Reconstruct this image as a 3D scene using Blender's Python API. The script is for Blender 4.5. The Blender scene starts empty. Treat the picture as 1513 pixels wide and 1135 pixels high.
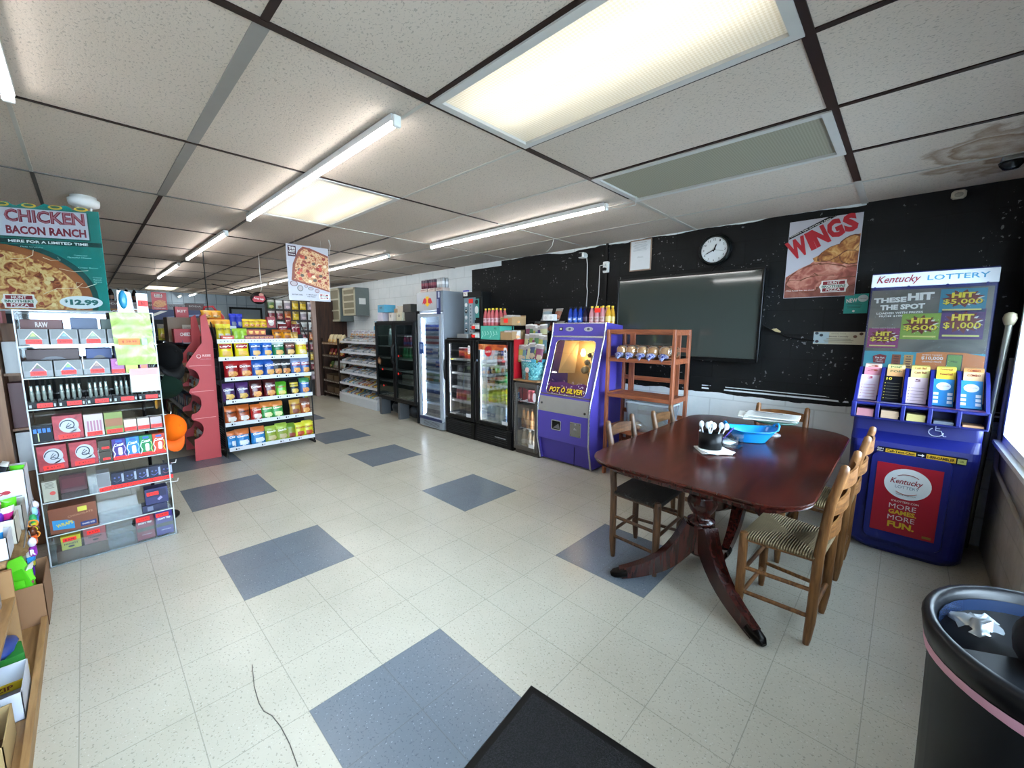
import bpy, math, random
from mathutils import Matrix, Vector
random.seed(7)
PI = math.pi
sc = bpy.context.scene
COL = sc.collection
T = 0.3048
# ------------------------------------------------------------------ materials
def lin(h):
    h = h.lstrip('#')
    o = []
    for i in (0, 2, 4):
        c = int(h[i:i+2], 16)/255
        o.append(c/12.92 if c <= .04045 else ((c+.055)/1.055)**2.4)
    return (*o, 1)
_mc = {}
def newmat(name):
    m = bpy.data.materials.new(name); m.use_nodes = True
    n = m.node_tree; n.nodes.clear()
    out = n.nodes.new('ShaderNodeOutputMaterial')
    return m, n, out
class NT:
    def __init__(s, name):
        s.m, s.t, s.out = newmat(name)
    def n(s, typ, ins=None, **kw):
        d = s.t.nodes.new('ShaderNode'+typ)
        for k, v in kw.items(): setattr(d, k, v)
        for k, v in (ins or {}).items():
            if isinstance(v, tuple) and len(v) == 2 and hasattr(v[0], 'outputs'):
                s.t.links.new(v[0].outputs[v[1]], d.inputs[k])
            else: d.inputs[k].default_value = v
        return d
    def math(s, op, a, b=0.0, c=0.0):
        d = s.n('Math', {0: a, 1: b, 2: c}, operation=op)
        return (d, 0)
    def mix(s, f, a, b, blend='MIX'):
        d = s.n('Mix', {}, data_type='RGBA', blend_type=blend)
        for k, v in ((0, f), (6, a), (7, b)):
            if isinstance(v, tuple) and len(v) == 2 and hasattr(v[0], 'outputs'): s.t.links.new(v[0].outputs[v[1]], d.inputs[k])
            else: d.inputs[k].default_value = v
        return (d, 2)
    def ramp(s, f, stops):
        d = s.n('ValToRGB', {0: f})
        e = d.color_ramp.elements
        while len(e) < len(stops): e.new(.5)
        for i, (p, c) in enumerate(stops):
            e[i].position = p; e[i].color = c
        return (d, 0)
    def done(s, shader):
        s.t.links.new(shader.outputs[0], s.out.inputs[0]); return s.m
    def bsdf(s, **kw):
        ins = {}
        for k, v in kw.items(): ins[k.replace('_', ' ')] = v
        return s.n('BsdfPrincipled', ins)
def C(hexc, rough=.5, metal=0.0, var=.07, scale=14.0, bump=0.0, spec=.5):
    key = (hexc, rough, metal, var, scale, bump, spec)
    if key in _mc: return _mc[key]
    t = NT('paint_'+hexc.strip('#'))
    tc = t.n('TexCoord')
    no = t.n('TexNoise', {'Vector': (tc, 3), 'Scale': scale, 'Detail': 3.0})
    k = t.math('MULTIPLY_ADD', (no, 0), 2*var, 1-var)
    col = t.mix(1.0, lin(hexc), (0, 0, 0, 1), 'MULTIPLY')
    cc = t.n('CombineColor', {0: k, 1: k, 2: k})
    t.t.links.new(cc.outputs[0], col[0].inputs[7])
    b = t.bsdf(Base_Color=col, Roughness=rough, Metallic=metal)
    L_ = lin(hexc); b.inputs['Specular IOR Level'].default_value = min(spec, .22) if max(L_[:3]) < .03 else spec
    if bump:
        bp = t.n('Bump', {'Strength': bump, 'Distance': .01, 'Height': (no, 0)})
        t.t.links.new(bp.outputs[0], b.inputs['Normal'])
    _mc[key] = t.done(b); return _mc[key]
def EM(hexc, strength):
    key = ('em', hexc, strength)
    if key in _mc: return _mc[key]
    t = NT('light_'+hexc.strip('#'))
    _mc[key] = t.done(t.n('Emission', {'Color': lin(hexc), 'Strength': strength})); return _mc[key]
def GLASS(hexc='#ffffff', refl=.10, rough=.02, body=0.0, bodycol='#ffffff'):
    key = ('gl', hexc, refl, rough, body, bodycol)
    if key in _mc: return _mc[key]
    t = NT('clear_pane')
    tr = t.n('BsdfTransparent', {'Color': lin(hexc)})
    gl = t.n('BsdfGlossy', {'Color': (1, 1, 1, 1), 'Roughness': rough})
    fr = t.n('Fresnel', {'IOR': 1.45})
    f = t.math('MULTIPLY_ADD', (fr, 0), .75, refl*.3)
    m1 = t.n('MixShader', {0: f, 1: (tr, 0), 2: (gl, 0)})
    if body:
        di = t.n('BsdfDiffuse', {'Color': lin(bodycol)})
        m1 = t.n('MixShader', {0: body, 1: (m1, 0), 2: (di, 0)})
    _mc[key] = t.done(m1); return _mc[key]
def WOOD(h1, h2, rough=.4, scale=1.0, axis=0, name='wood'):
    key = ('wd', h1, h2, rough, scale, axis)
    if key in _mc: return _mc[key]
    t = NT(name)
    tc = t.n('TexCoord')
    s = [9*scale]*3; s[axis] = .9*scale
    mp = t.n('Mapping', {'Vector': (tc, 3), 'Scale': tuple(s)})
    no = t.n('TexNoise', {'Vector': (mp, 0), 'Scale': 6.0, 'Detail': 5.0, 'Distortion': .6})
    r = t.ramp((no, 0), [(.32, lin(h2)), (.66, lin(h1))])
    b = t.bsdf(Base_Color=r, Roughness=rough)
    bp = t.n('Bump', {'Strength': .12, 'Distance': .004, 'Height': (no, 0)})
    t.t.links.new(bp.outputs[0], b.inputs['Normal'])
    _mc[key] = t.done(b); return _mc[key]
def FOOD(name, stops, scale=30, rough=.45):
    key = ('fd', name)
    if key in _mc: return _mc[key]
    t = NT(name)
    tc = t.n('TexCoord')
    no = t.n('TexNoise', {'Vector': (tc, 3), 'Scale': scale, 'Detail': 4.0, 'Distortion': 1.2})
    r = t.ramp((no, 0), [(p, lin(h)) for p, h in stops])
    _mc[key] = t.done(t.bsdf(Base_Color=r, Roughness=rough)); return _mc[key]
# ------------------------------------------------------------------ mesh builder
_tc = {}
def text_mesh(s, bold, shear):
    key = (s, bold, shear)
    if key in _tc: return _tc[key]
    cu = bpy.data.curves.new('lettering', 'FONT'); cu.body = s; cu.size = 1; cu.offset = bold; cu.shear = shear
    cu.resolution_u = 2
    cu.align_x = 'CENTER'; cu.align_y = 'CENTER'
    o = bpy.data.objects.new('lettering', cu); COL.objects.link(o)
    bpy.context.view_layer.update()
    me = o.to_mesh()
    vs = [(v.co.x, v.co.y) for v in me.vertices]; fs = [tuple(p.vertices) for p in me.polygons]
    o.to_mesh_clear(); bpy.data.objects.remove(o); bpy.data.curves.remove(cu)
    if vs:
        x0 = min(v[0] for v in vs); x1 = max(v[0] for v in vs); y0 = min(v[1] for v in vs); y1 = max(v[1] for v in vs)
        vs = [((x-(x0+x1)/2)/max(x1-x0, 1e-6), (y-(y0+y1)/2)/max(y1-y0, 1e-6)) for x, y in vs]
    _tc[key] = (vs, fs); return _tc[key]
def frame(origin, right, up):
    r = Vector(right).normalized(); u = Vector(up).normalized(); n = r.cross(u)
    return Matrix(((r.x, u.x, n.x, origin[0]), (r.y, u.y, n.y, origin[1]), (r.z, u.z, n.z, origin[2]), (0, 0, 0, 1)))
class B:
    def __init__(s, T=None):
        s.v = []; s.f = []; s.mi = []; s.sm = []; s.mats = []; s.T = T or Matrix.Identity(4)
    def add(s, vs, fs, mat, smooth=False):
        k = len(s.v); T_ = s.T
        s.v += [tuple(T_ @ Vector(p)) for p in vs]
        single = not isinstance(mat, (list, tuple))
        for i, f in enumerate(fs):
            m = mat if single else mat[i]
            if m not in s.mats: s.mats.append(m)
            s.f.append(tuple(j+k for j in f)); s.mi.append(s.mats.index(m)); s.sm.append(smooth)
        return s
    def box(s, x0, x1, y0, y1, z0, z1, mat, bev=0):
        if x0 > x1: x0, x1 = x1, x0
        if y0 > y1: y0, y1 = y1, y0
        if z0 > z1: z0, z1 = z1, z0
        if bev <= 0:
            v = [(x, y, z) for x in (x0, x1) for y in (y0, y1) for z in (z0, z1)]
            f = [(0, 1, 3, 2), (4, 6, 7, 5), (0, 4, 5, 1), (2, 3, 7, 6), (0, 2, 6, 4), (1, 5, 7, 3)]
            return s.add(v, f, mat)
        b = min(bev, (x1-x0)/2.01, (y1-y0)/2.01, (z1-z0)/2.01)
        v = []; idx = {}
        for i, x in enumerate((x0, x1)):
            for j, y in enumerate((y0, y1)):
                for k, z in enumerate((z0, z1)):
                    xi = x+(b if i == 0 else -b); yi = y+(b if j == 0 else -b); zi = z+(b if k == 0 else -b)
                    for a, p in enumerate(((x, yi, zi), (xi, y, zi), (xi, yi, z))):
                        idx[(i, j, k, a)] = len(v); v.append(p)
        f = []
        for i in (0, 1):
            q = [idx[(i, 0, 0, 0)], idx[(i, 1, 0, 0)], idx[(i, 1, 1, 0)], idx[(i, 0, 1, 0)]]; f.append(tuple(q if i else q[::-1]))
            q = [idx[(0, i, 0, 1)], idx[(0, i, 1, 1)], idx[(1, i, 1, 1)], idx[(1, i, 0, 1)]]; f.append(tuple(q if i else q[::-1]))
            q = [idx[(0, 0, i, 2)], idx[(1, 0, i, 2)], idx[(1, 1, i, 2)], idx[(0, 1, i, 2)]]; f.append(tuple(q if i else q[::-1]))
        for i in (0, 1):
            for j in (0, 1):
                q = [idx[(i, j, 0, 0)], idx[(i, j, 0, 1)], idx[(i, j, 1, 1)], idx[(i, j, 1, 0)]]; f.append(tuple(q if i == j else q[::-1]))
                q = [idx[(i, 0, j, 0)], idx[(i, 0, j, 2)], idx[(i, 1, j, 2)], idx[(i, 1, j, 0)]]; f.append(tuple(q[::-1] if i == j else q))
                q = [idx[(0, i, j, 1)], idx[(0, i, j, 2)], idx[(1, i, j, 2)], idx[(1, i, j, 1)]]; f.append(tuple(q if i == j else q[::-1]))
                for k in (0, 1):
                    q = [idx[(i, j, k, 0)], idx[(i, j, k, 1)], idx[(i, j, k, 2)]]; f.append(tuple(q[::-1] if (i+j+k) % 2 else q))
        return s.add(v, f, mat)
    def lathe(s, prof, mat, n=16, c=(0, 0, 0), smooth=True, sx=1, sy=1, caps=True):
        """prof [(r,z)], mats one or per segment"""
        v = []; f = []; ms = []
        for r, z in prof:
            for k in range(n):
                a = 2*PI*k/n; v.append((c[0]+r*sx*math.cos(a), c[1]+r*sy*math.sin(a), c[2]+z))
        for i in range(len(prof)-1):
            for k in range(n):
                f.append((i*n+k, i*n+(k+1) % n, (i+1)*n+(k+1) % n, (i+1)*n+k)); ms.append(mat[i] if isinstance(mat, (list, tuple)) else mat)
        if caps and prof[0][0] > 1e-4: f.append(tuple(reversed(range(n)))); ms.append(ms[0])
        if caps and prof[-1][0] > 1e-4: f.append(tuple(range((len(prof)-1)*n, len(prof)*n))); ms.append(ms[len(prof)*n-2*n] if len(prof) > 1 else ms[0])
        return s.add(v, f, ms, smooth)
    def cyl(s, p0, p1, r, mat, n=10, r1=None, smooth=True):
        return s.tube([p0, p1], [r, r if r1 is None else r1], mat, n, smooth)
    def tube(s, pts, r, mat, n=8, smooth=True, flat=1.0, up=None):
        pts = [Vector(p) for p in pts]; m = len(pts)
        rs = r if isinstance(r, (list, tuple)) else [r]*m
        v = []; f = []
        ref = None
        for i, p in enumerate(pts):
            d = (pts[min(i+1, m-1)]-pts[max(i-1, 0)]).normalized()
            if up is not None: a = d.cross(Vector(up))
            elif ref is None: a = d.cross(Vector((0, 0, 1)) if abs(d.z) < .9 else Vector((1, 0, 0)))
            else: a = ref-d*ref.dot(d)
            a.normalize(); ref = a; b = d.cross(a)
            for k in range(n):
                t = 2*PI*k/n+(PI/n if n == 4 else 0)
                v.append(tuple(p+(a*math.cos(t)+b*math.sin(t)*flat)*rs[i]))
        for i in range(m-1):
            for k in range(n): f.append((i*n+k, i*n+(k+1) % n, (i+1)*n+(k+1) % n, (i+1)*n+k))
        s.add(v, f, mat, smooth)
        return s.add(v[:n]+v[-n:], [tuple(reversed(range(n))), tuple(range(n, 2*n))], mat)
    def prism(s, poly, axis, a0, a1, mat, side=None):
        """poly 2d in the other two axes (cyclic order): axis 0 -> (y,z), 1 -> (x,z), 2 -> (x,y)"""
        n = len(poly)
        def P(p, a): return {0: (a, p[0], p[1]), 1: (p[0], a, p[1]), 2: (p[0], p[1], a)}[axis]
        v = [P(p, a0) for p in poly]+[P(p, a1) for p in poly]
        f = [tuple(range(n))[::-1], tuple(range(n, 2*n))]; ms = [mat, mat]
        for i in range(n): f.append((i, (i+1) % n, n+(i+1) % n, n+i)); ms.append(side or mat)
        return s.add(v, f, ms)
    def loft(s, secs, mat, smooth=True, cap=True):
        n = len(secs[0]); v = [p for q in secs for p in q]; f = []
        for i in range(len(secs)-1):
            for k in range(n): f.append((i*n+k, i*n+(k+1) % n, (i+1)*n+(k+1) % n, (i+1)*n+k))
        s.add(v, f, mat, smooth)
        if cap: s.add(list(secs[0])+list(secs[-1]), [tuple(range(n))[::-1], tuple(range(n, 2*n))], mat)
        return s
    def ball(s, c, r, mat, n=12, m=8, noise=0.0, seed=1, smooth=True):
        rx, ry, rz = r if isinstance(r, (tuple, list)) else (r, r, r)
        rnd = random.Random(seed); v = [(c[0], c[1], c[2]-rz)]; f = []
        for i in range(1, m):
            t = PI*i/m
            for k in range(n):
                a = 2*PI*k/n; q = 1+noise*(rnd.random()-.5)
                v.append((c[0]+rx*q*math.sin(t)*math.cos(a), c[1]+ry*q*math.sin(t)*math.sin(a), c[2]-rz*q*math.cos(t)))
        v.append((c[0], c[1], c[2]+rz)); L = len(v)-1
        for k in range(n):
            f.append((0, 1+(k+1) % n, 1+k)); f.append((L, L-n+k, L-n+(k+1) % n))
            for i in range(m-2): f.append((1+i*n+k, 1+i*n+(k+1) % n, 1+(i+1)*n+(k+1) % n, 1+(i+1)*n+k))
        return s.add(v, f, mat, smooth)
    # in-plane drawing (T is a frame with the normal as local z)
    def rect(s, x0, x1, y0, y1, mat, d=0.0): return s.add([(x0, y0, d), (x1, y0, d), (x1, y1, d), (x0, y1, d)], [(0, 1, 2, 3)], mat)
    def poly(s, pts, mat, d=0.0): return s.add([(x, y, d) for x, y in pts], [tuple(range(len(pts)))], mat)
    def disc(s, cx, cy, rx, ry, mat, d=0.0, n=28, a0=0, rect=None):
        p = [(cx+rx*math.cos(a0+2*PI*k/n), cy+ry*math.sin(a0+2*PI*k/n)) for k in range(n)]
        if rect:
            q = []
            for x, y in p:
                x = min(max(x, rect[0]), rect[1]); y = min(max(y, rect[2]), rect[3])
                if not q or abs(q[-1][0]-x)+abs(q[-1][1]-y) > 1e-6: q.append((x, y))
            p = q
        return s.poly(p, mat, d)
    def text(s, st, cx, cy, w, h, mat, d=.001, rot=0, bold=.0, shear=0, fn=None):
        vs, fs = text_mesh(st, bold, shear)
        ca, sa = math.cos(rot), math.sin(rot); out = []
        for x, y in vs:
            X = x*w; Y = y*h; X, Y = cx+X*ca-Y*sa, cy+X*sa+Y*ca
            out.append((X, Y, d) if fn is None else fn(X, Y, d))
        return s.add(out, fs, mat)
    def lines(s, cx, cy, w, h, n, mat, d=.001, frac=.4, rnd=None):
        """rows of tiny print drawn as strokes"""
        for i in range(n):
            y = cy+h/2-(i+.5)*h/n; ww = w*(.75+.25*((i*37) % 10)/10)
            s.rect(cx-ww/2, cx+ww/2, y-h/n*frac/2, y+h/n*frac/2, mat, d)
        return s
    def build(s, name, parent=None, origin=None, local=False, bevel=0):
        """world-space vertices; the object's origin goes to its base (or, for a part, to its parent). local=True: as given"""
        me = bpy.data.meshes.new(name)
        if local: ox = oy = oz = 0.0
        elif parent is not None:
            q = Vector((0, 0, 0)); p = parent
            while p is not None: q += p.location; p = p.parent
            ox, oy, oz = q
        elif origin is not None: ox, oy, oz = origin
        else:
            xs = [v[0] for v in s.v]; ys = [v[1] for v in s.v]; zs = [v[2] for v in s.v]
            ox, oy, oz = (min(xs)+max(xs))/2, (min(ys)+max(ys))/2, min(zs)
        me.from_pydata([(x-ox, y-oy, z-oz) for x, y, z in s.v], [], s.f)
        for m in s.mats: me.materials.append(m)
        me.polygons.foreach_set('material_index', s.mi); me.polygons.foreach_set('use_smooth', s.sm)
        me.update()
        o = bpy.data.objects.new(name, me); COL.objects.link(o)
        if parent is not None: o.parent = parent
        elif not local: o.location = (ox, oy, oz)
        if bevel:
            b = o.modifiers.new('edge', 'BEVEL'); b.width = bevel; b.segments = 2; b.limit_method = 'ANGLE'
        return o
def short(s):
    """keep a label within sixteen words"""
    w = s.replace(',', ' ,').split()
    n = lambda: len([x for x in w if x != ','])
    while n() > 15 and 'the' in w[1:]: w.pop(len(w)-1-w[::-1].index('the'))
    while n() > 15 and ('a' in w[1:]): w.pop(w.index('a', 1))
    return ' '.join(w).replace(' ,', ',')
def tag(o, label=None, cat=None, group=None, kind=None):
    if label: label = short(label)
    for k, v in (('label', label), ('category', cat), ('group', group), ('kind', kind)):
        if v: o[k] = v
    return o
def thing(name, label, cat, loc=(0, 0, 0), rz=0.0, group=None):
    o = bpy.data.objects.new(name, None); COL.objects.link(o); o.empty_display_size = .05
    o.location = loc; o.rotation_euler = (0, 0, rz)
    return tag(o, label, cat, group)
def dup(root, loc, rz=None, label=None, group=None, scale=None, rot=None):
    r = root.copy(); COL.objects.link(r); r.location = loc
    if rz is not None: r.rotation_euler = (0, 0, rz)
    if rot is not None: r.rotation_euler = rot
    if scale: r.scale = scale
    if label: r['label'] = label
    if group: r['group'] = group
    for ch in list(root.children):
        c = ch.copy(); COL.objects.link(c); c.parent = r
        for g in list(ch.children):
            d = g.copy(); COL.objects.link(d); d.parent = c
    return r
def struct(b, name, origin=(0, 0, 0), parent=None):
    o = b.build(name, parent, origin)
    if parent is None: o['kind'] = 'structure'
    return o
ORD = ['first', 'second', 'third', 'fourth', 'fifth', 'sixth', 'seventh', 'eighth', 'ninth', 'tenth', 'eleventh', 'twelfth', 'thirteenth', 'fourteenth']
FX = lambda x, y, z: frame((x, y, z), (0, 1, 0), (0, 0, 1))      # plane facing +x : local x -> +y
FY = lambda x, y, z: frame((x, y, z), (1, 0, 0), (0, 0, 1))      # plane facing -y : local x -> +x
WHITE = C('#e9e9e6', .45); BLACK = C('#0c0c0d', .45); NEON = C('#ff2a22', .5, var=.03); GREYM = C('#9a9c9e', .35, .6)
DARK = C('#17171a', .5); PAPER = C('#eceae6', .6)
# ------------------------------------------------------------------ camera
cam = bpy.data.cameras.new('camera'); co = bpy.data.objects.new('camera', cam); COL.objects.link(co)
R0 = (0.7204266589555066, 0.693504335211377, 0.006096401334586332)
R1 = (0.09615810727831947, -0.091177837261885, -0.9911812248004379)
R2 = (-0.6868326196904582, 0.7146595966159492, -0.13237300893260384)
co.matrix_world = Matrix(((R0[0], -R1[0], -R2[0], 1.5124289), (R0[1], -R1[1], -R2[1], -1.0743079), (R0[2], -R1[2], -R2[2], 1.4523418), (0, 0, 0, 1)))
cam.sensor_fit = 'HORIZONTAL'; cam.sensor_width = 36; cam.lens = 603.4783/1513*36; cam.clip_start = .02; cam.clip_end = 100
sc.camera = co
sc.view_settings.view_transform = 'Standard'; sc.view_settings.look = 'None'; sc.view_settings.gamma = 1
sc.view_settings.use_curve_mapping = False
sc.view_settings.exposure = EXPOSURE = 0.98
w = bpy.data.worlds.new('daylight'); sc.world = w; w.use_nodes = True
w.node_tree.nodes['Background'].inputs[0].default_value = (.76, .88, 1, 1); w.node_tree.nodes['Background'].inputs[1].default_value = 19.0
sc.cycles.max_bounces = 7; sc.cycles.diffuse_bounces = 4; sc.cycles.glossy_bounces = 3; sc.cycles.transparent_max_bounces = 14; sc.cycles.transmission_bounces = 4
sc.cycles.use_denoising = True
sc.cycles.sample_clamp_indirect = 6.0
sc.cycles.caustics_reflective = False; sc.cycles.caustics_refractive = False
# ------------------------------------------------------------------ the room
XL, XR, YW, YB, H = -13.0, 2.0, 3.03, -4.6, 2.40
def floor_mat(base, dark, light, var):
    t = NT('vinyl_tile'); tc = t.n('TexCoord'); sx = t.n('SeparateXYZ', {0: (tc, 3)})
    col = lin(base)
    n1 = t.n('TexNoise', {'Vector': (tc, 3), 'Scale': 1.1, 'Detail': 6.0, 'Roughness': .65})
    r1 = t.ramp((n1, 0), [(.32, lin(var[0])), (.7, lin(var[1]))])
    n2 = t.n('TexNoise', {'Vector': (tc, 3), 'Scale': 105.0, 'Detail': 2.0})
    f2 = t.ramp((n2, 0), [(.62, (0, 0, 0, 1)), (.65, (1, 1, 1, 1))])
    c2 = t.mix(t.math('MULTIPLY', (f2[0], 0), .45), r1, lin(dark))
    mp = t.n('Mapping', {'Vector': (tc, 3), 'Location': (7, 3, 1)})
    n3 = t.n('TexNoise', {'Vector': (mp, 0), 'Scale': 110.0, 'Detail': 2.0})
    f3 = t.ramp((n3, 0), [(.67, (0, 0, 0, 1)), (.70, (1, 1, 1, 1))])
    c3 = t.mix(t.math('MULTIPLY', (f3[0], 0), .6), c2, lin(light))
    # scuffs
    n4 = t.n('TexNoise', {'Vector': (tc, 3), 'Scale': 48.0, 'Detail': 1.0, 'Distortion': 1.5})
    f4 = t.ramp((n4, 0), [(.80, (0, 0, 0, 1)), (.81, (1, 1, 1, 1))])
    vo = t.n('TexVoronoi', {'Vector': (n4, 1), 'Scale': 1.0})
    mv = t.n('Mapping', {'Vector': (tc, 3), 'Scale': (.9, 1.5, 1)}); vo = t.n('TexVoronoi', {'Vector': (mv, 0), 'Scale': 1.0}); sm_ = t.math('LESS_THAN', t.math('MULTIPLY_ADD', (n2, 0), .03, (vo, 0)), .034)
    c3 = t.mix(t.math('MULTIPLY', sm_, .8), c3, lin('#2e2c29'))
    fs = None
    for k in (0, 1):
        a = t.math('DIVIDE', (sx, k), T); a = t.math('FRACT', a); a = t.math('SUBTRACT', a, .5); a = t.math('ABSOLUTE', a); a = t.math('GREATER_THAN', a, .4945)
        fs = a if fs is None else t.math('MAXIMUM', fs, a)
    c4 = t.mix(t.math('MULTIPLY', fs, .38), c3, lin('#5c5b55'))
    n5 = t.n('TexNoise', {'Vector': (tc, 3), 'Scale': 5.0, 'Detail': 5.0})
    ro = t.math('MULTIPLY_ADD', (n5, 0), .30, .16)
    b = t.bsdf(Base_Color=c4, Roughness=.26)
    b.inputs['Specular IOR Level'].default_value = .45
    bp = t.n('Bump', {'Strength': .08, 'Distance': .004, 'Height': (n5, 0)})
    t.t.links.new(bp.outputs[0], b.inputs['Normal'])
    return t.done(b)
MT = floor_mat('#b5b3a8', '#6f6c64', '#d8d8d2', ('#b9b4a4', '#cac5b6'))
MBL = floor_mat('#5f6c7c', '#3e4856', '#a9b4bf', ('#68727c', '#767f89'))
vs = []; fs = []; ms = []
u0, u1, v0, v1 = -43, 7, -16, 10
def blue(i, j):      # i : tile index along x, j : along y
    u = -i-1
    return (j in (-2, -1) or j in (3, 4)) and (u in (-2, -1) or u in (3, 4) or u in (8, 9) or u in (12, 13) or u in (17, 18) or u in (22, 23))
nx = u1-u0; ny = v1-v0
for j in range(ny+1):
    for i in range(nx+1): vs.append((min((u0+i)*T, XR), min((v0+j)*T, YW), 0))
for j in range(ny):
    for i in range(nx):
        a = j*(nx+1)+i; fs.append((a, a+1, a+nx+2, a+nx+1)); ms.append(MBL if blue(u0+i, v0+j) else MT)
fb = B().add(vs, fs, ms); fb.box(XL-.1, XR+.1, YB-.3, YW+.1, -.1, -.012, C('#777777')); struct(fb, 'floor')
# ceiling tiles : 4 x 2 feet
def ceil_mat():
    t = NT('acoustic_tile'); tc = t.n('TexCoord')
    mp = t.n('Mapping', {'Vector': (tc, 3), 'Scale': (92, 140, 60)})
    n = t.n('TexNoise', {'Vector': (mp, 0), 'Scale': 1.0, 'Detail': 2.5, 'Distortion': .8})
    f = t.ramp((n, 0), [(.58, (0, 0, 0, 1)), (.65, (1, 1, 1, 1))])
    n2 = t.n('TexNoise', {'Vector': (tc, 3), 'Scale': .8, 'Detail': 3.0})
    base = t.ramp((n2, 0), [(.3, lin('#c8b9ab')), (.7, lin('#d2c3b6'))])
    c = t.mix(t.math('MULTIPLY', (f[0], 0), .45), base, lin('#6e685f'))
    # water stain rings near the window corner
    sx = t.n('SeparateXYZ', {0: (tc, 3)})
    d = t.n('VectorMath', {0: (tc, 3), 1: (1.95, 2.35, 2.4)}, operation='DISTANCE')
    n3 = t.n('TexNoise', {'Vector': (tc, 3), 'Scale': 4.0, 'Detail': 4.0})
    dd = t.math('MULTIPLY_ADD', (n3, 0), .75, (d, 1))
    st = t.ramp(dd, [(.46, (.75, .75, .75, 1)), (.55, (.25, .25, .25, 1)), (.66, (.85, .85, .85, 1)), (.70, (.2, .2, .2, 1)), (.80, (.7, .7, .7, 1)), (.86, (0, 0, 0, 1))])
    c = t.mix((st[0], 0), c, lin('#7a5a3a'))
    b = t.bsdf(Base_Color=c, Roughness=.85)
    bp = t.n('Bump', {'Strength': .35, 'Distance': .003, 'Height': (n, 0)}); bp.invert = True
    t.t.links.new(bp.outputs[0], b.inputs['Normal'])
    return t.done(b)
MC = ceil_mat()
CX, CY = -.03, .01
GX = [CX+1.2192*k for k in range(-11, 3)]; GY = [CY+.6096*k for k in range(-8, 6)]
holes = {(11-0, 8+0), (11-0, 8+2), (11-2, 8+0), (11-10, 8+0)}
cb = B()
for i in range(len(GX)):
    for j in range(len(GY)):
        if (i, j) in holes: continue
        x0 = GX[i]; x1 = min(x0+1.2192, XR+.02); y0 = GY[j]; y1 = min(y0+.6096, YW+.02)
        if y1 <= y0 or x1 <= x0: continue
        cb.add([(x0, y0, H), (x0, y1, H), (x1, y1, H), (x1, y0, H)], [(0, 1, 2, 3)], MC)
cb.box(XL-.1, XR+.1, YB-.3, YW+.1, H+.16, H+.2, C('#555555'))
struct(cb, 'ceiling')
brown = C('#2a1c18', .5); twhite = C('#b9b4ac', .5); tgrey = C('#57534f', .55)
bb, wb, gb = B(), B(), B()
def tee(b, x0, x1, y0, y1, m, dz=.006):
    b.box(x0, x1, y0, y1, H-dz, H+.002, m)
wd = .013
for i, x in enumerate(GX):
    k = i-11
    if k >= 0: segs = [(YB, 1.75 if k == 0 else 2.4, bb, brown), (1.75 if k == 0 else 2.4, YW, wb, twhite)]; ww = .015 if k == 0 else .019
    elif k == -1: segs = [(YB, 1.6, bb, brown), (1.6, YW, wb, twhite)]; ww = .007
    elif k == -2: segs = [(YB, .3, gb, tgrey), (.3, 3.03, wb, twhite)]; ww = .008
    else: segs = [(YB, YW, bb if k % 2 else gb, brown if k % 2 else tgrey)]; ww = .011
    for a, c_, b_, m_ in segs: tee(b_, x-ww, x+ww, a, c_, m_)
for j, y in enumerate(GY):
    k = j-8
    if y > YW: continue
    for i, x in enumerate(GX):
        kk = i-11; x1 = min(x+1.2192, XR)
        if kk >= 0:
            b_, m_, ww = (bb, brown, .012) if k <= 2 or (kk == 1 and k == 3) else (wb, twhite, .009)
        elif kk >= -2:
            b_, m_, ww = (gb, tgrey, .024) if k == -1 else ((wb, twhite, .008) if k > -3 else (gb, tgrey, .012))
            if k == -1: m_ = C('#8f8a85', .6)
        else:
            b_, m_, ww = (bb, brown, .012) if k in (-1, 1, 2, -3) else ((gb, tgrey, .010) if k < 3 else (wb, twhite, .008))
        tee(b_, x+.014, x1-.014, y-ww, y+ww, m_, .005)
struct(bb, 'trim_1'); struct(wb, 'trim_2'); struct(gb, 'trim_3')
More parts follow.
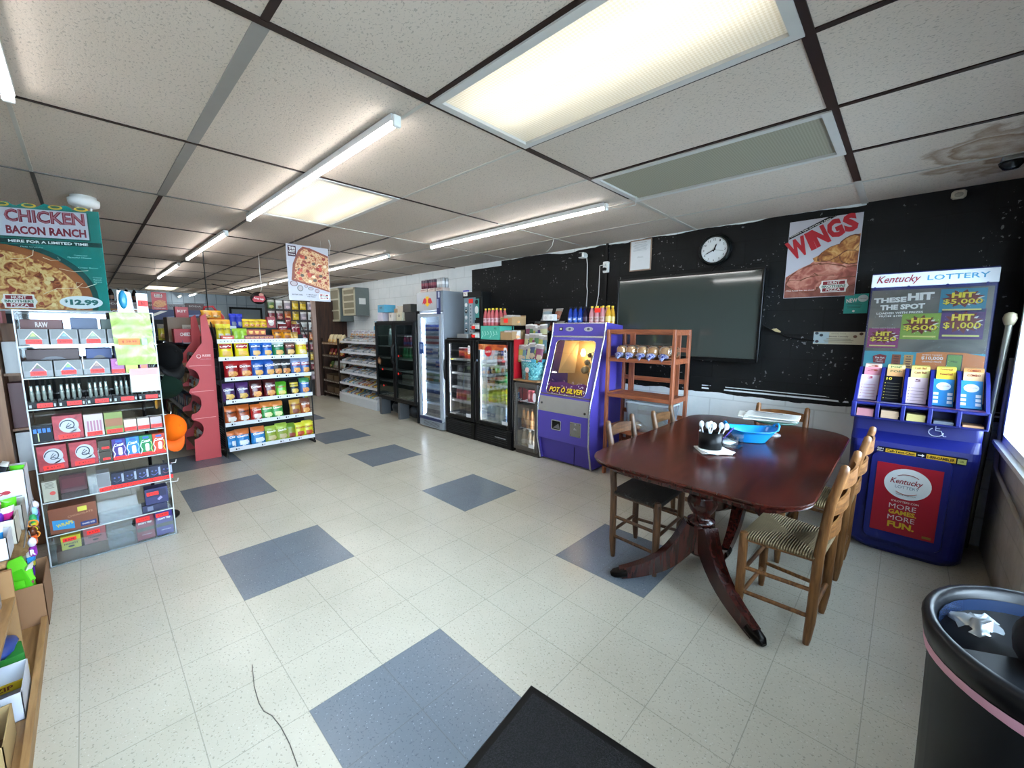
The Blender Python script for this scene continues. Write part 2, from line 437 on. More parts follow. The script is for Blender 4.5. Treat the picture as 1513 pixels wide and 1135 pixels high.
# walls
def block_mat(kind):
    t = NT('painted_block'); tc = t.n('TexCoord'); sx = t.n('SeparateXYZ', {0: (tc, 3)})
    u = (sx, 0) if kind == 'back' else (sx, 1)
    z = (sx, 2)
    row = t.math('DIVIDE', z, .2032); rf = t.math('FLOOR', row); odd = t.math('MODULO', rf, 2.0)
    uu = t.math('DIVIDE', u, .4064); uu = t.math('MULTIPLY_ADD', odd, .5, uu)
    def groove(a, w): 
        q = t.math('FRACT', t.math('ADD', a, 50.0)); q = t.math('SUBTRACT', q, .5); q = t.math('ABSOLUTE', q); return t.math('GREATER_THAN', q, .5-w)
    g = t.math('MAXIMUM', groove(row, .028), groove(uu, .014))
    n = t.n('TexNoise', {'Vector': (tc, 3), 'Scale': 3.5, 'Detail': 6.0, 'Roughness': .7})
    n2 = t.n('TexNoise', {'Vector': (tc, 3), 'Scale': 38.0, 'Detail': 4.0})
    if kind == 'back': white = t.ramp((n, 0), [(.3, lin('#dce3e5')), (.7, lin('#eaeeef'))])
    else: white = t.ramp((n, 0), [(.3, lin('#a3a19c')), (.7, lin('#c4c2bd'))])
    blackc = t.ramp((n, 0), [(.3, lin('#0a0b0c')), (.7, lin('#131415'))])
    # missed spots : speckles where both noises are high
    sp = t.math('MULTIPLY', t.math('GREATER_THAN', (n2, 0), .64), t.math('GREATER_THAN', (n, 0), .55))
    blackc = t.mix(t.math('MULTIPLY', g, .85), blackc, lin('#010101'))
    if kind == 'back':
        blk = t.mix(t.math('MULTIPLY', sp, .55), blackc, lin('#9a9d9e'))
        jit = t.n('TexNoise', {'Vector': (tc, 3), 'Scale': 2.6, 'Detail': 5.0})
        e = t.math('MULTIPLY_ADD', (jit, 0), .10, -.05)
        lo = t.math('GREATER_THAN', t.math('ADD', z, e), .865)
        left = t.math('GREATER_THAN', u, -3.28)
        # white rim under the ceiling
        topw = t.math('MULTIPLY', t.math('GREATER_THAN', z, 2.33), t.math('LESS_THAN', u, -2.65))
        n3 = t.n('TexNoise', {'Vector': (tc, 3), 'Scale': 1.7, 'Detail': 4.0})
        rag = t.math('GREATER_THAN', t.math('MULTIPLY_ADD', (n3, 0), .12, z), 2.448)
        topw = t.math('MAXIMUM', topw, t.math('MULTIPLY', rag, t.math('LESS_THAN', u, 1.2)))
        sa = t.math('LESS_THAN', t.math('ABSOLUTE', t.math('ADD', z, -.903)), .007); sb = t.math('LESS_THAN', t.math('ABSOLUTE', t.math('ADD', z, -.93)), .0035)
        stx = t.math('MULTIPLY', t.math('MAXIMUM', sa, sb), t.math('MULTIPLY', t.math('GREATER_THAN', u, .12), t.math('GREATER_THAN', (jit, 0), .47)))
        topw = t.math('MAXIMUM', topw, stx)
        m = t.math('MULTIPLY', t.math('MULTIPLY', lo, left), t.math('SUBTRACT', 1.0, topw))
    else:
        blk = blackc
        m = t.math('MULTIPLY', t.math('GREATER_THAN', z, .80), t.math('GREATER_THAN', u, 2.0))
    c = t.mix(m, white, blk)
    c = t.mix(t.math('MULTIPLY', g, .16), c, lin('#000000' if kind == 'x' else '#1b1b1b'))
    b = t.bsdf(Base_Color=c, Roughness=.62); b.inputs['Specular IOR Level'].default_value = .25
    hgt = t.math('MULTIPLY_ADD', g, -1.0, t.math('MULTIPLY', (n2, 0), .35))
    bp = t.n('Bump', {'Strength': .6, 'Distance': .006, 'Height': hgt})
    t.t.links.new(bp.outputs[0], b.inputs['Normal'])
    return t.done(b)
struct(B().box(XL-.1, XR+.12, YW, YW+.1, -.1, H+.2, block_mat('back')), 'wall_back')
# window wall (x = 2) with openings
MR = block_mat('right'); rb = B()
wins = [(.75, 2.72, .80, 2.05), (-1.6, .45, .80, 2.05), (-3.1, -2.05, 0.0, 2.1)]
def wallx(b, x0, x1, y0, y1, ops, m):
    ys = sorted({y0, y1}|{o[0] for o in ops}|{o[1] for o in ops})
    for a, c_ in zip(ys, ys[1:]):
        op = [o for o in ops if o[0] <= a and o[1] >= c_]
        if not op: b.box(x0, x1, a, c_, -.1, H+.2, m)
        else:
            if op[0][2] > 0: b.box(x0, x1, a, c_, -.1, op[0][2], m)
            b.box(x0, x1, a, c_, op[0][3], H+.2, m)
wallx(rb, XR, XR+.12, YB-.1, YW, wins, MR); struct(rb, 'wall_right')
for i, (a, c_, z0, z1) in enumerate(wins[:2]):
    b = B(); f = .045; m = C('#e4e9ea', .4)
    b.box(XR-.02, XR+.09, a, a+f, z0, z1, m); b.box(XR-.02, XR+.09, c_-f, c_, z0, z1, m)
    b.box(XR-.02, XR+.09, a, c_, z0, z0+f, m); b.box(XR-.02, XR+.09, a, c_, z1-f, z1, m)
    b.box(XR+.01, XR+.06, (a+c_)/2-.02, (a+c_)/2+.02, z0, z1, m)
    b.box(XR-.05, XR+.1, a-.03, c_+.03, z0-.025, z0, m)
    wo = struct(b, 'window_%d' % (i+1))
    B().box(XR+.03, XR+.036, a+f, c_-f, z0+f, z1-f, GLASS('#f4fbff', .1)).build('pane', wo)
a, c_, z0, z1 = wins[2]
b = B(); m = C('#b9bcbe', .3, .7)
for y0, y1 in ((a, a+.06), (c_-.06, c_)): b.box(XR+.02, XR+.07, y0, y1, 0, z1, m)
b.box(XR+.02, XR+.07, a, c_, 0, .18, m); b.box(XR+.02, XR+.07, a, c_, z1-.07, z1, m); b.box(XR+.0, XR+.02, a+.06, c_-.06, 1.0, 1.05, m)
do = struct(b, 'door_1'); B().box(XR+.04, XR+.046, a+.06, c_-.06, .18, z1-.07, GLASS('#f4fbff', .1)).build('pane', do)
struct(B().box(XL-.1, XR+.12, YB-.1, YB, -.1, H+.2, C('#8f9498', .7, bump=.2)), 'wall_left')
b = B(); mw = C('#9fb0bd', .6)
b.box(XL-.1, XL, YB, YW, -.1, H+.2, mw)
for k in range(30): b.box(XL, XL+.006, YB+.25*k, YB+.25*k+.012, 0, H, C('#6f808c', .6))
for k in range(5): b.box(XL, XL+.008, .4, YW, .48*k+.2, .48*k+.21, C('#6f808c', .6))
struct(b, 'wall_far')
b = B(); md = C('#22282c', .5)
b.box(XL, XL+.05, 1.95, 2.0, 0, 2.05, md); b.box(XL, XL+.05, 2.75, 2.8, 0, 2.05, md); b.box(XL, XL+.05, 1.95, 2.8, 2.0, 2.06, md); b.box(XL, XL+.03, 2.0, 2.75, 0, 2.0, C('#8496a3', .5))
struct(b, 'door_2')
b = B(); b.box(-5.2, -3.3, YW-.012, YW, 0, .09, C('#3c3f42')); struct(b, 'baseboard_back')
# ground outside
struct(B().box(XR+.12, 14, -9, 12, -.12, -.05, C('#8d8f8c', .9)), 'ground_outside')
# ------------------------------------------------------------------ lights
def troffer(x0, y0, lit, label, lw=1.19, ld=.58, power=9.0):
    x1 = x0+lw; y1 = y0+ld
    t = thing('ceiling_light', label, 'ceiling light', ((x0+x1)/2, (y0+y1)/2, H))
    b = B(); wm = C('#d9d6d0', .5)
    b.box(x0, x1, y0, y1, H+.125, H+.135, wm); b.box(x0, x0+.006, y0, y1, H, H+.13, wm); b.box(x1-.006, x1, y0, y1, H, H+.13, wm)
    b.box(x0, x1, y0, y0+.006, H, H+.13, wm); b.box(x0, x1, y1-.006, y1, H, H+.13, wm); b.build('housing', t)
    f = .028; b = B(); fm = C('#c9c6c2', .45)
    for q in ((x0-.008, x1+.008, y0-.008, y0+f), (x0-.008, x1+.008, y1-f, y1+.008), (x0-.008, x0+f, y0+f, y1-f), (x1-f, x1+.008, y0+f, y1-f)): b.box(*q, H-.012, H+.004, fm)
    b.build('frame', t)
    key = 'lens_'+lit
    if key not in _mc:
        n = NT('prismatic_lens'); tc = n.n('TexCoord')
        mp = n.n('Mapping', {'Vector': (tc, 3), 'Scale': (110, 110, 110), 'Rotation': (0, 0, .785)})
        ck = n.n('TexChecker', {'Vector': (mp, 0), 'Scale': 1.0})
        c = n.mix((ck, 1), lin('#fffefa' if lit != 'off' else '#aaa594'), lin('#f1eee4' if lit != 'off' else '#9a9585'))
        tl = n.n('BsdfTranslucent', {'Color': c}); df = n.n('BsdfDiffuse', {'Color': c}); tr = n.n('BsdfTransparent', {'Color': c})
        m1 = n.n('MixShader', {0: .35 if lit != 'off' else .9, 1: (tl, 0), 2: (df, 0)})
        m2 = n.n('MixShader', {0: .14 if lit != 'off' else .03, 1: (m1, 0), 2: (tr, 0)})
        _mc[key] = n.done(m2)
    B().box(x0+f*.6, x1-f*.6, y0+f*.6, y1-f*.6, H+.001, H+.004, _mc[key]).build('lens', t)
    if lit != 'off':
        for yy in ((y0+.16, y1-.25) if lit == 'on' else (y0+.15, y1-.15)):
            B().cyl((x0+.05, yy, H+.075), (x1-.05, yy, H+.075), .016, EM('#fff8ec', power), 8).build('tube', t)
    return t
troffer(CX+.015, CY+.015, 'on', 'large lit ceiling light panel nearest the camera, with dirty prismatic lens', power=3.6)
troffer(CX+.015, CY+.6096*2+.015, 'off', 'unlit grey ceiling light panel close to the black wall')
troffer(CX+.015-1.2192*2, CY+.015, 'far', 'cream glowing ceiling light panel beside the first strip light', power=4.0)
troffer(CX+.015-1.2192*10, CY+.015, 'far2', 'small far lit ceiling light panel at the back of the shop', power=26)
def strip(x0, x1, y, label, z=2.358, tilt=0.0, power=20.0):
    t = thing('strip_light', label, 'strip light', ((x0+x1)/2, y, z), group=None)
    b = B(); b.box(x0+.02, x1-.02, y-.021, y+.021, z+.006, z+.036, C('#d8dadc', .4)); b.build('mounting_channel', t)
    B().cyl((x0+.02, y, z), (x1-.02, y, z), .0145, EM('#fbfaf8', power*1.12), 8).build('lamp_tube', t)
    for x in (x0, x1-.02):
        B().box(x, x+.02, y-.018, y+.018, z-.02, z+.03, WHITE, .004).build('end_cap', t)
    return t
strip(-2.58, -.20, -.03, 'long strip light beside the cream ceiling panel, nearest of its row')
strip(-5.54, -3.35, -.03, 'strip light second from the camera in the left row')
strip(-8.6, -6.25, -.03, 'strip light third from the camera in the left row')
strip(-2.44, -.19, 1.71, 'strip light above the drink coolers, nearest the black wall')
strip(-5.62, -3.3, 1.68, 'strip light right of the hanging pizza poster')
strip(-8.1, -5.72, 1.68, 'strip light partly behind the hanging pizza poster')
strip(-11.3, -8.2, 1.66, 'far strip light above the oval hanging sign')
strip(-1.17, 1.2, -1.20, 'strip light cut off by the left edge of the ceiling view', power=11)
strip(-12.6, -10.6, -1.2, 'faint strip light far back beside the chicken pizza poster', power=9)
strip(-12.5, -11.5, .98, 'short strip light far back, nearest of two in line', z=2.3)
strip(-12.9, -12.55, .80, 'short strip light against the far wall', z=2.28)
# ceiling wires
for (pts, lab) in (([(-.20, 1.71, 2.36), (-.1, 1.72, 2.33), (.02, 1.74, 2.34), (.02, 1.75, 2.40)], 'thin white cord looping from the strip light over the coolers'),
                   ([(-1.25, 2.42, 2.40), (-1.27, 2.42, 2.33), (-1.33, 2.42, 2.28), (-1.36, 2.43, 2.28)], 'short white wire dangling from ceiling above the coolers'),
                   ([(-3.1, .85, 2.40), (-3.09, .86, 2.34), (-3.13, .86, 2.28), (-3.12, .86, 2.24)], 'thin white wire dangling near the hanging pizza poster')):
    tag(B().tube(pts, .0028, C('#cfcfca'), 5).build('ceiling_wire'), lab, 'wire')
t = thing('smoke_detector', 'round white smoke alarm on the ceiling above the chicken pizza poster', 'smoke alarm', (-2.94, -.99, 2.32))
b = B(); b.lathe([(.05, -.0), (.08, .012), (.085, .03), (.085, .055), (.07, .06), (.07, .078)], WHITE, 20, (-2.94, -.99, 2.32)); b.build('casing', t)
for s in (-1, 1): B().cyl((-2.94, -.99+s*.035, 2.325), (-2.94, -.99+s*.03, 2.29), .007, C('#d0d2d2')).build('prong', t)
# ------------------------------------------------------------------ things on the black wall
W = YW-.002
def hunt_logo(b, cx, cy, w, h, d=.001):
    k = w/2; g = C('#1f6a4d', .5); r = C('#8e1f2d', .5); wh = C('#f0eeea', .5)
    b.poly([(cx-k*.85, cy-h/2), (cx+k*.85, cy-h/2), (cx+k*.85, cy-h*.28), (cx+k, cy), (cx+k*.85, cy+h*.28), (cx+k*.85, cy+h/2), (cx-k*.85, cy+h/2), (cx-k*.85, cy+h*.28), (cx-k, cy), (cx-k*.85, cy-h*.28)], wh, d)
    b.rect(cx-k*.74, cx+k*.74, cy+h*.14, cy+h*.42, r, d+.0006); b.rect(cx-k*.74, cx+k*.74, cy-h*.42, cy-h*.14, r, d+.0006)
    b.rect(cx-k*.86, cx+k*.86, cy-h*.11, cy+h*.11, wh, d+.0007)
    b.text('HUNT', cx, cy+h*.28, w*.42, h*.22, wh, d+.0014, bold=.03); b.text('BROTHERS', cx, cy, w*.80, h*.2, g, d+.0014, bold=.03); b.text('PIZZA', cx, cy-h*.28, w*.5, h*.22, wh, d+.0014, bold=.03)
# wings poster
pz = FOOD('fried_wings', [(.25, '#5a2d15'), (.42, '#9a5a2c'), (.55, '#c48a4c'), (.68, '#d8ab70'), (.8, '#a3623a')], 16)
pk = FOOD('glazed_wings', [(.25, '#6b2f25'), (.45, '#a3584a'), (.6, '#c98a78'), (.8, '#dfb2a2')], 12, .3)
x0, x1, z0, z1 = .728, 1.19, 1.724, 2.335
b = B(FY(x0, W-.004, z0)); w_, h_ = x1-x0, z1-z0
b.T = FY(x0, W, z0)
b.box(0, w_, 0, h_, 0, .004, C('#c5c4ce', .25, var=.03))
RC = (0.004, w_-.004, .004, h_-.004)
b.poly([(.004, .004), (w_-.004, .004), (w_-.004, h_*.60), (w_*.86, h_*.64), (w_*.75, h_*.55), (w_*.6, h_*.47), (w_*.45, h_*.50), (w_*.35, h_*.43), (w_*.2, h_*.38), (.004, h_*.28)], pk, .0050)
b.poly([(w_*.38, h_*.50), (w_*.5, h_*.55), (w_*.62, h_*.53), (w_*.72, h_*.60), (w_*.75, h_*.67), (w_*.86, h_*.73), (w_-.004, h_*.75), (w_-.004, h_*.42), (w_*.8, h_*.40), (w_*.6, h_*.45), (w_*.42, h_*.45)], pz, .0056)
b.poly([(.004, h_*.0+.004), (w_-.004, .004), (w_-.004, h_*.22), (w_*.5, h_*.24), (.004, h_*.2)], FOOD('dark_wings', [(.3, '#5d2a24'), (.5, '#84483a'), (.7, '#a0695a')], 9, .3), .0052)
rw = random.Random(8)
for k, (u, v, rx, ry, ro, m_) in enumerate(((.25, .30, .12, .045, .5, pk), (.62, .33, .13, .05, -.2, pk), (.86, .28, .09, .045, .3, pk), (.45, .20, .14, .045, .1, pk), (.22, .16, .11, .04, -.3, pk), (.80, .16, .1, .04, .2, pk), (.85, .62, .08, .055, .7, pz), (.62, .54, .10, .045, .5, pz), (.88, .48, .07, .05, -.3, pz))):
    for s_, mm, dd in ((1.0, C('#6b3a22', .4), .00012), (.9, m_, .00018)):
        pts = []
        for i in range(18):
            a = 2*PI*i/18; q = s_*(1+.12*rw.random()); x = rx*q*math.cos(a)*(1.15 if math.cos(a) > 0 else .85); y = ry*q*math.sin(a)
            pts.append((min(max(u*w_+x*math.cos(ro)-y*math.sin(ro), .005), w_-.005), max(v*h_+x*math.sin(ro)+y*math.cos(ro), .005)))
        b.poly(pts, mm, .0057+.00004*k+dd)
ang = math.radians(31)
b.poly([(.004, h_*.775), (.004, h_*.81), (w_*.54, h_*.998), (w_*.66, h_*.998)], BLACK, .0058)
b.text('Southern Style and Hot \'n Spicy', w_*.30, h_*.893, w_*.60, .017, PAPER, .0066, rot=math.radians(22.5), bold=.01)
red = C('#b81d2c', .4)
for ch, cx, cy, cw, chh, ro in (('W', .150, .655, .27, .27, .42), ('I', .325, .725, .075, .26, .42), ('N', .455, .775, .19, .26, .44), ('G', .645, .845, .19, .25, .38), ('S', .845, .895, .17, .235, .26)):
    b.text(ch, cx*w_, cy*h_, cw*w_*1.1, chh*h_*.95, red, .0068, rot=ro, bold=.06)
b.text('(*Not Actual Size, but close!)', w_*.24, h_*.095, w_*.42, .013, PAPER, .0066, bold=.01)
hunt_logo(b, w_*.71, h_*.13, w_*.40, h_*.15, .0070)
tag(b.build('wings_poster'), 'tall glossy chicken wings poster with red slanted lettering on the black wall', 'poster')
# small teal NEW card and CV strip
b = B(FY(1.134, W-.001, 1.59)); tl = C('#1f9c90', .4)
b.box(0, .14, 0, .147, 0, .003, tl); b.text('NEW', .044, .098, .065, .03, PAPER, .004, rot=.1, bold=.03); b.disc(.108, .112, .03, .026, C('#c6d8d8', .3), .0036); b.text('Carve out', .108, .112, .04, .010, C('#333333'), .0042)
b.lines(.06, .06, .1, .045, 4, C('#11655e'), .0038); b.disc(.06, .018, .008, .008, PAPER, .004)
tag(b.build('promo_card'), 'small teal card reading NEW beside the lottery stand', 'card')
b = B(FY(.962, W-.001, 1.352)); cr = C('#d6cfb4', .45)
b.box(0, .32, 0, .098, 0, .002, cr); b.rect(0, .10, .004, .094, C('#b6ccd2', .45), .0025)
b.text('Kentucky Lottery', .16, .082, .09, .010, C('#555555'), .003); b.text('Bonnie Connelly', .16, .060, .12, .013, C('#4a3a3a'), .003, bold=.01); b.lines(.16, .03, .2, .035, 3, C('#9a927c'), .003)
for x, z, c_ in ((.02, .085, '#334455'), (.05, .07, '#26333d'), (.025, .02, '#3d2b35'), (.26, .062, '#6b4a35'), (.295, .083, '#4b3322')): b.disc(x, z, .012, .011, C(c_), .0032)
tag(b.build('name_sign'), 'long pale name strip taped on the black wall below the wings poster', 'sign')
# framed paper
b = B(FY(-.695, W-.002, 2.07)); b.box(0, .24, 0, .315, 0, .012, C('#8b7360', .5), .003); b.rect(.012, .228, .012, .303, C('#cdd2d6', .35), .0125)
b.text('NOTICE TO CUSTOMERS', .12, .285, .13, .01, C('#666666'), .0135); b.lines(.115, .235, .17, .07, 6, C('#8f9aa6'), .0135, .3); b.lines(.12, .14, .08, .02, 2, C('#9aa0a6'), .0135, .3)
tag(b.build('framed_notice'), 'framed white paper notice on the black wall under the ceiling', 'notice')
# clock
t = thing('wall_clock', 'round wall clock with black rim above the screen', 'clock', (.158, YW, 2.187))
b = B(frame((.158, W, 2.187), (1, 0, 0), (0, 0, 1))); b.lathe([(.138, 0), (.138, .03), (.128, .042), (.118, .044), (.112, .034)], C('#101515', .35), 40, caps=False); b.lathe([(.111, .0), (.111, .028)], C('#101515', .35), 40, caps=False); b.build('rim', t)
b = B(frame((.158, W-.030, 2.187), (1, 0, 0), (0, 0, 1))); b.disc(0, 0, .113, .113, C('#dfe4e6', .5), 0, 40)
for k in range(1, 13):
    a = PI/2-k*PI/6; b.text(str(k), .092*math.cos(a), .092*math.sin(a), .019 if k > 9 else .010, .018, DARK, .001, bold=.01)
for k in range(60):
    a = k*PI/30; b.poly([(.104*math.cos(a-.01), .104*math.sin(a-.01)), (.109*math.cos(a-.01), .109*math.sin(a-.01)), (.109*math.cos(a+.01), .109*math.sin(a+.01)), (.104*math.cos(a+.01), .104*math.sin(a+.01))], DARK, .0008)
b.build('face', t)
for nm, a, L, w in (('hour_hand', math.radians(70), .055, .005), ('minute_hand', math.radians(205), .085, .0035), ('second_hand', math.radians(-12), .09, .0012)):
    b = B(frame((.158, W-.034, 2.187), (math.cos(a), 0, math.sin(a)), (-math.sin(a), 0, math.cos(a)))); b.poly([(-.015, -w), (L*.8, -w), (L, 0), (L*.8, w), (-.015, w)], DARK, .001 if nm[0] == 'h' else .002); b.build(nm, t)
# screen
t = thing('wall_television', 'large dark wall mounted television on the black wall', 'television', (-.075, YW, 1.16))
TX0, TX1, TZ0, TZ1 = -.775, .600, 1.178, 1.985
b = B(); yb = 2.93
scr = NT('dark_screen'); bs = scr.bsdf(Base_Color=lin('#393f3b'), Roughness=.06); bs.inputs['Specular IOR Level'].default_value = .75; SCR = scr.done(bs)  # base colour lightened to stand in for the room's reflection
b.box(TX0+.018, TX1-.018, yb, yb+.004, TZ0+.03, TZ1-.018, SCR); b.build('screen', t)
b = B(); bz = C('#0b0c0d', .3)
for q in ((TX0, TX1, TZ0, TZ0+.032), (TX0, TX1, TZ1-.02, TZ1), (TX0, TX0+.02, TZ0+.03, TZ1-.02), (TX1-.02, TX1, TZ0+.03, TZ1-.02)): b.box(q[0], q[1], yb-.012, yb+.04, q[2], q[3], bz, .003)
b.box(TX0+.01, TX1-.01, yb+.005, yb+.05, TZ0+.01, TZ1-.01, bz); b.build('bezel', t)
B().box(-.3, .1, yb+.05, YW-.001, 1.45, 1.75, bz).build('wall_bracket', t)
B().tube([(.16, yb+.02, 1.985), (.2, yb+.01, 2.03), (.24, yb+.02, 2.035), (.27, yb+.03, 1.99)], .006, BLACK, 6).build('cable_loop', t)
tag(B().tube([(.60, 3.0, 1.50), (.70, 3.01, 1.44), (.80, 3.015, 1.40), (.97, 3.02, 1.375)], .006, BLACK, 6).build('black_cable'), 'black cable running from the television to the name strip', 'cable')
tag(B(FY(0, W-.004, 0)).poly([(.665, 1.47), (.70, 1.475), (.735, 1.448), (.73, 1.44), (.675, 1.45)], C('#b9a67a'), .004).poly([(.665, 1.47), (.675, 1.45), (.73, 1.44), (.735, 1.448), (.70, 1.475)], C('#b9a67a'), 0).build('masking_tape'), 'torn yellowish tape holding the black cable on the wall', 'tape')
# camera, outlet, cables, motion sensor
t = thing('security_camera', 'small white security camera with cable on the black wall', 'camera', (-1.26, YW, 2.27))
b = B(); b.box(-1.265, -1.235, 2.99, YW, 2.285, 2.315, WHITE); b.build('mount', t)
b = B(); b.box(-1.285, -1.205, 2.90, 2.985, 2.262, 2.322, WHITE, .012); b.box(-1.278, -1.225, 2.895, 2.90, 2.27, 2.315, BLACK, .002); b.build('camera_body', t)
B().tube([(-1.23, 3.0, 2.29), (-1.225, 3.015, 2.2), (-1.225, 3.018, 1.95), (-1.215, 3.018, 1.9), (-1.225, 3.018, 1.7), (-1.22, 3.018, 1.5)], .006, C('#b9b9b4'), 6).build('camera_cable', t)
t = thing('power_outlet', 'white double power outlet on the black wall left of the notice', 'outlet', (-.975, YW, 2.09))
b = B(); b.box(-1.01, -.94, YW-.035, YW, 2.085, 2.205, WHITE, .006); b.build('outlet_box', t)
B().box(-1.01, -.955, YW-.075, YW-.036, 2.105, 2.135, BLACK, .006).build('black_plug', t)
B().box(-.995, -.965, YW-.06, YW-.036, 2.155, 2.18, WHITE, .006).build('white_plug', t)
B().tube([(-.98, YW-.06, 2.165), (-1.03, YW-.06, 2.16), (-1.05, YW-.03, 2.05), (-1.06, YW-.02, 1.85), (-1.09, YW-.015, 1.7), (-1.10, YW-.015, 1.55)], .005, C('#c9c9c4'), 6).build('white_cord', t)
struct(B().box(-.985, -.962, YW-.02, YW, 1.4, 2.4, BLACK), 'trim_4')
t = thing('motion_sensor', 'small cream motion sensor under the ceiling right of the wings poster', 'sensor', (1.665, YW, 2.33))
b = B(); b.box(1.63, 1.70, YW-.06, YW, 2.325, 2.375, C('#b5aa98', .5), .012); b.build('sensor_body', t)
b = B(); b.ball((1.665, YW-.058, 2.345), (.022, .012, .016), C('#8d8578', .3)); b.build('sensor_lens', t)
t = thing('dome_camera', 'dark dome camera hanging from the stained ceiling corner', 'camera', (1.83, 2.52, 2.335))
B().lathe([(.0, -.035), (.03, -.03), (.045, -.01), (.05, .005)], C('#1a1c1e', .2), 16, (1.83, 2.52, 2.37)).build('dome', t); B().box(1.79, 1.87, 2.47, 2.57, 2.378, 2.40, C('#77736d'), .004).build('dome_base', t)
# conduit on the window wall
tag(B().tube([(XR-.02, 2.80, 1.3), (XR-.02, 2.80, .72), (XR-.02, 2.74, .62), (XR-.02, 1.2, .50), (XR-.02, -.4, .50)], .011, C('#8d8a83', .5), 8).build('wall_conduit'), 'grey conduit pipe bending along the window wall', 'pipe')
# flag pole leaning in the corner
t = thing('flag_pole', 'grey pole with round knob leaning in the corner behind the lottery stand', 'pole', (1.93, 2.93, 0))
b = B(); b.tube([(1.93, 2.96, .003), (1.935, 2.70, 1.50)], [.016, .016], C('#8e8d84', .25, .7), 10); b.build('shaft', t)
B().lathe([(.018, -.02), (.026, 0), (.03, .02), (.024, .045), (.01, .055)], C('#8a8069', .35), 12, (1.935, 2.70, 1.515)).build('knob', t)
# ------------------------------------------------------------------ dining table
MAH = WOOD('#42170f', '#240b07', .22, .5, 1, 'mahogany'); MAHX = WOOD('#431812', '#220a07', .25, .8, 2, 'mahogany_turned'); CAPM = C('#14110e', .25, .6)
def rrect(cx, cy, hx, hy, r, n=8):
    p = []
    for k, (sx, sy) in enumerate(((1, 1), (-1, 1), (-1, -1), (1, -1))):
        for i in range(n+1):
            a = PI/2*(k+i/n); p.append((cx+sx*(hx-r)+r*math.cos(a), cy+sy*(hy-r)+r*math.sin(a)))
    return p
TXC, TYC = .783, 1.663
t = thing('dining_table', 'dark mahogany pedestal dining table with rounded corners', 'table', (TXC, TYC, 0))
secs = []
for dz, ins in ((.722, .018), (.727, .006), (.735, .012), (.741, .0), (.747, .0), (.750, .004)): secs.append([(x, y, dz) for x, y in rrect(TXC, TYC, .52-ins, .89-ins, .21)])
B().loft(secs, MAH, smooth=False).build('tabletop', t)
b = B(); q = rrect(TXC, TYC, .44, .79, .15); q2 = rrect(TXC, TYC, .425, .775, .15)
b.loft([[(x, y, .675) for x, y in q], [(x, y, .7225) for x, y in q]], MAHX, False, False); b.build('apron', t)
for sgn, yc in ((-1, 1.24), (1, 2.09)):
    b = B(); c = (TXC-.01, yc, 0)
    b.lathe([(.050, .20), (.055, .215), (.055, .37), (.050, .375), (.072, .385), (.072, .40), (.05, .41), (.043, .43), (.062, .455), (.078, .49), (.079, .51), (.070, .53), (.072, .537), (.066, .545), (.048, .56), (.036, .60), (.034, .63), (.042, .66), (.05, .672), (.05, .69)], MAHX, 20, c)
    b.box(c[0]-.2, c[0]+.2, yc-.05, yc+.05, .69, .722, MAHX, .004); b.build('pedestal', t)
    for k, (dx, dy) in enumerate(((.385, sgn*.26), (-.385, sgn*.26), (.02, -sgn*.44))):
        L = math.hypot(dx, dy); ux, uy = dx/L, dy/L; pts = []; rr = []
        for i in range(13):
            s_ = i/12; rad = .03+(L-.03)*s_
            z = .335*(1-s_)**1.9*(1-.25*math.sin(PI*s_))+.022+.02*math.sin(PI*s_)*s_
            pts.append((c[0]+ux*rad, c[1]+uy*rad, z)); rr.append((.052-.028*s_**.8)*1.15)
        b = B(); b.tube(pts[:12], [r*1.0 for r in rr[:12]], MAHX, 4, False, 1.45, up=(0, 0, 1))
        lg = b.build('leg', t)
        e = pts[-1]; e0 = pts[10]
        b = B(); b.tube([e0, pts[11], (e[0], e[1], .021), (e[0]+ux*.018, e[1]+uy*.018, .014)], [rr[10]*1.12, rr[11]*1.15, rr[12]*1.05, .014], CAPM, 8, True, .85, up=(0, 0, 1)); b.build('foot_cap', lg)
# ------------------------------------------------------------------ chairs
def rush(h1, h2):
    key = ('rush', h1)
    if key in _mc: return _mc[key]
    n = NT('woven_rush'); tc = n.n('TexCoord'); sx = n.n('SeparateXYZ', {0: (tc, 3)})
    ax = n.math('ABSOLUTE', (sx, 0)); ay = n.math('ABSOLUTE', (sx, 1))
    f = n.math('GREATER_THAN', n.math('DIVIDE', ax, .165), n.math('DIVIDE', ay, .185))
    sel = n.n('Mix', {0: f, 2: (sx, 0), 3: (sx, 1)}, data_type='FLOAT')
    nz = n.n('TexNoise', {'Vector': (tc, 3), 'Scale': 18.0, 'Detail': 3.0})
    q = n.math('MULTIPLY_ADD', (nz, 0), .004, (sel, 0)); w_ = n.math('SINE', n.math('MULTIPLY', q, 2*PI/.0105))
    r = n.ramp(n.math('MULTIPLY_ADD', w_, .5, .5), [(.05, lin(h2)), (.5, lin(h1))])
    c = n.mix(n.math('MULTIPLY', (nz, 0), .5), r, lin(h2))
    b_ = n.bsdf(Base_Color=c, Roughness=.75); bp = n.n('Bump', {'Strength': .9, 'Distance': .003, 'Height': w_}); n.t.links.new(bp.outputs[0], b_.inputs['Normal'])
    _mc[key] = n.done(b_); return _mc[key]
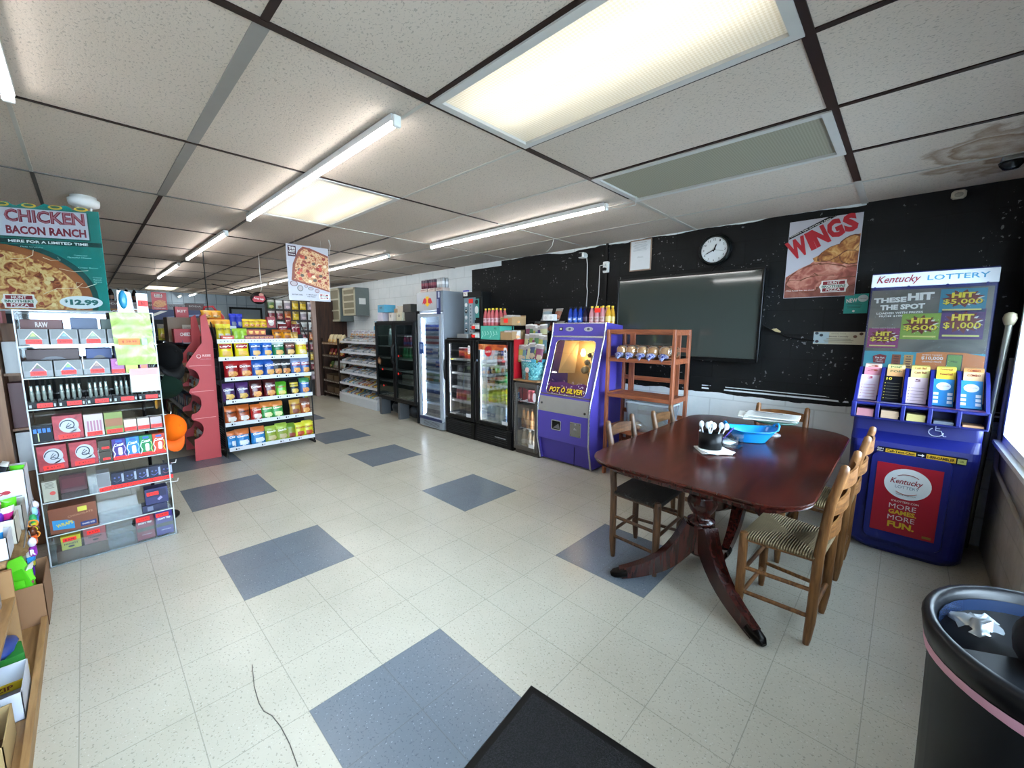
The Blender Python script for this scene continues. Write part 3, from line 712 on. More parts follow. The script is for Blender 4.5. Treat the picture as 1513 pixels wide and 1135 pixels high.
def chair(label, x, y, rz, w1, w2, r1, r2, slats, hgt=.885):
    """local: front is +x"""
    wm = WOOD(w1, w2, .42, 1.2, 2, 'chair_wood'); wm2 = WOOD(w1, w2, .42, 1.2, 1, 'chair_wood')
    t = thing('ladderback_chair', label, 'chair', (x, y, 0), rz)
    bx, fx, wb_, wf = -.150, .150, .160, .188
    b = B(); n = 16; secs = []
    for dz, ins in ((.418, .02), (.424, .004), (.436, 0), (.446, .006)):
        p = []
        for (cx_, cy_) in ((fx+.018-ins, wf+.018-ins), (bx-.014+ins, wb_+.016-ins), (bx-.014+ins, -wb_-.016+ins), (fx+.018-ins, -wf-.018+ins)): p.append((cx_, cy_, dz))
        secs.append(p)
    b.loft(secs, rush(r1, r2), False, False)
    v = []; f = []; N = 10
    for i in range(N+1):
        for j in range(N+1):
            u = i/N; s_ = j/N*2-1; xx = bx-.008+(fx-bx+.02)*u; wy = (wb_+.010)+(wf-wb_)*u
            d = 1-max(abs(u*2-1), abs(s_)); v.append((xx, wy*s_, .446+.006*min(1, d*3)-.012*max(0, d-.3)))
    for i in range(N):
        for j in range(N): f.append((i*(N+1)+j, (i+1)*(N+1)+j, (i+1)*(N+1)+j+1, i*(N+1)+j+1))
    b.add(v, f, rush(r1, r2), True); b.add([(bx, -wb_, .419), (fx, -wf, .419), (fx, wf, .419), (bx, wb_, .419)], [(0, 3, 2, 1)], rush(r1, r2)); b.build('rush_seat', t, local=True)
    for s_ in (-1, 1):
        B().tube([(fx, s_*wf, .0), (fx, s_*wf, .03), (fx, s_*wf, .12), (fx, s_*wf, .44), (fx, s_*wf, .455)], [.013, .016, .021, .021, .017], wm, 10).build('leg', t, local=True)
        B().tube([(bx+.012, s_*wb_, 0), (bx+.010, s_*wb_, .03), (bx+.004, s_*wb_, .12), (bx, s_*wb_, .45), (bx-.022, s_*wb_, .70), (bx-.055, s_*wb_, hgt-.03), (bx-.057, s_*wb_, hgt-.008), (bx-.058, s_*wb_, hgt)], [.013, .017, .021, .021, .020, .0185, .016, .006], wm, 10).build('leg', t, local=True)
        for z in (.13, .26): B().cyl((bx+.003, s_*wb_, z+.012), (fx, s_*wf, z+.012), .0105, wm, 8).build('stretcher', t, local=True)
        B().cyl((bx, s_*wb_, .425), (fx, s_*wf, .425), .014, wm, 8).build('seat_rail', t, local=True)
    for z in (.11, .24): B().cyl((fx, -wf, z), (fx, wf, z), .0105, wm2, 8).build('stretcher', t, local=True)
    B().cyl((bx+.003, -wb_, .17), (bx+.003, wb_, .17), .0105, wm2, 8).build('stretcher', t, local=True)
    for k in range(slats):
        zc = hgt-.085-.125*k; xo = bx-.05+.018*k; b = B(); v = []; f = []; N = 10
        for i in range(N+1):
            s_ = i/N*2-1; yy = s_*(wb_-.004); dx = -.024*(1-s_*s_); tp = zc+.030+.014*(1-s_*s_)
            for (q, zz) in ((-.005, zc-.028), (.005, zc-.028), (.005, tp), (-.005, tp)): v.append((xo+dx+q, yy, zz))
        for i in range(N):
            for q in range(4): f.append((i*4+q, i*4+(q+1) % 4, (i+1)*4+(q+1) % 4, (i+1)*4+q))
        b.add(v, f, wm2); b.build('back_slat', t, local=True)
    return t
chair('light oak ladderback chair with woven rush seat nearest the camera', 1.178, 1.305, PI-.06, '#8f6136', '#5c3719', '#a08b66', '#5d4a2e', 3)
chair('light oak ladderback chair between the nearest chair and the lottery stand', 1.205, 2.02, PI-.02, '#94673c', '#5f3a1c', '#b09a6e', '#6b5636', 3)
chair('dark brown ladderback chair with black seat on the left side of the table', .405, 1.335, .02, '#5f3f26', '#2f1c10', '#2c261c', '#17130e', 3)
chair('brown ladderback chair left of the table beside the wooden shelf', .425, 1.93, .02, '#6e4c2d', '#39230f', '#6a5636', '#3a2c1a', 3, .87)
chair('orange brown ladderback chair at the far head of the table', .865, 2.42, -PI/2, '#8a5a30', '#553214', '#7c6844', '#453620', 3)
# ------------------------------------------------------------------ on the table
Z = .7505
def cloth(name, label, cx, cy, w, d, rz, layers, cat='napkins'):
    b = B(); rnd = random.Random(int(cx*100)); m = C('#d9d9d6', .75, var=.05)
    for k in range(layers):
        zz = .004*k; pts = []; N = 8
        v = []; f = []
        for i in range(N+1):
            for j in range(N+1):
                u = i/N-.5; s_ = j/N-.5; z0 = zz+.0015+.004*abs(math.sin(u*7+k))*abs(s_)*2
                a = rz+.12*k-.1; v.append((cx+(u*w)*math.cos(a)-(s_*d)*math.sin(a)+.004*k, cy+(u*w)*math.sin(a)+(s_*d)*math.cos(a), Z+z0))
        n0 = len(v); v += [(p[0], p[1], p[2]+.0035) for p in v]
        for i in range(N):
            for j in range(N):
                q = (i*(N+1)+j, (i+1)*(N+1)+j, (i+1)*(N+1)+j+1, i*(N+1)+j+1); f.append(tuple(p+n0 for p in q)); f.append(q[::-1])
        for i in range(N):
            for (a_, c_) in (((i)*(N+1), (i+1)*(N+1)), ((i+1)*(N+1)+N, i*(N+1)+N)): f.append((a_, c_, c_+n0, a_+n0))
            f.append((i+1, i, i+n0, i+1+n0)); f.append((N*(N+1)+i, N*(N+1)+i+1, N*(N+1)+i+1+n0, N*(N+1)+i+n0))
        b.add(v, f, m, False)
    return tag(b.build(name), label, cat)
cloth('folded_napkin', 'white folded paper napkins under the black utensil cup', .752, 1.418, .165, .15, .75, 3)
cloth('folded_napkin', 'white paper napkins in the clear holder behind the utensil cup', .715, 1.66, .12, .12, .5, 4)
t = thing('utensil_caddy', 'black oval utensil cup with clear back standing on napkins', 'utensil cup', (.735, 1.418, Z+.016), .22)
b = B(); b.lathe([(.06, 0), (.063, .004), (.065, .098), (.061, .098), (.058, .006)], C('#090a0c', .3), 28, sx=1, sy=.72, caps=False); b.lathe([(.06, .001), (.001, .0012)], BLACK, 28, sx=1, sy=.72); b.build('cup', t, local=True)
AC = GLASS('#f3f7f8', .25); b = B(); v = []
for k in range(9):
    a = math.radians(20+140*k/8)
    v += [(.068*math.cos(a), .052*math.sin(a)+.004, .0), (.068*math.cos(a), .052*math.sin(a)+.004, .125+.012*math.sin(PI*k/8))]
b.add(v, [(2*k, 2*k+2, 2*k+3, 2*k+1) for k in range(8)], AC, True); b.build('clear_back', t, local=True)
for k, (dx, dy, ax, ay) in enumerate(((-.028, .0, -.25, .1), (-.01, .012, .05, .2), (.012, -.005, -.3, .0), (.026, .008, .25, .1), (-.02, -.014, .35, .05), (.034, .0, .45, .1))):
    b = B(); m = C('#dfe8ee', .3)
    p0 = (dx, dy, .01); p1 = (dx+ax*.07, dy+ay*.06, .10); p2 = (dx+ax*.10, dy+ay*.09, .135)
    b.tube([p0, p1], [.004, .004], m, 6); b.tube([p1, p2], [.004, .005], m, 6); b.ball(p2, (.014, .005, .021), m, 10, 6)
    s = b.build('plastic_spoon', None, local=True); s.parent = None
    s.matrix_world = Matrix.Translation((.735, 1.418, Z+.018)) @ Matrix.Rotation(.22, 4, 'Z')
    tag(s, 'white plastic spoons standing in the black utensil cup', 'spoon', 'plastic spoons in the utensil cup')
# purple straw
tag(B().cyl((.742, 1.56, Z+.018), (.80, 1.63, Z+.115), .0035, C('#4a34b0', .4), 6).build('drinking_straw'), 'purple straw leaning beside the blue basket', 'straw')
t = thing('napkin_holder', 'clear plastic napkin holder between the cup and the blue basket', 'napkin holder', (.79, 1.62, Z))
b = B(); x, y = .80, 1.625
for q in ((x-.045, x+.045, y-.055, y-.052, 0, .075), (x-.045, x+.045, y+.052, y+.055, 0, .075), (x-.045, x-.042, y-.055, y+.055, 0, .04), (x-.045, x+.045, y-.055, y+.055, 0, .003)): b.box(q[0], q[1], q[2], q[3], Z+q[4], Z+q[5], AC)
b.build('clear_tray', t)
# blue basket
t = thing('plastic_basket', 'bright blue plastic basket with two handle holes on the table', 'basket', (.845, 1.83, Z), .55)
BL = C('#1a86d0', .25, var=.04); b = B(); secs = []; M = 36
def ring(rx, ry, z, flat=.0): return [(rx*abs(math.cos(2*PI*k/M))**.75*(1 if math.cos(2*PI*k/M) > 0 else -1), ry*abs(math.sin(2*PI*k/M))**.75*(1 if math.sin(2*PI*k/M) > 0 else -1), z+.018*(abs(math.cos(2*PI*k/M))**3)*flat) for k in range(M)]
b.loft([ring(.085, .06, .003), ring(.095, .07, .02), ring(.120, .088, .055), ring(.142, .103, .078, .8), ring(.150, .11, .080, 1), ring(.146, .106, .083, 1), ring(.138, .098, .076, .8), ring(.116, .084, .055), ring(.09, .065, .02), ring(.08, .055, .008)], BL, True, True); b.build('basket_body', t, local=True)
for s_ in (-1, 1):
    b = B(); b.tube([(s_*.138, -.045, .085), (s_*.150, -.03, .112), (s_*.153, 0, .120), (s_*.150, .03, .112), (s_*.138, .045, .085)], .007, BL, 8); b.build('handle', t, local=True)
# newspapers on a green cake stand
t = thing('cake_stand', 'green topped glass pedestal stand holding newspapers on the table', 'stand', (.905, 2.12, Z))
b = B(); c = (.905, 2.12, Z); b.lathe([(.055, 0), (.052, .006), (.018, .02), (.012, .05), (.016, .075), (.03, .083)], GLASS('#e8f0ee', .5, body=.18), 20, c); b.build('glass_base', t)
b = B(); b.lathe([(.03, .083), (.11, .088), (.145, .100), (.148, .106), (.14, .108), (.0, .104)], C('#1f4a3c', .3), 32, c); b.build('green_plate', t)
for k, (dx, dy, a, lab) in enumerate(((-.01, 0, .35, 'bottom newspaper of the small pile on the green stand'), (-.03, .01, .22, 'middle newspaper of the small pile on the green stand'), (.02, .0, .1, 'top newspaper of the small pile on the green stand'))):
    b = B(); zz = Z+.1085+.009*k
    b.T = Matrix.Translation((c[0]+dx-.02, c[1]+dy, zz)) @ Matrix.Rotation(a, 4, 'Z')
    b.box(-.16, .15, -.11, .11, 0, .008, C('#b9b7b0', .8), .003); b.lines(0, 0, .27, .18, 12, C('#6b6a68'), .0086, .35); b.rect(-.12, .05, .06, .085, C('#4a4a4c'), .0088)
    tag(b.build('newspaper'), lab, 'newspaper')
# ------------------------------------------------------------------ wooden folding shelf
SW = WOOD('#a05c3c', '#743c24', .45, 1.0, 0, 'shelf_wood'); SWZ = WOOD('#a05c3c', '#743c24', .45, 1.0, 2, 'shelf_wood')
SX0, SX1, SY0, SY1 = -.615, .065, 2.475, 2.84
t = thing('wooden_shelf', 'reddish wooden slatted folding shelf beside the purple machine', 'shelf', ((SX0+SX1)/2, (SY0+SY1)/2, 0))
for x in (SX0, SX1-.028):
    for y, nm in ((SY0, 'post'), (SY1-.04, 'post')):
        B().box(x, x+.028, y, y+.04, 0, 1.46, SWZ, .003).build(nm, t)
    for z in (1.43, 1.17, .815, .47, .13): B().box(x+.004, x+.024, SY0+.04, SY1-.04, z-.02, z+.028, SW, .002).build('side_rail', t)
B().box(SX0+.028, SX1-.028, SY0+.004, SY0+.028, 1.425, 1.46, SW, .002).build('top_rail', t)
for z in (1.43, 1.27, .97, .62, .30): B().box(SX0+.028, SX1-.028, SY1-.03, SY1-.012, z-.022, z+.022, SW, .002).build('back_rail', t)
for x in (SX0+.08, SX1-.14): B().box(x, x+.06, SY1-.045, SY1-.030, .05, 1.45, SWZ, .002).build('back_upright', t)
for z in (1.18, .83, .48, .14):
    b = B(); b.box(SX0+.03, SX1-.03, SY0, SY0+.02, z-.03, z+.006, SW, .002)
    for k in range(6): yy = SY0+.022+k*.054; b.box(SX0+.03, SX1-.03, yy, yy+.048, z-.012, z+.004, SW, .002)
    b.build('shelf_board', t)
bread = FOOD('bread_crust', [(.3, '#8a5a34'), (.5, '#b98a5a'), (.7, '#d0ab7c')], 8)
blu = FOOD('bread_bag_end', [(.44, '#1f2a7a'), (.5, '#c9cde0'), (.58, '#2a3892'), (.66, '#b8bfd8')], 42, .3)
for k, x in enumerate((-.49, -.385, -.28, -.165, -.06)):
    t = thing('bread_loaf', '%s loaf of bagged bread from the left on the wooden shelf' % ORD[k], 'bread', (x, 2.66, 1.185), random.uniform(-.1, .1), 'bread loaves on the wooden shelf')
    b = B(); secs = []
    for y, r in ((-.13, .6), (-.12, .9), (-.06, 1), (.06, 1), (.12, .92), (.13, .6)):
        secs.append([(.052*r*math.copysign(abs(math.cos(a))**.7, math.cos(a)), y, .060+.058*r*math.copysign(abs(math.sin(a))**.7, math.sin(a))+(0 if math.sin(a) < 0 else .006)) for a in [2*PI*i/16 for i in range(16)]])
    b.loft(secs, bread, True); b.build('loaf', t, local=True)
    b = B(); b.ball((0, -.135, .030), (.046, .030, .026), blu, 12, 8, .35, k); b.tube([(0, -.15, .03), (.01, -.175, .01), (.0, -.19, .0)], [.02, .013, .02], blu, 8); b.build('bag_end', t, local=True)
    B().loft([[(p[0]*1.04, p[1]*1.02, p[2]*1.03+.001) for p in s_] for s_ in secs], GLASS('#ffffff', .3, .12), True).build('clear_bag', t, local=True)
t = thing('storage_bin', 'clear grey plastic bin on the third board of the wooden shelf', 'bin', (-.2, 2.66, .485))
b = B(); gm = GLASS('#dfe6ea', .5, .15, .35, '#aeb9c0')
b.loft([[(x, y, .487) for x, y in rrect(-.2, 2.66, .19, .12, .03)], [(x, y, .76) for x, y in rrect(-.2, 2.66, .22, .14, .04)]], gm, False, False)
b.poly(rrect(-.2, 2.66, .19, .12, .03), gm, .488); b.build('bin_body', t)
b = B(); r_ = rrect(-.2, 2.66, .225, .145, .045); b.loft([[(x, y, .757) for x, y in r_], [(x, y, .772) for x, y in r_], [(x, y, .772) for x, y in rrect(-.2, 2.66, .21, .13, .035)]], C('#b9c2c6', .4), False, False); b.build('bin_rim', t)
for k, (x, y, z) in enumerate(((-.42, 2.58, .148), (-.27, 2.60, .148), (-.1, 2.58, .148), (-.3, 2.56, .488))):
    b = B(); b.ball((x, y, z+.05), (.07, .055, .05), GLASS('#f2efe8', .6, .2, .35, '#c9b394'), 14, 10, .3, k)
    for q in range(3): b.ball((x-.035+.035*q, y, z+.035), (.024, .03, .028), bread, 10, 6)
    tag(b.build('bag_of_buns'), ['clear bag of buns left on the bottom board of the wooden shelf', 'clear bag of buns middle of the bottom board of the wooden shelf', 'clear bag of buns right on the bottom board of the wooden shelf', 'clear bag beside the plastic bin on the wooden shelf'][k], 'bag of buns')
# ------------------------------------------------------------------ coin pusher machine
PU = C('#5145a6', .38, var=.03); PUD = C('#43389a', .4); CH = C('#c9cdd2', .25, .9, var=.02); STL = C('#a5a29c', .38, .35)
MX0, MX1, MYB = -1.375, -.695, 2.95
t = thing('coin_pusher_machine', 'purple coin pusher game machine with slanted window and silver trim', 'arcade machine', ((MX0+MX1)/2, 2.65, 0))
prof = [(2.40, 0.02), (2.345, .27), (2.34, .56), (2.355, .70), (2.58, 1.39), (2.60, 1.53)]
side = prof+[(MYB, 1.50), (MYB, .02)]
for nm, x0, x1 in (('side_panel', MX0, MX0+.02), ('side_panel', MX1-.02, MX1)):
    B().prism(side, 0, x0, x1, PU).build(nm, t)
for x in (MX0+.004, MX1-.004): B().tube([(x, y-.004, z) for y, z in prof], .010, CH, 8).build('edge_trim', t)
b = B(); b.box(MX0+.02, MX1-.02, 2.62, MYB, 1.47, 1.50, PU); b.box(MX0+.02, MX1-.02, MYB-.02, MYB, .05, 1.5, PU); b.build('cabinet', t)
def slant(z):   # y of the front face at height z
    for (y0, z0), (y1, z1) in zip(prof, prof[1:]):
        if z0 <= z <= z1: return y0+(y1-y0)*(z-z0)/(z1-z0)
    return 2.6
def band(b, x0, x1, z0, z1, m, d=.0, th=.02):
    y0, y1 = slant(z0)+d, slant(z1)+d
    b.add([(x0, y0, z0), (x1, y0, z0), (x1, y1, z1), (x0, y1, z1), (x0, y0+th, z0), (x1, y0+th, z0), (x1, y1+th, z1), (x0, y1+th, z1)], [(0, 1, 2, 3), (5, 4, 7, 6), (0, 4, 5, 1), (3, 2, 6, 7), (0, 3, 7, 4), (1, 5, 6, 2)], m)
b = B(); band(b, MX0+.02, MX1-.02, 1.39, 1.525, PU); b.build('header', t)
band(B(), 0, 1, 1, 1.1, PU)
b = B(); band(b, MX0+.02, MX1-.02, 1.372, 1.388, CH, -.004); band(b, MX0+.02, MX1-.02, 1.518, 1.530, CH, -.004); b.build('header_trim', t)
b = B(frame((0, slant(1.46)-.002, 1.46), (1, 0, 0), (0, .14, 1)))
b.box(-1.28, -1.235, -.018, .018, -.004, .006, C('#1b1b1b', .4)); b.rect(-1.272, -1.243, -.010, .010, C('#d7d2b0', .4), .0068); b.build('rocker_switch', t)
for x in (-1.14, -.90):
    b = B(frame((x, slant(1.46)-.002, 1.46), (1, 0, 0), (0, .14, 1))); b.disc(0, 0, .055, .024, C('#b9bdc4', .3, .7), .003, 24); b.disc(0, 0, .018, .013, C('#555b66', .4), .005, 16)
    for s_ in (-1, 1): b.disc(s_*.04, 0, .004, .004, C('#444444', .4), .005, 8)
    b.build('lock_plate', t)
# frame round the window (slanted face) : ring of quads with rounded opening
zo0, zo1 = .73, 1.372; L = math.hypot(.225*.93, zo1-zo0); FR = frame(((MX0+MX1)/2, slant(zo0), zo0), (1, 0, 0), (0, slant(zo1)-slant(zo0), zo1-zo0))
Lh = math.hypot(slant(zo1)-slant(zo0), zo1-zo0); hw = (MX1-MX0)/2-.02
inner = rrect(0, Lh*.505, hw-.065, Lh*.445, .05, 6); outer = []
for (x, y) in inner:
    k = max(abs(x)/hw, abs(y-Lh/2)/(Lh/2)); outer.append((x/k, Lh/2+(y-Lh/2)/k))
b = B(FR); n = len(inner); v = [(x, y, .0) for x, y in outer]+[(x, y, .0) for x, y in inner]+[(x, y, -.02) for x, y in inner]
for a_, c_ in ((0, n), (n, 2*n)): b.add(v, [(a_+i, a_+(i+1) % n, c_+(i+1) % n, c_+i) for i in range(n)], PU if a_ == 0 else DARK)
b.build('window_surround', t)
b = B(FR); b.tube([(x, y, .003) for x, y in inner]+[(inner[0][0], inner[0][1], .003)], .004, CH, 6); b.build('window_trim', t)
B(FR).poly(inner, GLASS('#fbfaf6', .12, .03), -.008).build('glass', t)
# inside
b = B(); tan = C('#cfae7a', .6); b.box(MX0+.022, MX1-.022, 2.86, 2.87, .75, 1.46, tan); b.box(MX0+.022, MX1-.022, 2.60, 2.86, 1.375, 1.38, C('#d8c8a8', .6)); b.box(MX0+.022, MX1-.022, 2.37, 2.86, .755, .765, C('#6a5a48', .5))
b.add([(MX0+.08, 2.60, .97), (MX0+.22, 2.72, .97), (MX0+.26, 2.75, 1.37), (MX0+.16, 2.62, 1.37)], [(0, 1, 2, 3)], tan); b.build('interior', t)
B().lathe([(.0, -.04), (.02, -.03), (.026, 0), (.018, .025), (.012, .04)], EM('#ffd9a0', 45), 12, (-1.06, 2.74, 1.20)).build('inner_lamp', t)
b = B(); rnd = random.Random(4)
for k in range(70):
    x = rnd.uniform(MX0+.08, MX1-.08); y = rnd.uniform(2.50, 2.82); b.cyl((x, y, .765+rnd.random()*.05), (x+.003, y+.004, .772+rnd.random()*.05), .014, C(rnd.choice(['#b9b6ae', '#8f8a80', '#c9a44c']), .3, .9), 10)
b.build('coins', t)['kind'] = 'stuff'
for k in range(16):
    x = rnd.uniform(-1.02, MX1-.07); y = rnd.uniform(2.62, 2.82); z = rnd.uniform(.9, 1.3); b = B()
    b.ball((x, y, z), rnd.uniform(.025, .045), C(rnd.choice(['#7d786c', '#a9a48f', '#5c5a50', '#b89c3c', '#8c8878', '#c7c2ae']), .3, .3), 10, 7, .25, k); b.cyl((x, y, z+.02), (x, 2.86, z+.03), .003, DARK, 5); b.build('prize', t)
# marquee sign
b = B(FR); zs0, zs1 = .045, .175
b.poly([(-.265, zs0), (.265, zs0), (.265, zs1-.01), (.2, zs1+.005), (.08, zs1-.015), (-.05, zs1+.012), (-.18, zs1-.012), (-.265, zs1)], C('#4d1450', .35), -.003)
for k in range(26):
    x = rnd.uniform(-.26, .26); y = rnd.uniform(zs0, zs1+.02); a = rnd.random()*PI; b.poly([(x-.014*math.cos(a), y-.014*math.sin(a)), (x+.003*math.sin(a), y-.003*math.cos(a)), (x+.014*math.cos(a), y+.014*math.sin(a)), (x-.003*math.sin(a), y+.003*math.cos(a))], C('#e8e2ee', .4), -.0022)
b.text("POT O SILVER", .004, .087, .43, .058, C('#120a10'), -.0012, bold=.10, shear=.15); b.text("POT O SILVER", 0, .09, .43, .055, C('#e3bf2c', .35), .0005, bold=.03, shear=.15); b.text("'", -.03, .12, .012, .02, C('#e3bf2c', .35), .001, bold=.03)
b.build('name_panel', t)
b = B(); band(b, MX0+.015, MX1-.015, .575, .735, STL, -.004, .015); b.build('control_panel', t)
for x, z, r_ in ((MX0+.06, .66, .012), (MX1-.055, .615, .013)):
    b = B(frame((x, slant(z)-.006, z), (1, 0, 0), (0, 0, 1))); b.lathe([(r_, -.002), (r_, .008), (r_*.6, .010)], C('#4a4844', .3, .8), 14); b.build('key_lock', t)
b = B(); band(b, MX0+.02, MX1-.02, .27, .573, PU); b.build('front_panel', t)
b = B(); band(b, MX0+.02, MX1-.02, .02, .262, PUD, .03); b.box(-.90, -.897, slant(.2)+.022, slant(.2)+.028, .03, .26, BLACK); b.build('lower_door', t)
b = B(FY(-1.11, slant(.42)-.002, .43)); b.T = FY(-1.11, slant(.42)-.001, .44); b.loft([[(x, y, .004) for x, y in rrect(0, 0, .065, .055, .015, 4)], [(x, y, .004) for x, y in rrect(0, 0, .055, .045, .012, 4)], [(x, y, -.001) for x, y in rrect(0, 0, .055, .045, .012, 4)]], CH, False, False)
b.poly(rrect(0, 0, .055, .045, .012, 4), C('#050505', .4), .0005); b.add([(-.045, -.035, .001), (.05, -.04, .001), (.03, .02, .001)], [(0, 1, 2)], C('#77757a', .3, .5)); b.build('coin_return', t)
b = B(FY(-.86, slant(.42)-.001, .43)); b.box(-.068, .068, -.075, .075, 0, .008, C('#8b8a84', .4, .7), .004); b.box(-.018, .018, -.008, .012, .008, .012, CH, .002); b.disc(0, .055, .008, .008, CH, .010)
for s_ in (-1, 1):
    for q in (-1, 1): b.disc(s_*.055, q*.062, .005, .005, C('#44423e'), .0085, 8)
b.build('coin_mech', t)
# ------------------------------------------------------------------ lottery stand
KB = C('#141c6e', .42, var=.04); KBD = C('#10165a', .45)
KX, KW = 1.595, .297
t = thing('lottery_stand', 'blue lottery play station with posters and slips in the corner', 'lottery stand', (KX, 2.72, 0))
def ksec(z, yf, hw, r, cx=KX, yb=2.99, n=6):
    p = [(cx+hw, yb, z), (cx-hw, yb, z)]
    for i in range(n+1):
        a = PI+PI/2*i/n; p.append((cx-hw+r+r*math.cos(a), yf+r+r*math.sin(a), z))
    for i in range(n+1):
        a = 1.5*PI+PI/2*i/n; p.append((cx+hw-r+r*math.cos(a), yf+r+r*math.sin(a), z))
    return p
b = B(); b.loft([ksec(.0, 2.50, .262, .14, 1.615), ksec(.03, 2.475, .285, .13, 1.605), ksec(.06, 2.47, .290, .09), ksec(.60, 2.455, .293, .06), ksec(.70, 2.450, .295, .05), ksec(.745, 2.46, .296, .05), ksec(.775, 2.50, .296, .04), ksec(.80, 2.53, .296, .03), ksec(.90, 2.545, .297, .03)], KB, False); b.build('body', t)
b = B(); b.loft([[(x, 2.452, z) for x, z in rrect(1.60, .39, .185, .295, .04, 4)], [(x, 2.436, z) for x, z in rrect(1.60, .39, .180, .290, .04, 4)]], KB, False); b.build('front_door', t)
b = B(FY(1.60, 2.4345, .39)); b.box(-.150, .150, -.228, .228, 0, .002, C('#a50f28', .45, var=.03))
b.disc(0, .108, .108, .100, C('#dfe7ea', .4), .003, 36); cr_ = C('#8e1b2b'); gr_ = C('#5c7f93')
b.text('Kentucky', -.005, .118, .15, .045, cr_, .004, shear=.3, bold=.015); b.text('LOTTERY', 0, .086, .11, .018, gr_, .004)
for s_ in (-1, 1):
    pts = [(.075*math.cos(math.radians(a)), s_*.065*math.sin(math.radians(a))+.105, .0036) for a in range(50, 131, 10)]
    b.tube(pts, .0022, cr_ if s_ > 0 else C('#b4564a'), 4)
b.text('Fueling Imagination', 0, .036, .09, .008, C('#4a4a55'), .004)
b.text('KYLOTTERY.COM', .0, -.010, .125, .012, PAPER, .004); yl = C('#d8ae2a', .4)
b.text('MORE', -.008, -.045, .125, .032, C('#d9c9cd', .4), .004); b.text('GAMES.', -.005, -.083, .130, .030, yl, .004, bold=.04); b.text('MORE', -.008, -.122, .125, .032, C('#d9c9cd', .4), .004); b.text('FUN.', -.005, -.168, .125, .040, yl, .004, bold=.04)
b.rect(.095, .135, -.215, -.2, C('#8a6a2a'), .003); b.build('door_poster', t)
b = B(FY(1.60, 2.4475, .695)); b.rect(-.16, .235, -.02, .022, C('#0b0d22', .4), .0045); b.text('Got a', -.145, .010, .03, .012, PAPER, .006, bold=.02); b.text('problem?', -.145, -.005, .03, .010, PAPER, .006, bold=.02)
b.rect(-.12, .02, -.011, .012, yl, .0052); b.text('Call-Text-Chat', -.05, .001, .13, .016, C('#141414'), .006, bold=.03)
b.poly([(.028, -.002), (.046, -.002), (.046, -.009), (.058, .001), (.046, .011), (.046, .004), (.028, .004)], PAPER, .006); b.rect(.066, .190, -.016, .015, yl, .0052); b.text('1-800-GAMBLER', .128, 0, .115, .018, C('#141414'), .006, bold=.03); b.rect(.196, .232, -.016, .014, C('#b3b86a'), .0055); b.text('OK', .214, 0, .02, .012, C('#5a5c2a'), .0065, bold=.03)
b.build('helpline_sticker', t)
# wheelchair mark
b = B(FY(1.695, 2.527, .842)); wc = C('#c9cfe6', .4)
b.tube([(.012*0+.032*math.cos(math.radians(a)), .026*math.sin(math.radians(a))-.004, .004) for a in range(120, 361, 20)], .0028, wc, 5)
b.tube([(-.004, .034, .004), (-.002, .006, .004), (.022, .006, .004), (.034, -.026, .004), (.046, -.024, .004)], .0028, wc, 5); b.tube([(-.003, .02, .004), (.016, .02, .004)], .0025, wc, 5); b.build('wheelchair_symbol', t)
# ledge with slots
b = B(); yl0 = 2.40; b.box(1.288, 1.893, yl0+.01, 2.58, .982, 1.000, KB, .004); b.box(1.288, 1.893, 2.54, 2.56, .90, .985, KBD)
for k in range(6):
    x = 1.288+k*.1186; b.box(x, x+.02 if k not in (0, 5) else x+.025-(.0 if k == 0 else .013), yl0, 2.56, .905, .998, KB, .003)
b.box(1.288, 1.893, yl0+.02, 2.56, .893, .907, KB, .003); b.build('slip_ledge', t)
b = B(); b.T = frame((KX, 2.44, 1.0015), (1, 0, 0), (0, 1, 0)); b.rect(-.28, .28, -.028, .03, C('#5a3350', .3, var=.2), .001); b.disc(-.09, .0, .11, .022, C('#8a8aa0', .3), .0018, 24); b.text('Please Play Responsibly', .16, .002, .2, .012, C('#8f2f3e'), .0018); b.build('ledge_sticker', t)
slc = ['#c98a94', '#cdb093', '#c9bc7c', '#6a7280', '#c99a72']; sld = ['pink', 'peach', 'yellow', 'grey', 'orange']
for k in range(5):
    x = 1.318+k*.1186; h = (.050, .048, .046, .022, .016)[k]; b = B()
    for q in range(int(h/.006)): b.box(x, x+.082+random.uniform(-.002, .002), 2.412+random.uniform(0, .006), 2.52, .9075+q*.006, .9125+q*.006, C(slc[k], .7))
    tag(b.build('play_slips'), 'stack of %s play slips in the %s slot of the lottery stand' % (sld[k], ORD[k]), 'play slips')
# card pockets
b = B(); b.add([(1.30, 2.545, 1.0), (1.89, 2.545, 1.0), (1.885, 2.72, 1.21), (1.305, 2.72, 1.21)], [(0, 1, 2, 3)], KBD)
b.add([(1.30, 2.545, 1.0), (1.305, 2.72, 1.21), (1.305, 2.98, 1.21), (1.30, 2.98, 1.0)], [(0, 1, 2, 3)], KB); b.add([(1.89, 2.545, 1.0), (1.885, 2.72, 1.21), (1.885, 2.98, 1.21), (1.89, 2.98, 1.0)], [(3, 2, 1, 0)], KB)
b.add([(1.305, 2.72, 1.21), (1.885, 2.72, 1.21), (1.885, 2.98, 1.21), (1.305, 2.98, 1.21)], [(0, 1, 2, 3)], KB); b.build('pocket_back', t)
for k in range(6):
    x = 1.30+k*.1165; B().prism([(2.44, 1.0), (2.56, 1.0), (2.72, 1.20), (2.69, 1.21), (2.58, 1.14)], 0, x-.008, x+.008, KB).build('pocket_divider', t)
cards = [('#e7d3d8', '#b8566a', 'pink lined', '3'), ('#14141a', '#d8c43a', 'black', '10'), ('#e2c9cd', '#7a4a52', 'pale pink', '5'), ('#2f86c4', '#e8eef2', 'blue', 'o'), ('#2f86c4', '#e8eef2', 'blue', 'o')]
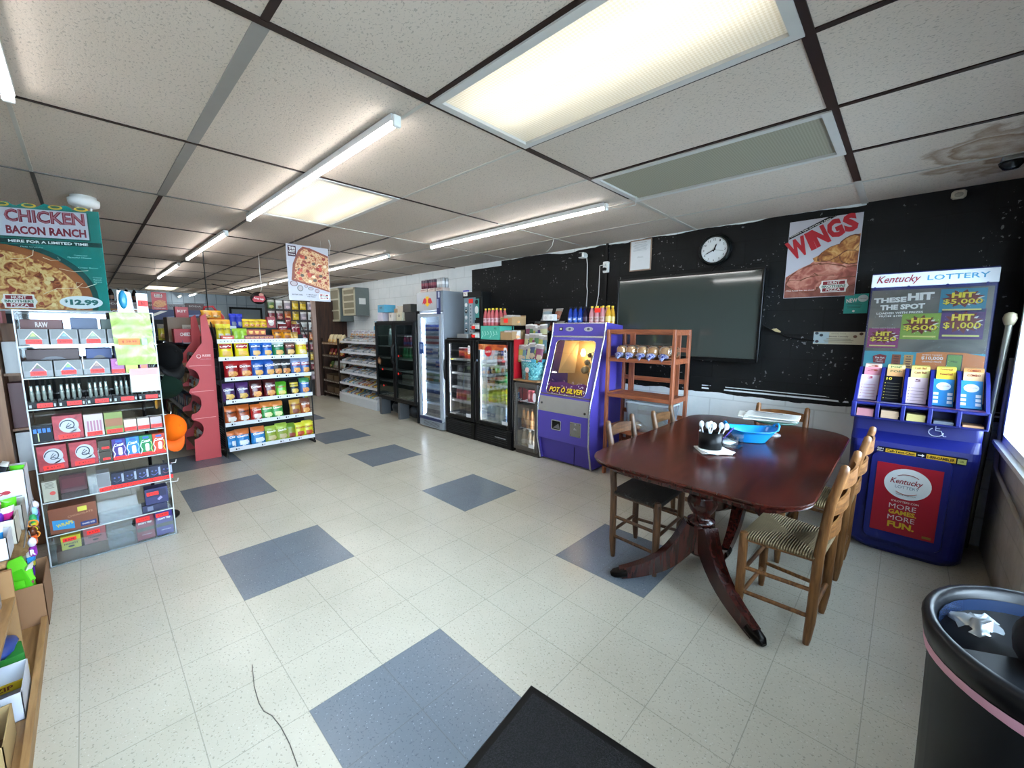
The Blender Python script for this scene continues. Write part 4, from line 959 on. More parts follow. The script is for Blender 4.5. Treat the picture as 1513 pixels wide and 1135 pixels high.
back2 = [('#d08a98', '#dcc0b2'), ('#d9a06a', '#d8c884'), ('#d8cf84', '#dccb6a'), ('#e3c23c', '#e5cf50'), ('#d8b489', '#d99a5a')]
btx = ['3', 'POP', 'Cash Ball', 'Powerball', 'COMBO']
for k in range(5):
    xc = 1.358+k*.1165
    for q in (2, 1, 0):
        F_ = frame((xc+(.004 if q else -.004), 2.525+.030*q, 1.004+.027*q), (1, 0, .0), (0, .64, .77)); b = B(F_)
        if q: b.poly(rrect(0, .115, .043, .115, .008, 3), C(back2[k][q-1], .5), 0); b.poly(rrect(0, .115, .043, .115, .008, 3)[::-1], C(back2[k][q-1], .5), -.0015); b.text(btx[k], 0, .205, .055, .018, C('#8e3a2a' if k != 1 else '#2f5a3a'), .0012, bold=.02)
        else:
            h = .20; b.rect(-.046, .046, 0, h, C(cards[k][0], .4), .001); b.add([(-.046, 0, -.001), (.046, 0, -.001), (.046, h, -.001), (-.046, h, -.001)], [(3, 2, 1, 0)], C(cards[k][0], .4))
            c2 = C(cards[k][1], .5)
            if k < 3:
                b.text(cards[k][3], -.02 if k == 1 else .0, h-.022, .028, .022, c2, .0022, bold=.03)
                for r in range(6 if k == 1 else 5): b.rect(-.028, .034, .02+r*.024, .0225+r*.024, c2 if k != 1 else C('#8a8a7a'), .0022); b.disc(-.036, .021+r*.024, .003, .003, c2, .0022, 8)
            else:
                b.disc(0, h-.055, .032, .030, c2, .0022, 24); b.text('Kentucky', 0, h-.053, .05, .012, C('#8e1b2b'), .003, shear=.3)
                for r in range(3):
                    for s_ in (-1, 1): b.rect(s_*.03-.011, s_*.03+.011, .018+r*.03, .038+r*.03, c2, .0022)
        nm = ('front %s card in the %s pocket of the lottery stand' % (cards[k][2], ORD[k])) if q == 0 else ('%s card behind the front one in the %s pocket of the lottery stand' % ('middle' if q == 1 else 'rear', ORD[k]))
        tag(b.build('play_card'), nm, 'card', 'cards in the lottery stand pockets')
# poster board
FB = frame((KX-.01, 2.735, 1.205), (1, 0, 0), (0, .12, 1)); b = B(FB); b.box(-.292, .295, -.02, .655, -.02, -.002, KBD, .004); b.build('sign_board', t)
b = B(FB); gy = FOOD('poster_backdrop', [(.35, '#4d4f4a'), (.55, '#6e6a66'), (.75, '#7f7468')], 4); b.rect(-.282, .282, .0, .535, gy, 0)
b.rect(-.282, .282, 0, .115, C('#3fa0b6', .4), .001); b.poly([(-.02, 0), (.282, 0), (.282, .10), (.2, .118), (.06, .122), (-.02, .11)], C('#d47a34', .4), .002)
b.text('THESE', -.185, .466, .165, .036, PAPER, .003, bold=.05, rot=.03); b.text('HIT', -.035, .484, .125, .050, PAPER, .003, bold=.06, rot=.03); b.text('THE SPOT', -.12, .418, .22, .036, PAPER, .003, bold=.05, rot=.03); b.text('LOADED WITH PRIZES', -.13, .378, .23, .014, PAPER, .003, bold=.03, rot=.03); b.text('FROM $100-$5,000!', -.13, .357, .2, .013, PAPER, .003, bold=.03, rot=.03); b.text('AVAILABLE JULY 2', -.20, .270, .12, .012, PAPER, .003, bold=.02)
for cx_, cy_, w_, h_, bg, tx in ((.155, .45, .2, .15, '#2f7f9a', '$5,000'), (.165, .30, .19, .19, '#4a2368', '$1,000'), (-.02, .285, .185, .17, '#7fa03a', '$600'), (-.195, .205, .16, .135, '#8a2c6e', '$250')):
    b.rect(cx_-w_/2, cx_+w_/2, cy_-h_/2, cy_+h_/2, C(bg, .4), .004)
    st = []
    for i in range(22):
        a = 2*PI*i/22; r_ = (.48 if i % 2 else .30); st.append((cx_+w_*r_*math.cos(a), cy_+.012+h_*.8*r_*math.sin(a)))
    b.poly(st, C('#6a1418', .4), .005); b.poly([(cx_+(x-cx_)*.8+.02, cy_+(y-cy_)*.75) for x, y in st], C('#d8d4cc', .4), .0045)
    for dd, mm in ((.006, '#2a1206'), (.0075, '#e6cf3a')):
        o_ = .002 if dd < .007 else 0; b.text('HIT', cx_+o_, cy_+h_*.22-o_, w_*.5, h_*.22, C(mm, .4), dd, bold=.05); b.text(tx, cx_+o_, cy_-h_*.06-o_, w_*.85, h_*.24, C(mm, .4), dd, bold=.018)
    b.rect(cx_-w_*.42, cx_+w_*.42, cy_-h_*.42, cy_-h_*.36, C('#d8d27a', .4), .006)
b.poly([(-.23, .035), (-.17, .03), (-.165, .085), (-.2, .095), (-.235, .08)], C('#8e1f2d', .4), .004); b.text('The Fun', -.2, .07, .05, .012, PAPER, .005, bold=.03); b.text('is in', -.2, .055, .03, .01, PAPER, .005); b.text('Twice', -.2, .042, .04, .01, PAPER, .005)
for x, c_ in ((-.115, '#8f4a32'), (-.055, '#c79a5c')): b.rect(x-.022, x+.022, .004, .095, C(c_, .4), .004); b.lines(x, .05, .03, .08, 5, C('#5a2a22'), .005)
b.text('$10,000', .055, .077, .1, .024, PAPER, .004, bold=.02); b.text('GRAND PRIZE', .055, .055, .09, .010, PAPER, .004); b.text('EVERY TICKET', .055, .099, .09, .009, PAPER, .004)
b.poly(rrect(.155, .055, .035, .052, .006, 3), C('#2f3a3a'), .004); b.poly(rrect(.155, .055, .031, .047, .005, 3), C('#6f9a4a', .4), .005); b.text('Play', .155, .06, .03, .014, C('#1d4a26'), .006, bold=.02)
b.build('hit_poster', t)
B(FB).rect(-.288, .29, -.0, .545, GLASS('#f4f6f6', .1, .22), .012).build('clear_cover', t)
b = B(FB); b.box(-.292, .295, .555, .645, -.004, .008, C('#dcdfe4', .35), .003); b.text('Kentucky', -.155, .600, .22, .062, C('#8e1b2b'), .0095, shear=.35, bold=.01); b.text('LOTTERY', .12, .604, .27, .034, C('#3f8fb6'), .0095, bold=.01); b.build('header_sign', t)
for x in (-.27, -.1, .08, .25): B(FB).disc(x, .548, .008, .010, KBD, .014).build('clip', t)
# ------------------------------------------------------------------ floor mat and bin
b = B(); e = Matrix.Translation((.534, .069, 0)) @ Matrix(((.995, .125, 0, 0), (.10, -.992, 0, 0), (0, 0, -1, 0), (0, 0, 0, 1)))
mm_ = NT('black_mat'); tc = mm_.n('TexCoord'); nn = mm_.n('TexNoise', {'Vector': (tc, 3), 'Scale': 260.0, 'Detail': 2.0}); rr_ = mm_.ramp((nn, 0), [(.4, lin('#0b0b0d')), (.75, lin('#2c2c30'))]); bs = mm_.bsdf(Base_Color=rr_, Roughness=.95); bp = mm_.n('Bump', {'Strength': .8, 'Distance': .004, 'Height': (nn, 0)}); mm_.t.links.new(bp.outputs[0], bs.inputs['Normal']); MM = mm_.done(bs)
def matpt(a, c_, z): return (.534+.995*a+.125*c_, .069+.10*a-.992*c_, z)
ed = C('#0a0a0b', .5)
q0 = [matpt(a, c_, .001) for a, c_ in ((0, 0), (1.15, 0), (1.15, .9), (0, .9))]; q1 = [matpt(a, c_, .006) for a, c_ in ((.006, .006), (1.144, .006), (1.144, .894), (.006, .894))]; q2 = [matpt(a, c_, .007) for a, c_ in ((.03, .03), (1.12, .03), (1.12, .87), (.03, .87))]
b.loft([q0[::-1], q1[::-1], q2[::-1]], ed, False, False); b.add(q2, [(3, 2, 1, 0)], MM)
tag(b.build('door_mat'), 'black ribbed entrance mat lying on the tiled floor', 'mat')
BX, BY, BH = 1.795, .125, .87
t = thing('trash_can', 'black round trash can with open lid at the lower right', 'trash can', (BX, BY, 0))
bk = C('#17191d', .5, bump=.02); b = B()
b.lathe([(.155, 0), (.165, .01), (.190, BH-.05), (.192, BH-.045)], bk, 40, (BX, BY, 0), sy=1.12); b.build('can_body', t)
b = B(); b.lathe([(.189, BH-.052), (.199, BH-.047), (.205, BH-.01), (.201, BH), (.190, BH+.002), (.182, BH-.01), (.178, BH-.05)], C('#121316', .3), 48, (BX, BY, 0), sy=1.12, caps=False); b.build('rim', t)
b = B(); b.lathe([(.1945, BH-.078), (.1965, BH-.066), (.1985, BH-.050)], C('#d79fb4', .5), 48, (BX, BY, 0), sy=1.12, caps=False)
b.v = [(x, y, z+.009*math.sin(2*math.atan2(y-BY, x-BX)) if z < BH-.07 else z) for x, y, z in b.v]; b.build('pink_bag_edge', t)
b = B(); b.lathe([(.178, BH-.02), (.170, BH-.10), (.150, BH-.16), (.0, BH-.2)], C('#1c2a44', .25), 32, (BX, BY, 0), sy=1.12, caps=False); b.build('bin_liner', t)
b = B(); b.poly([(BX+.20*math.cos(a), BY+.22*math.sin(a)) for a in [math.radians(k) for k in range(-150, 21, 10)]], C('#191b1f', .35), BH-.012); b.build('lid_plate', t)
b = B(); b.ball((BX+.01, BY-.045, BH+.015), (.098, .12, .075), C('#101113', .6, bump=.1), 20, 12); b.build('lid_dome', t)
b = B(); b.ball((BX-.115, BY+.085, BH-.07), (.045, .05, .04), GLASS('#eef4fa', .9, .08, .35, '#c9d2dc'), 12, 8, .7, 3); b.ball((BX-.09, BY+.07, BH-.095), (.03, .05, .025), C('#7f8a2c', .5), 8, 6, .4, 5)
tag(b.build('crumpled_wrapper'), 'crumpled clear wrapper with green contents inside the trash can', 'wrapper')
# ------------------------------------------------------------------ product makers (built at the origin, base at z = 0, facing -y)
def can(name, bands, r=.031, h=.122, top='#c3c6ca', mark=None):
    b = B(); n = 14; m = [C(c, .32, .0) for c in bands]; z = [.006+(h-.018)*i/len(bands) for i in range(len(bands)+1)]
    prof = [(r*.8, 0), (r, .006)]+[(r, q) for q in z[1:]]+[(r*.82, h-.002), (r*.82, h)]
    mats = [C(top, .3, .8)]+m+[C(top, .3, .8)]*2
    b.lathe(prof, mats, n)
    if mark:
        F_ = lambda X, Y, d: ((r+.0006)*math.sin(X/r), -(r+.0006)*math.cos(X/r), Y)
        b.text(mark[0], 0, h*.55, r*1.2, h*mark[2] if len(mark) > 2 else h*.2, C(mark[1], .4), 0, bold=.03, fn=F_)
    return b.build(name, local=True)
def bottle(name, liquid, cap, label, h=.22, r=.032, txt=None, clear=False, tc='#ffffff', neck=.35):
    b = B(); l = C(liquid, .12, var=.04) if not clear else GLASS(liquid, .4, .05, .30, liquid); lb = C(label, .4); cp = C(cap, .4)
    hs = h*(1-neck)
    prof = [(r*.8, 0), (r, .008), (r*.93, h*.12), (r, h*.2), (r, h*.45), (r*.96, hs*.85), (r*.85, hs), (r*.42, h*.88), (r*.40, h*.905), (r*.45, h*.91), (r*.45, h), ]
    b.lathe(prof, [l, l, l, lb, l, l, l, l, cp, cp], 14)
    if txt:
        F_ = lambda X, Y, d: ((r+.0008)*math.sin(X/r), -(r+.0008)*math.cos(X/r), Y)
        b.text(txt, 0, h*.33, r*1.4, h*.09, C(tc, .4), 0, bold=.03, fn=F_)
    return b.build(name, local=True)
def bag_shape(w, h, t, colf, texts=(), seed=0, crimp=.045):
    """pillow bag, colf(u,v) -> material"""
    b = B(); rnd = random.Random(seed); NX, NY = 12, 15
    def P(u, v, s):
        k = 1-.055*math.sin(PI*v)**2; x = (u-.5)*w*k; z = v*h
        e = min(v, 1-v)/crimp; e = max(0.0, min(1, (e-.8)/3.2)); q = math.sin(PI*u)**.6*math.sin(min(1, e)*PI/2)**.8
        return (x, s*(t/2*q+.001), z)
    for s in (-1, 1):
        v = []; f = []; ms = []
        for j in range(NY+1):
            for i in range(NX+1):
                p = P(i/NX, j/NY, s); a = .0035*(rnd.random()-.5) if 1 < j < NY-1 and 0 < i < NX else 0; v.append((p[0]+a, p[1]+a, p[2]))
        for j in range(NY):
            for i in range(NX):
                q = (j*(NX+1)+i, j*(NX+1)+i+1, (j+1)*(NX+1)+i+1, (j+1)*(NX+1)+i); f.append(q if s < 0 else q[::-1]); ms.append(colf((i+.5)/NX, (j+.5)/NY))
        b.add(v, f, ms, True)
    def fn(X, Y, d):
        p = P(X/w+.5, min(max(Y/h, 0), 1), -1); return (X, p[1]-.0035-d, Y)
    for tx in texts:
        b.text(tx[0], tx[1]*w, tx[2]*h, tx[3]*w, tx[4]*h, C(tx[5], .4), .0005+(tx[8] if len(tx) > 8 else 0), rot=tx[6] if len(tx) > 6 else 0, bold=tx[7] if len(tx) > 7 else .04, fn=fn)
    return b
def bag(name, main, second='#c98a3a', top=None, txt=None, tcol='#ffffff', band=None, w=.135, h=.185, t=.05, style='chip', seed=0, twist=0, tz=.66, th=.13):
    M_ = C(main, .26, var=.05); S_ = FOOD('chips_'+second, [(.35, second), (.6, '#e0b060' if style == 'chip' else second), (.75, second)], 60, .4); T_ = C(top, .28) if top else M_; Bd = C(band, .3) if band else None
    cr = C('#c9c9c9', .3, .3) if style == 'silver' else T_
    def colf(u, v):
        if v < .06 or v > .94: return cr if v > .94 else M_
        if top and v > .72: return T_
        if Bd and .54 < v < .80 and .12 < u < .88: return Bd
        if style != 'plain' and ((u-.55)/.34)**2+((v-.26)/.17)**2 < 1: return S_
        return M_
    tx = []
    if txt: tx = [(txt, 0, tz, .78, th, tcol, .06)]
    return bag_shape(w, h, t, colf, tx, seed).build(name, local=True)
def pbox(name, w, d, h, main, txt=None, tcol='#ffffff', blob=None, rough=.45, tsize=(.7, .25), tpos=(0, .6), open_top=False, bandc=None):
    b = B()
    if open_top:
        m = C(main, rough); i_ = C('#8a6f50', .8)
        b.box(-w/2, w/2, -d/2, -d/2+.004, 0, h*.75, m); b.box(-w/2, w/2, d/2-.004, d/2, 0, h, m); b.box(-w/2, -w/2+.004, -d/2, d/2, 0, h*.85, m); b.box(w/2-.004, w/2, -d/2, d/2, 0, h*.85, m); b.box(-w/2, w/2, -d/2, d/2, 0, .004, m)
        h = h*.75
    else: b.box(-w/2, w/2, -d/2, d/2, 0, h, C(main, rough), .0015)
    b.T = FY(0, -d/2-.0008, 0)
    if bandc: b.rect(-w*.49, w*.49, h*.04, h*.28, C(bandc, rough), 0)
    if blob: b.disc(w*.0, h*.45, w*.30, h*.28, C(blob, .4), .0004, 18)
    if txt: b.text(txt, tpos[0]*w, tpos[1]*h, w*tsize[0], h*tsize[1], C(tcol, .4), .001, bold=.03)
    return b.build(name, local=True)
USED = {}
def put(proto, x, y, z, rz=0, label=None, cat=None, group=None, rot=None, tilt=0, roll=0):
    """first use places the proto itself, later uses place copies"""
    o = proto
    if proto.name in USED: o = proto.copy(); COL.objects.link(o)
    USED[proto.name] = 1
    o.location = (x, y, z); o.rotation_euler = rot if rot is not None else (-tilt, roll, rz)
    for k in ('label', 'category', 'group'):
        if k in o: del o[k]
    return tag(o, label, cat, group)
def cooler(name, label, x0, x1, yf, yb, zb, ztop, body, doors, glassz, shelves, frame_c='#0d0d0e', liner='#d7dcdf', grille=None, lamp=None, stripc=None, fw=.05, header=None, glasstint='#f4f8f8', shx=None, lampside=-1):
    t = thing(name, label, 'cooler', ((x0+x1)/2, (yf+yb)/2, 0))
    bm = C(body, .38, var=.03); b = B(); d0 = yf+.04; th = .03
    b.box(x0, x0+th, d0, yb, zb, ztop, bm); b.box(x1-th, x1, d0, yb, zb, ztop, bm); b.box(x0+th, x1-th, yb-.02, yb, zb, ztop, bm)
    b.box(x0+th, x1-th, d0, yb-.02, ztop-.03, ztop, bm); b.box(x0+th, x1-th, d0, yb-.02, zb if name != 'double_cooler' else glassz[0]-.07, glassz[0]-.04, bm)
    if header: b.box(x0+th, x1-th, d0, yb-.02, glassz[1]+.05, ztop-.03, bm)
    b.build('cabinet', t)
    b = B(); lm = C(liner, .4, var=.02); b.box(x0+th, x1-th, yb-.026, yb-.021, glassz[0]-.04, glassz[1]+.04, lm); b.box(x0+th, x0+th+.004, d0+.01, yb-.026, glassz[0]-.04, glassz[1]+.04, lm); b.box(x1-th-.004, x1-th, d0+.01, yb-.026, glassz[0]-.04, glassz[1]+.04, lm)
    b.box(x0+th, x1-th, d0+.01, yb-.026, glassz[0]-.039, glassz[0]-.03, lm); b.build('liner', t)
    n = len(doors)
    for k, (dx0, dx1, hs) in enumerate(doors):
        fm = C(frame_c, .35, var=.03); b = B(); za, zc = glassz[0]-.04, glassz[1]+.04
        b.box(dx0, dx0+fw, yf, yf+.035, za, zc, fm, .004); b.box(dx1-fw, dx1, yf, yf+.035, za, zc, fm, .004); b.box(dx0+fw, dx1-fw, yf, yf+.035, za, za+.045, fm, .003); b.box(dx0+fw, dx1-fw, yf, yf+.035, zc-.045, zc, fm, .003)
        dr = b.build('door', t)
        B().box(dx0+fw-.002, dx1-fw+.002, yf+.014, yf+.019, za+.043, zc-.043, GLASS(glasstint, .15)).build('glass', dr)
        if hs:
            hx = dx0+.016 if hs < 0 else dx1-.016; zm = (za+zc)/2+.12; hl = .15
            B().tube([(hx, yf, zm-hl), (hx, yf-.028, zm-hl*.8), (hx, yf-.034, zm), (hx, yf-.028, zm+hl*.8), (hx, yf, zm+hl)], .010, C('#0a0a0b' if frame_c != '#9ba3ab' else '#7c848c', .3), 8).build('handle', dr)
    for z in shelves:
        b = B(); sx0, sx1 = shx or (x0+th+.004, x1-th-.004); sm = C('#d9dee2', .4)
        for q in range(9): yy = d0+.04+(yb-.06-d0-.04)*q/8; b.box(sx0, sx1, yy, yy+.006, z-.006, z, sm)
        b.box(sx0, sx0+.008, d0+.03, yb-.03, z-.008, z, sm); b.box(sx1-.008, sx1, d0+.03, yb-.03, z-.008, z, sm)
        sh = b.build('wire_shelf', t)
        if stripc:
            b = B(); b.box(sx0, sx1, d0+.018, d0+.024, z-.022, z+.008, C(stripc, .4, var=.02)); b.build('price_strip', sh)
    if grille:
        b = B(); ga, gb_ = grille; b.box(x0, x1, yf+.004, yf+.02, ga, gb_, C(frame_c, .4))
        nn = 7
        for q in range(nn): z = ga+.035+(gb_-ga-.06)*q/(nn-1); b.box(x0+.04, x1-.06, yf-.003, yf+.004, z, z+.008, C('#222325', .4))
        b.build('vent_grille', t)
    if lamp:
        x = x0+th+.02 if lampside < 0 else x1-th-.02
        if name == 'drink_cooler' and lamp > 20: B().box(x-.006, x+.006, d0+.03, d0+.04, glassz[0]+.02, glassz[1]-.04, EM('#eaf6ff', 9)).build('lamp_or_fill_strip', t)
        xr = x1-th-.012
        for xx in ((xr, x0+th+.014) if lamp > 4 else (xr,)): B().box(xx-.008, xx+.008, d0-.003, d0+.003, glassz[0]+.0, glassz[1]-.02, EM('#f2f6ff', 75 if lamp > 4 else 35)).build('lamp_or_fill_strip', t)  # right-hand strip is unseen fill, added behind the door frame to brighten the stock
        B().box(x0+.08, x1-.08, d0+.002, d0+.014, glassz[1]+.012, glassz[1]+.024, EM('#f2f6ff', (90 if lamp > 4 else 50))).build('lamp_or_fill_strip', t)  # unseen fill strip added behind the top frame to light the shelves
    return t
def fill(protos, n, x0, x1, y, z, what, where, group=None, cat='can', rows=1, dy=.07, jit=0.0):
    """a row of n products from left to right"""
    for i in range(n):
        p = protos[i*len(protos)//n]; x = x0+(x1-x0)*(i+.5)/n
        put(p[0], x, y, z, random.uniform(-.2, .2) if jit == 0 else jit, '%s, %s from left %s' % (p[1], ORD[i], where), cat, group or ('drinks '+where))
        for r in range(1, rows):
            put(p[0], x, y+dy*r, z, random.uniform(-.2, .2), '%s, hidden behind the %s one %s' % (p[1], ORD[i], where), cat, group or ('drinks '+where))
# ---- tall grey cooler with bull sign
t = cooler('drink_cooler', 'tall grey energy drink cooler with a glowing white strip inside', -3.71, -3.125, 2.34, 2.98, .02, 1.975, '#8a929b', [(-3.705, -3.13, 0)], (.17, 1.63), [1.385, 1.225, 1.045, .865, .685, .405, .155], '#9ba3ab', '#c9d6e0', None, 21, '#9fb6c8', .055, True, '#f2f8fc')
b = B(FY(-3.60, 2.337, 1.845)); b.box(-.11, .47, -.135, .125, -.045, 0, C('#8f959b', .3, .3), .003); b.box(-.105, .40, -.13, .12, 0, .003, C('#b7bcc2', .3, .2)); b.build('header_panel', t)
b = B(FY(-3.435, 2.334, 1.845)); rd = C('#d21f3a', .4); yw = C('#f2c01c', .4); b.disc(0, -.005, .062, .068, yw, .0012, 24)
for s_ in (-1, 1):
    b.poly([(s_*x, y) for x, y in ((.012, .0), (.03, .03), (.065, .042), (.09, .03), (.105, .0), (.125, -.045), (.10, -.03), (.085, -.032), (.07, -.05), (.055, -.035), (.025, -.035))][::s_], rd, .002)
    b.poly([(s_*x, y) for x, y in ((.015, .03), (.05, .085), (.03, .065), (.008, .06))][::s_], yw, .0024)
b.poly([(-.015, .05), (.015, .05), (.02, -.06), (0, -.085), (-.02, -.06)], yw, .0028); b.build('bull_logo', t)
b = B(FY(-3.17, 2.337, 1.82)); b.rect(-.045, .045, -.165, .15, C('#1f2f6a', .35), .004); b.rect(-.01, .03, .06, .14, C('#b8c4d8', .35), .005); b.rect(-.035, .0, -.08, .04, C('#8d9cc0', .35), .005); b.build('blue_sticker', t)
b = B(FY(-3.615, 2.339, 1.175)); b.rect(-.055, .055, -.085, .085, C('#24488c', .35), .001); b.rect(-.03, .03, -.02, .06, C('#8fa8d0', .35), .0015); b.text('$3', 0, .0, .04, .03, PAPER, .002); b.build('door_sticker', t)
b = B(FY(0, 2.337, 0)); b.box(-3.70, -3.13, .02, .12, -.04, 0, C('#868d95', .4), .004)
for q in range(4): b.rect(-3.6, -3.2, .04+.018*q, .046+.018*q, C('#33383d'), .001)
b.build('kick_panel', t)
B(FY(0, 2.337, 0)).rect(-3.70, -3.14, .125, .165, C('#1d2a52', .35), .003).build('door_band', t)
cA = can('energy_drink_can', ['#d8dce4', '#2c4fa8', '#dfe3ea', '#3a5cb8'], .027, .135, mark=('Bull', '#d21f3a'))
cB = can('energy_drink_can', ['#a32a2e', '#c9ccd4', '#a32a2e'], .027, .135); cC = can('energy_drink_can', ['#dfe3e8', '#6d7fb0', '#dfe3e8'], .027, .135)
cD = can('energy_drink_can', ['#3e7a5a', '#d8dde0', '#3e7a5a'], .027, .135); cE = can('energy_drink_can', ['#b8862a', '#d9dce0', '#6a8a3a'], .027, .135); cF = can('energy_drink_can', ['#5a76a8', '#d4dae4', '#2f4d8c'], .029, .17); cG = can('energy_drink_can', ['#8f98a8', '#2d3e78', '#c4ccd8'], .029, .185)
for z, pr_, wh in ((1.388, [(cA, 'blue silver slim can')], 'on the top shelf of the tall grey cooler'), (1.228, [(cB, 'red slim can'), (cB, 'red slim can')], 'on the second shelf of the tall grey cooler'), (1.048, [(cA, 'blue silver slim can'), (cC, 'pale slim can'), (cD, 'green slim can')], 'on the third shelf of the tall grey cooler'),
                   (.868, [(cC, 'pale slim can'), (cA, 'blue silver slim can')], 'on the fourth shelf of the tall grey cooler'), (.688, [(cE, 'yellow green slim can'), (cD, 'green slim can'), (cE, 'yellow green slim can')], 'on the fifth shelf of the tall grey cooler'),
                   (.408, [(cF, 'tall blue can')], 'on the sixth shelf of the tall grey cooler'), (.158, [(cG, 'large grey blue can')], 'on the bottom shelf of the tall grey cooler')):
    fill(pr_, 7, -3.62, -3.17, 2.412, z, '', wh, rows=1)
# packs on top
mk = pbox('beverage_pack', .165, .12, .045, '#c9b8b0', 'BERRY', '#7a2a3a', open_top=False)
pk1 = can('energy_drink_can', ['#5a1230', '#7a1f3a', '#35203a'], .027, .135); pk2 = can('energy_drink_can', ['#a9adb2', '#d5d8da', '#a9adb2'], .027, .135)
for k, (x, p, nm) in enumerate(((-3.62, pk1, 'maroon'), (-3.43, pk1, 'maroon'), (-3.24, pk2, 'silver'))):
    put(mk, x, 2.46, 1.978, 0, '%s low carton tray of cans from the left on top of the tall grey cooler' % ORD[k], 'carton', 'carton trays on the tall grey cooler')
    for i in range(3):
        for j in range(2): put(p, x-.052+.052*i, 2.43+.06*j, 1.978+.0455, 0, '%s can in %s row of the %s tray atop the tall grey cooler, %s from left' % (nm, ('front', 'rear')[j], ORD[k], ORD[i]), 'can', 'cans in trays on the tall grey cooler')
# ---- two black coolers
t = cooler('drink_cooler', 'black glass door cooler holding red and silver cans', -3.055, -2.45, 2.34, 2.92, .0, 1.335, '#101112', [(-3.05, -2.455, -1)], (.29, 1.275), [1.055, .865, .675, .487, .30], '#0d0d0e', '#16181a', (.02, .225), 5, '#f4f6f6', .06, shx=(-2.975, -2.49))
b = B(FY(0, 2.337, 0)); b.poly(rrect(-2.535, 1.19, .022, .055, .02, 4), C('#e4e4e6', .4), .003)
for q in range(4): b.rect(-2.549, -2.521, 1.155+.02*q, 1.163+.02*q, C('#888890'), .004)
b.rect(-2.60, -2.51, .30, .345, C('#c9ccd0', .4), .003); b.rect(-2.94, -2.82, .305, .318, C('#c9ccd0', .4), .003); b.build('door_sticker', t)
B(FY(0, 2.352, 0)).rect(-2.93, -2.86, 1.045, 1.062, C('#d8d23a', .4), .02).build('yellow_price_tag', t)
ca = can('soda_can', ['#5a1a1a', '#c3303a', '#e2653c', '#5a1a1a'], .030, .15); cb_ = can('soda_can', ['#e0402f', '#f08a3a', '#a82a2a'], .030, .15); cc = can('soda_can', ['#23262a', '#6f7a5a', '#23262a'], .032, .15); cd = can('soda_can', ['#c3c6c8', '#8c9094', '#d3d5d6'], .032, .155); ce = can('soda_can', ['#d8596a', '#e98a5a', '#b84a5a'], .032, .155); cf = can('soda_can', ['#a9ab5a', '#c9c2a0', '#7a2a2a'], .032, .155); cg = can('soda_can', ['#4a3a3a', '#8a745a', '#2c2826'], .032, .155)
bx = pbox('drink_carton', .16, .1, .09, '#23262b', '', blob='#666c74')
for z, pr_, wh, n_, xa in ((1.06, [(ca, 'dark red can'), (cb_, 'orange red can'), (ca, 'dark red can')], 'on the top shelf of the black cooler of cans', 6, -2.86), (.87, [(cc, 'black green can')], 'on the second shelf of the black cooler of cans', 3, -2.70), (.68, [(cd, 'silver grey can')], 'on the third shelf of the black cooler of cans', 6, -2.90),
                           (.492, [(ce, 'pink red can'), (cf, 'pale yellow can')], 'on the fourth shelf of the black cooler of cans', 6, -2.92), (.305, [(cg, 'dark brown can')], 'on the bottom shelf of the black cooler of cans', 5, -2.86)):
    fill(pr_, n_, xa, -2.49, 2.44, z, '', wh)
put(bx, -2.80, 2.46, .87, 0, 'small dark carton left of the black green cans in the black cooler', 'carton')
t = cooler('drink_cooler', 'black glass door cooler with round red sign holding soda bottles', -2.425, -1.785, 2.34, 2.92, .0, 1.328, '#101112', [(-2.42, -1.79, -1)], (.29, 1.270), [1.005, .772, .535, .30], '#0d0d0e', '#dfe4e6', (.02, .235), 10, '#f6f8f8', .06, shx=(-2.345, -1.83))
b = B(FY(-2.17, 2.334, 1.185)); b.disc(0, 0, .062, .062, C('#c4141f', .3), .004, 28); b.text('Coca-Cola', 0, 0, .09, .03, PAPER, .005, shear=.4, bold=.02, rot=.1); b.build('round_sign', t)
b = B(FY(0, 2.352, 0)); b.rect(-2.35, -1.84, 1.20, 1.27, FOOD('cooler_banner', [(.35, '#7a1418'), (.55, '#c9662f'), (.7, '#e2b87a')], 7), .016); b.build('inner_banner', t)
b = B(FY(0, 2.337, 0)); b.poly(rrect(-1.875, 1.165, .026, .075, .02, 4), C('#dcdce0', .4), .003); b.disc(-1.875, 1.195, .016, .016, C('#3a3a42'), .004, 14); b.lines(-1.875, 1.14, .03, .05, 3, C('#77777f'), .004); b.rect(-2.39, -2.365, 1.05, 1.075, C('#8fa8c8', .4), .003)
b.build('door_sticker', t); B(FY(0, 2.337, 0)).rect(-1.93, -1.83, .31, .35, C('#c9ccd0', .4), .003).build('model_label', t)
b = B(FY(0, 2.337, 0)); b.text('TRUE REFRIGERATION', -1.96, .135, .19, .014, C('#c9ccd0', .3), .004, bold=.03); b.build('grille_badge', t)
s1 = bottle('soda_bottle', '#2a0e0a', '#c4141f', '#c4141f', .215, .033, 'Coke', tc='#ffffff'); s2 = bottle('soda_bottle', '#1c0d0c', '#222222', '#b9bcc0', .215, .033, 'Diet', tc='#c4141f')
s3 = bottle('soda_bottle', '#2f7a52', '#1f5a35', '#2f9a55', .215, .033, 'Sprite'); s4 = bottle('soda_bottle', '#c8c81a', '#3f8a2a', '#d8d43a', .215, .034, 'Dew', tc='#2f6a2a'); s5 = bottle('water_bottle', '#a9c4d8', '#dfe6ec', '#3a6ea8', .205, .033, clear=False, txt='H2O')
s6 = bottle('water_bottle', '#c4d6e0', '#2f4f9a', '#dfe6ec', .205, .033)
b_ = 'of the black soda bottle cooler'
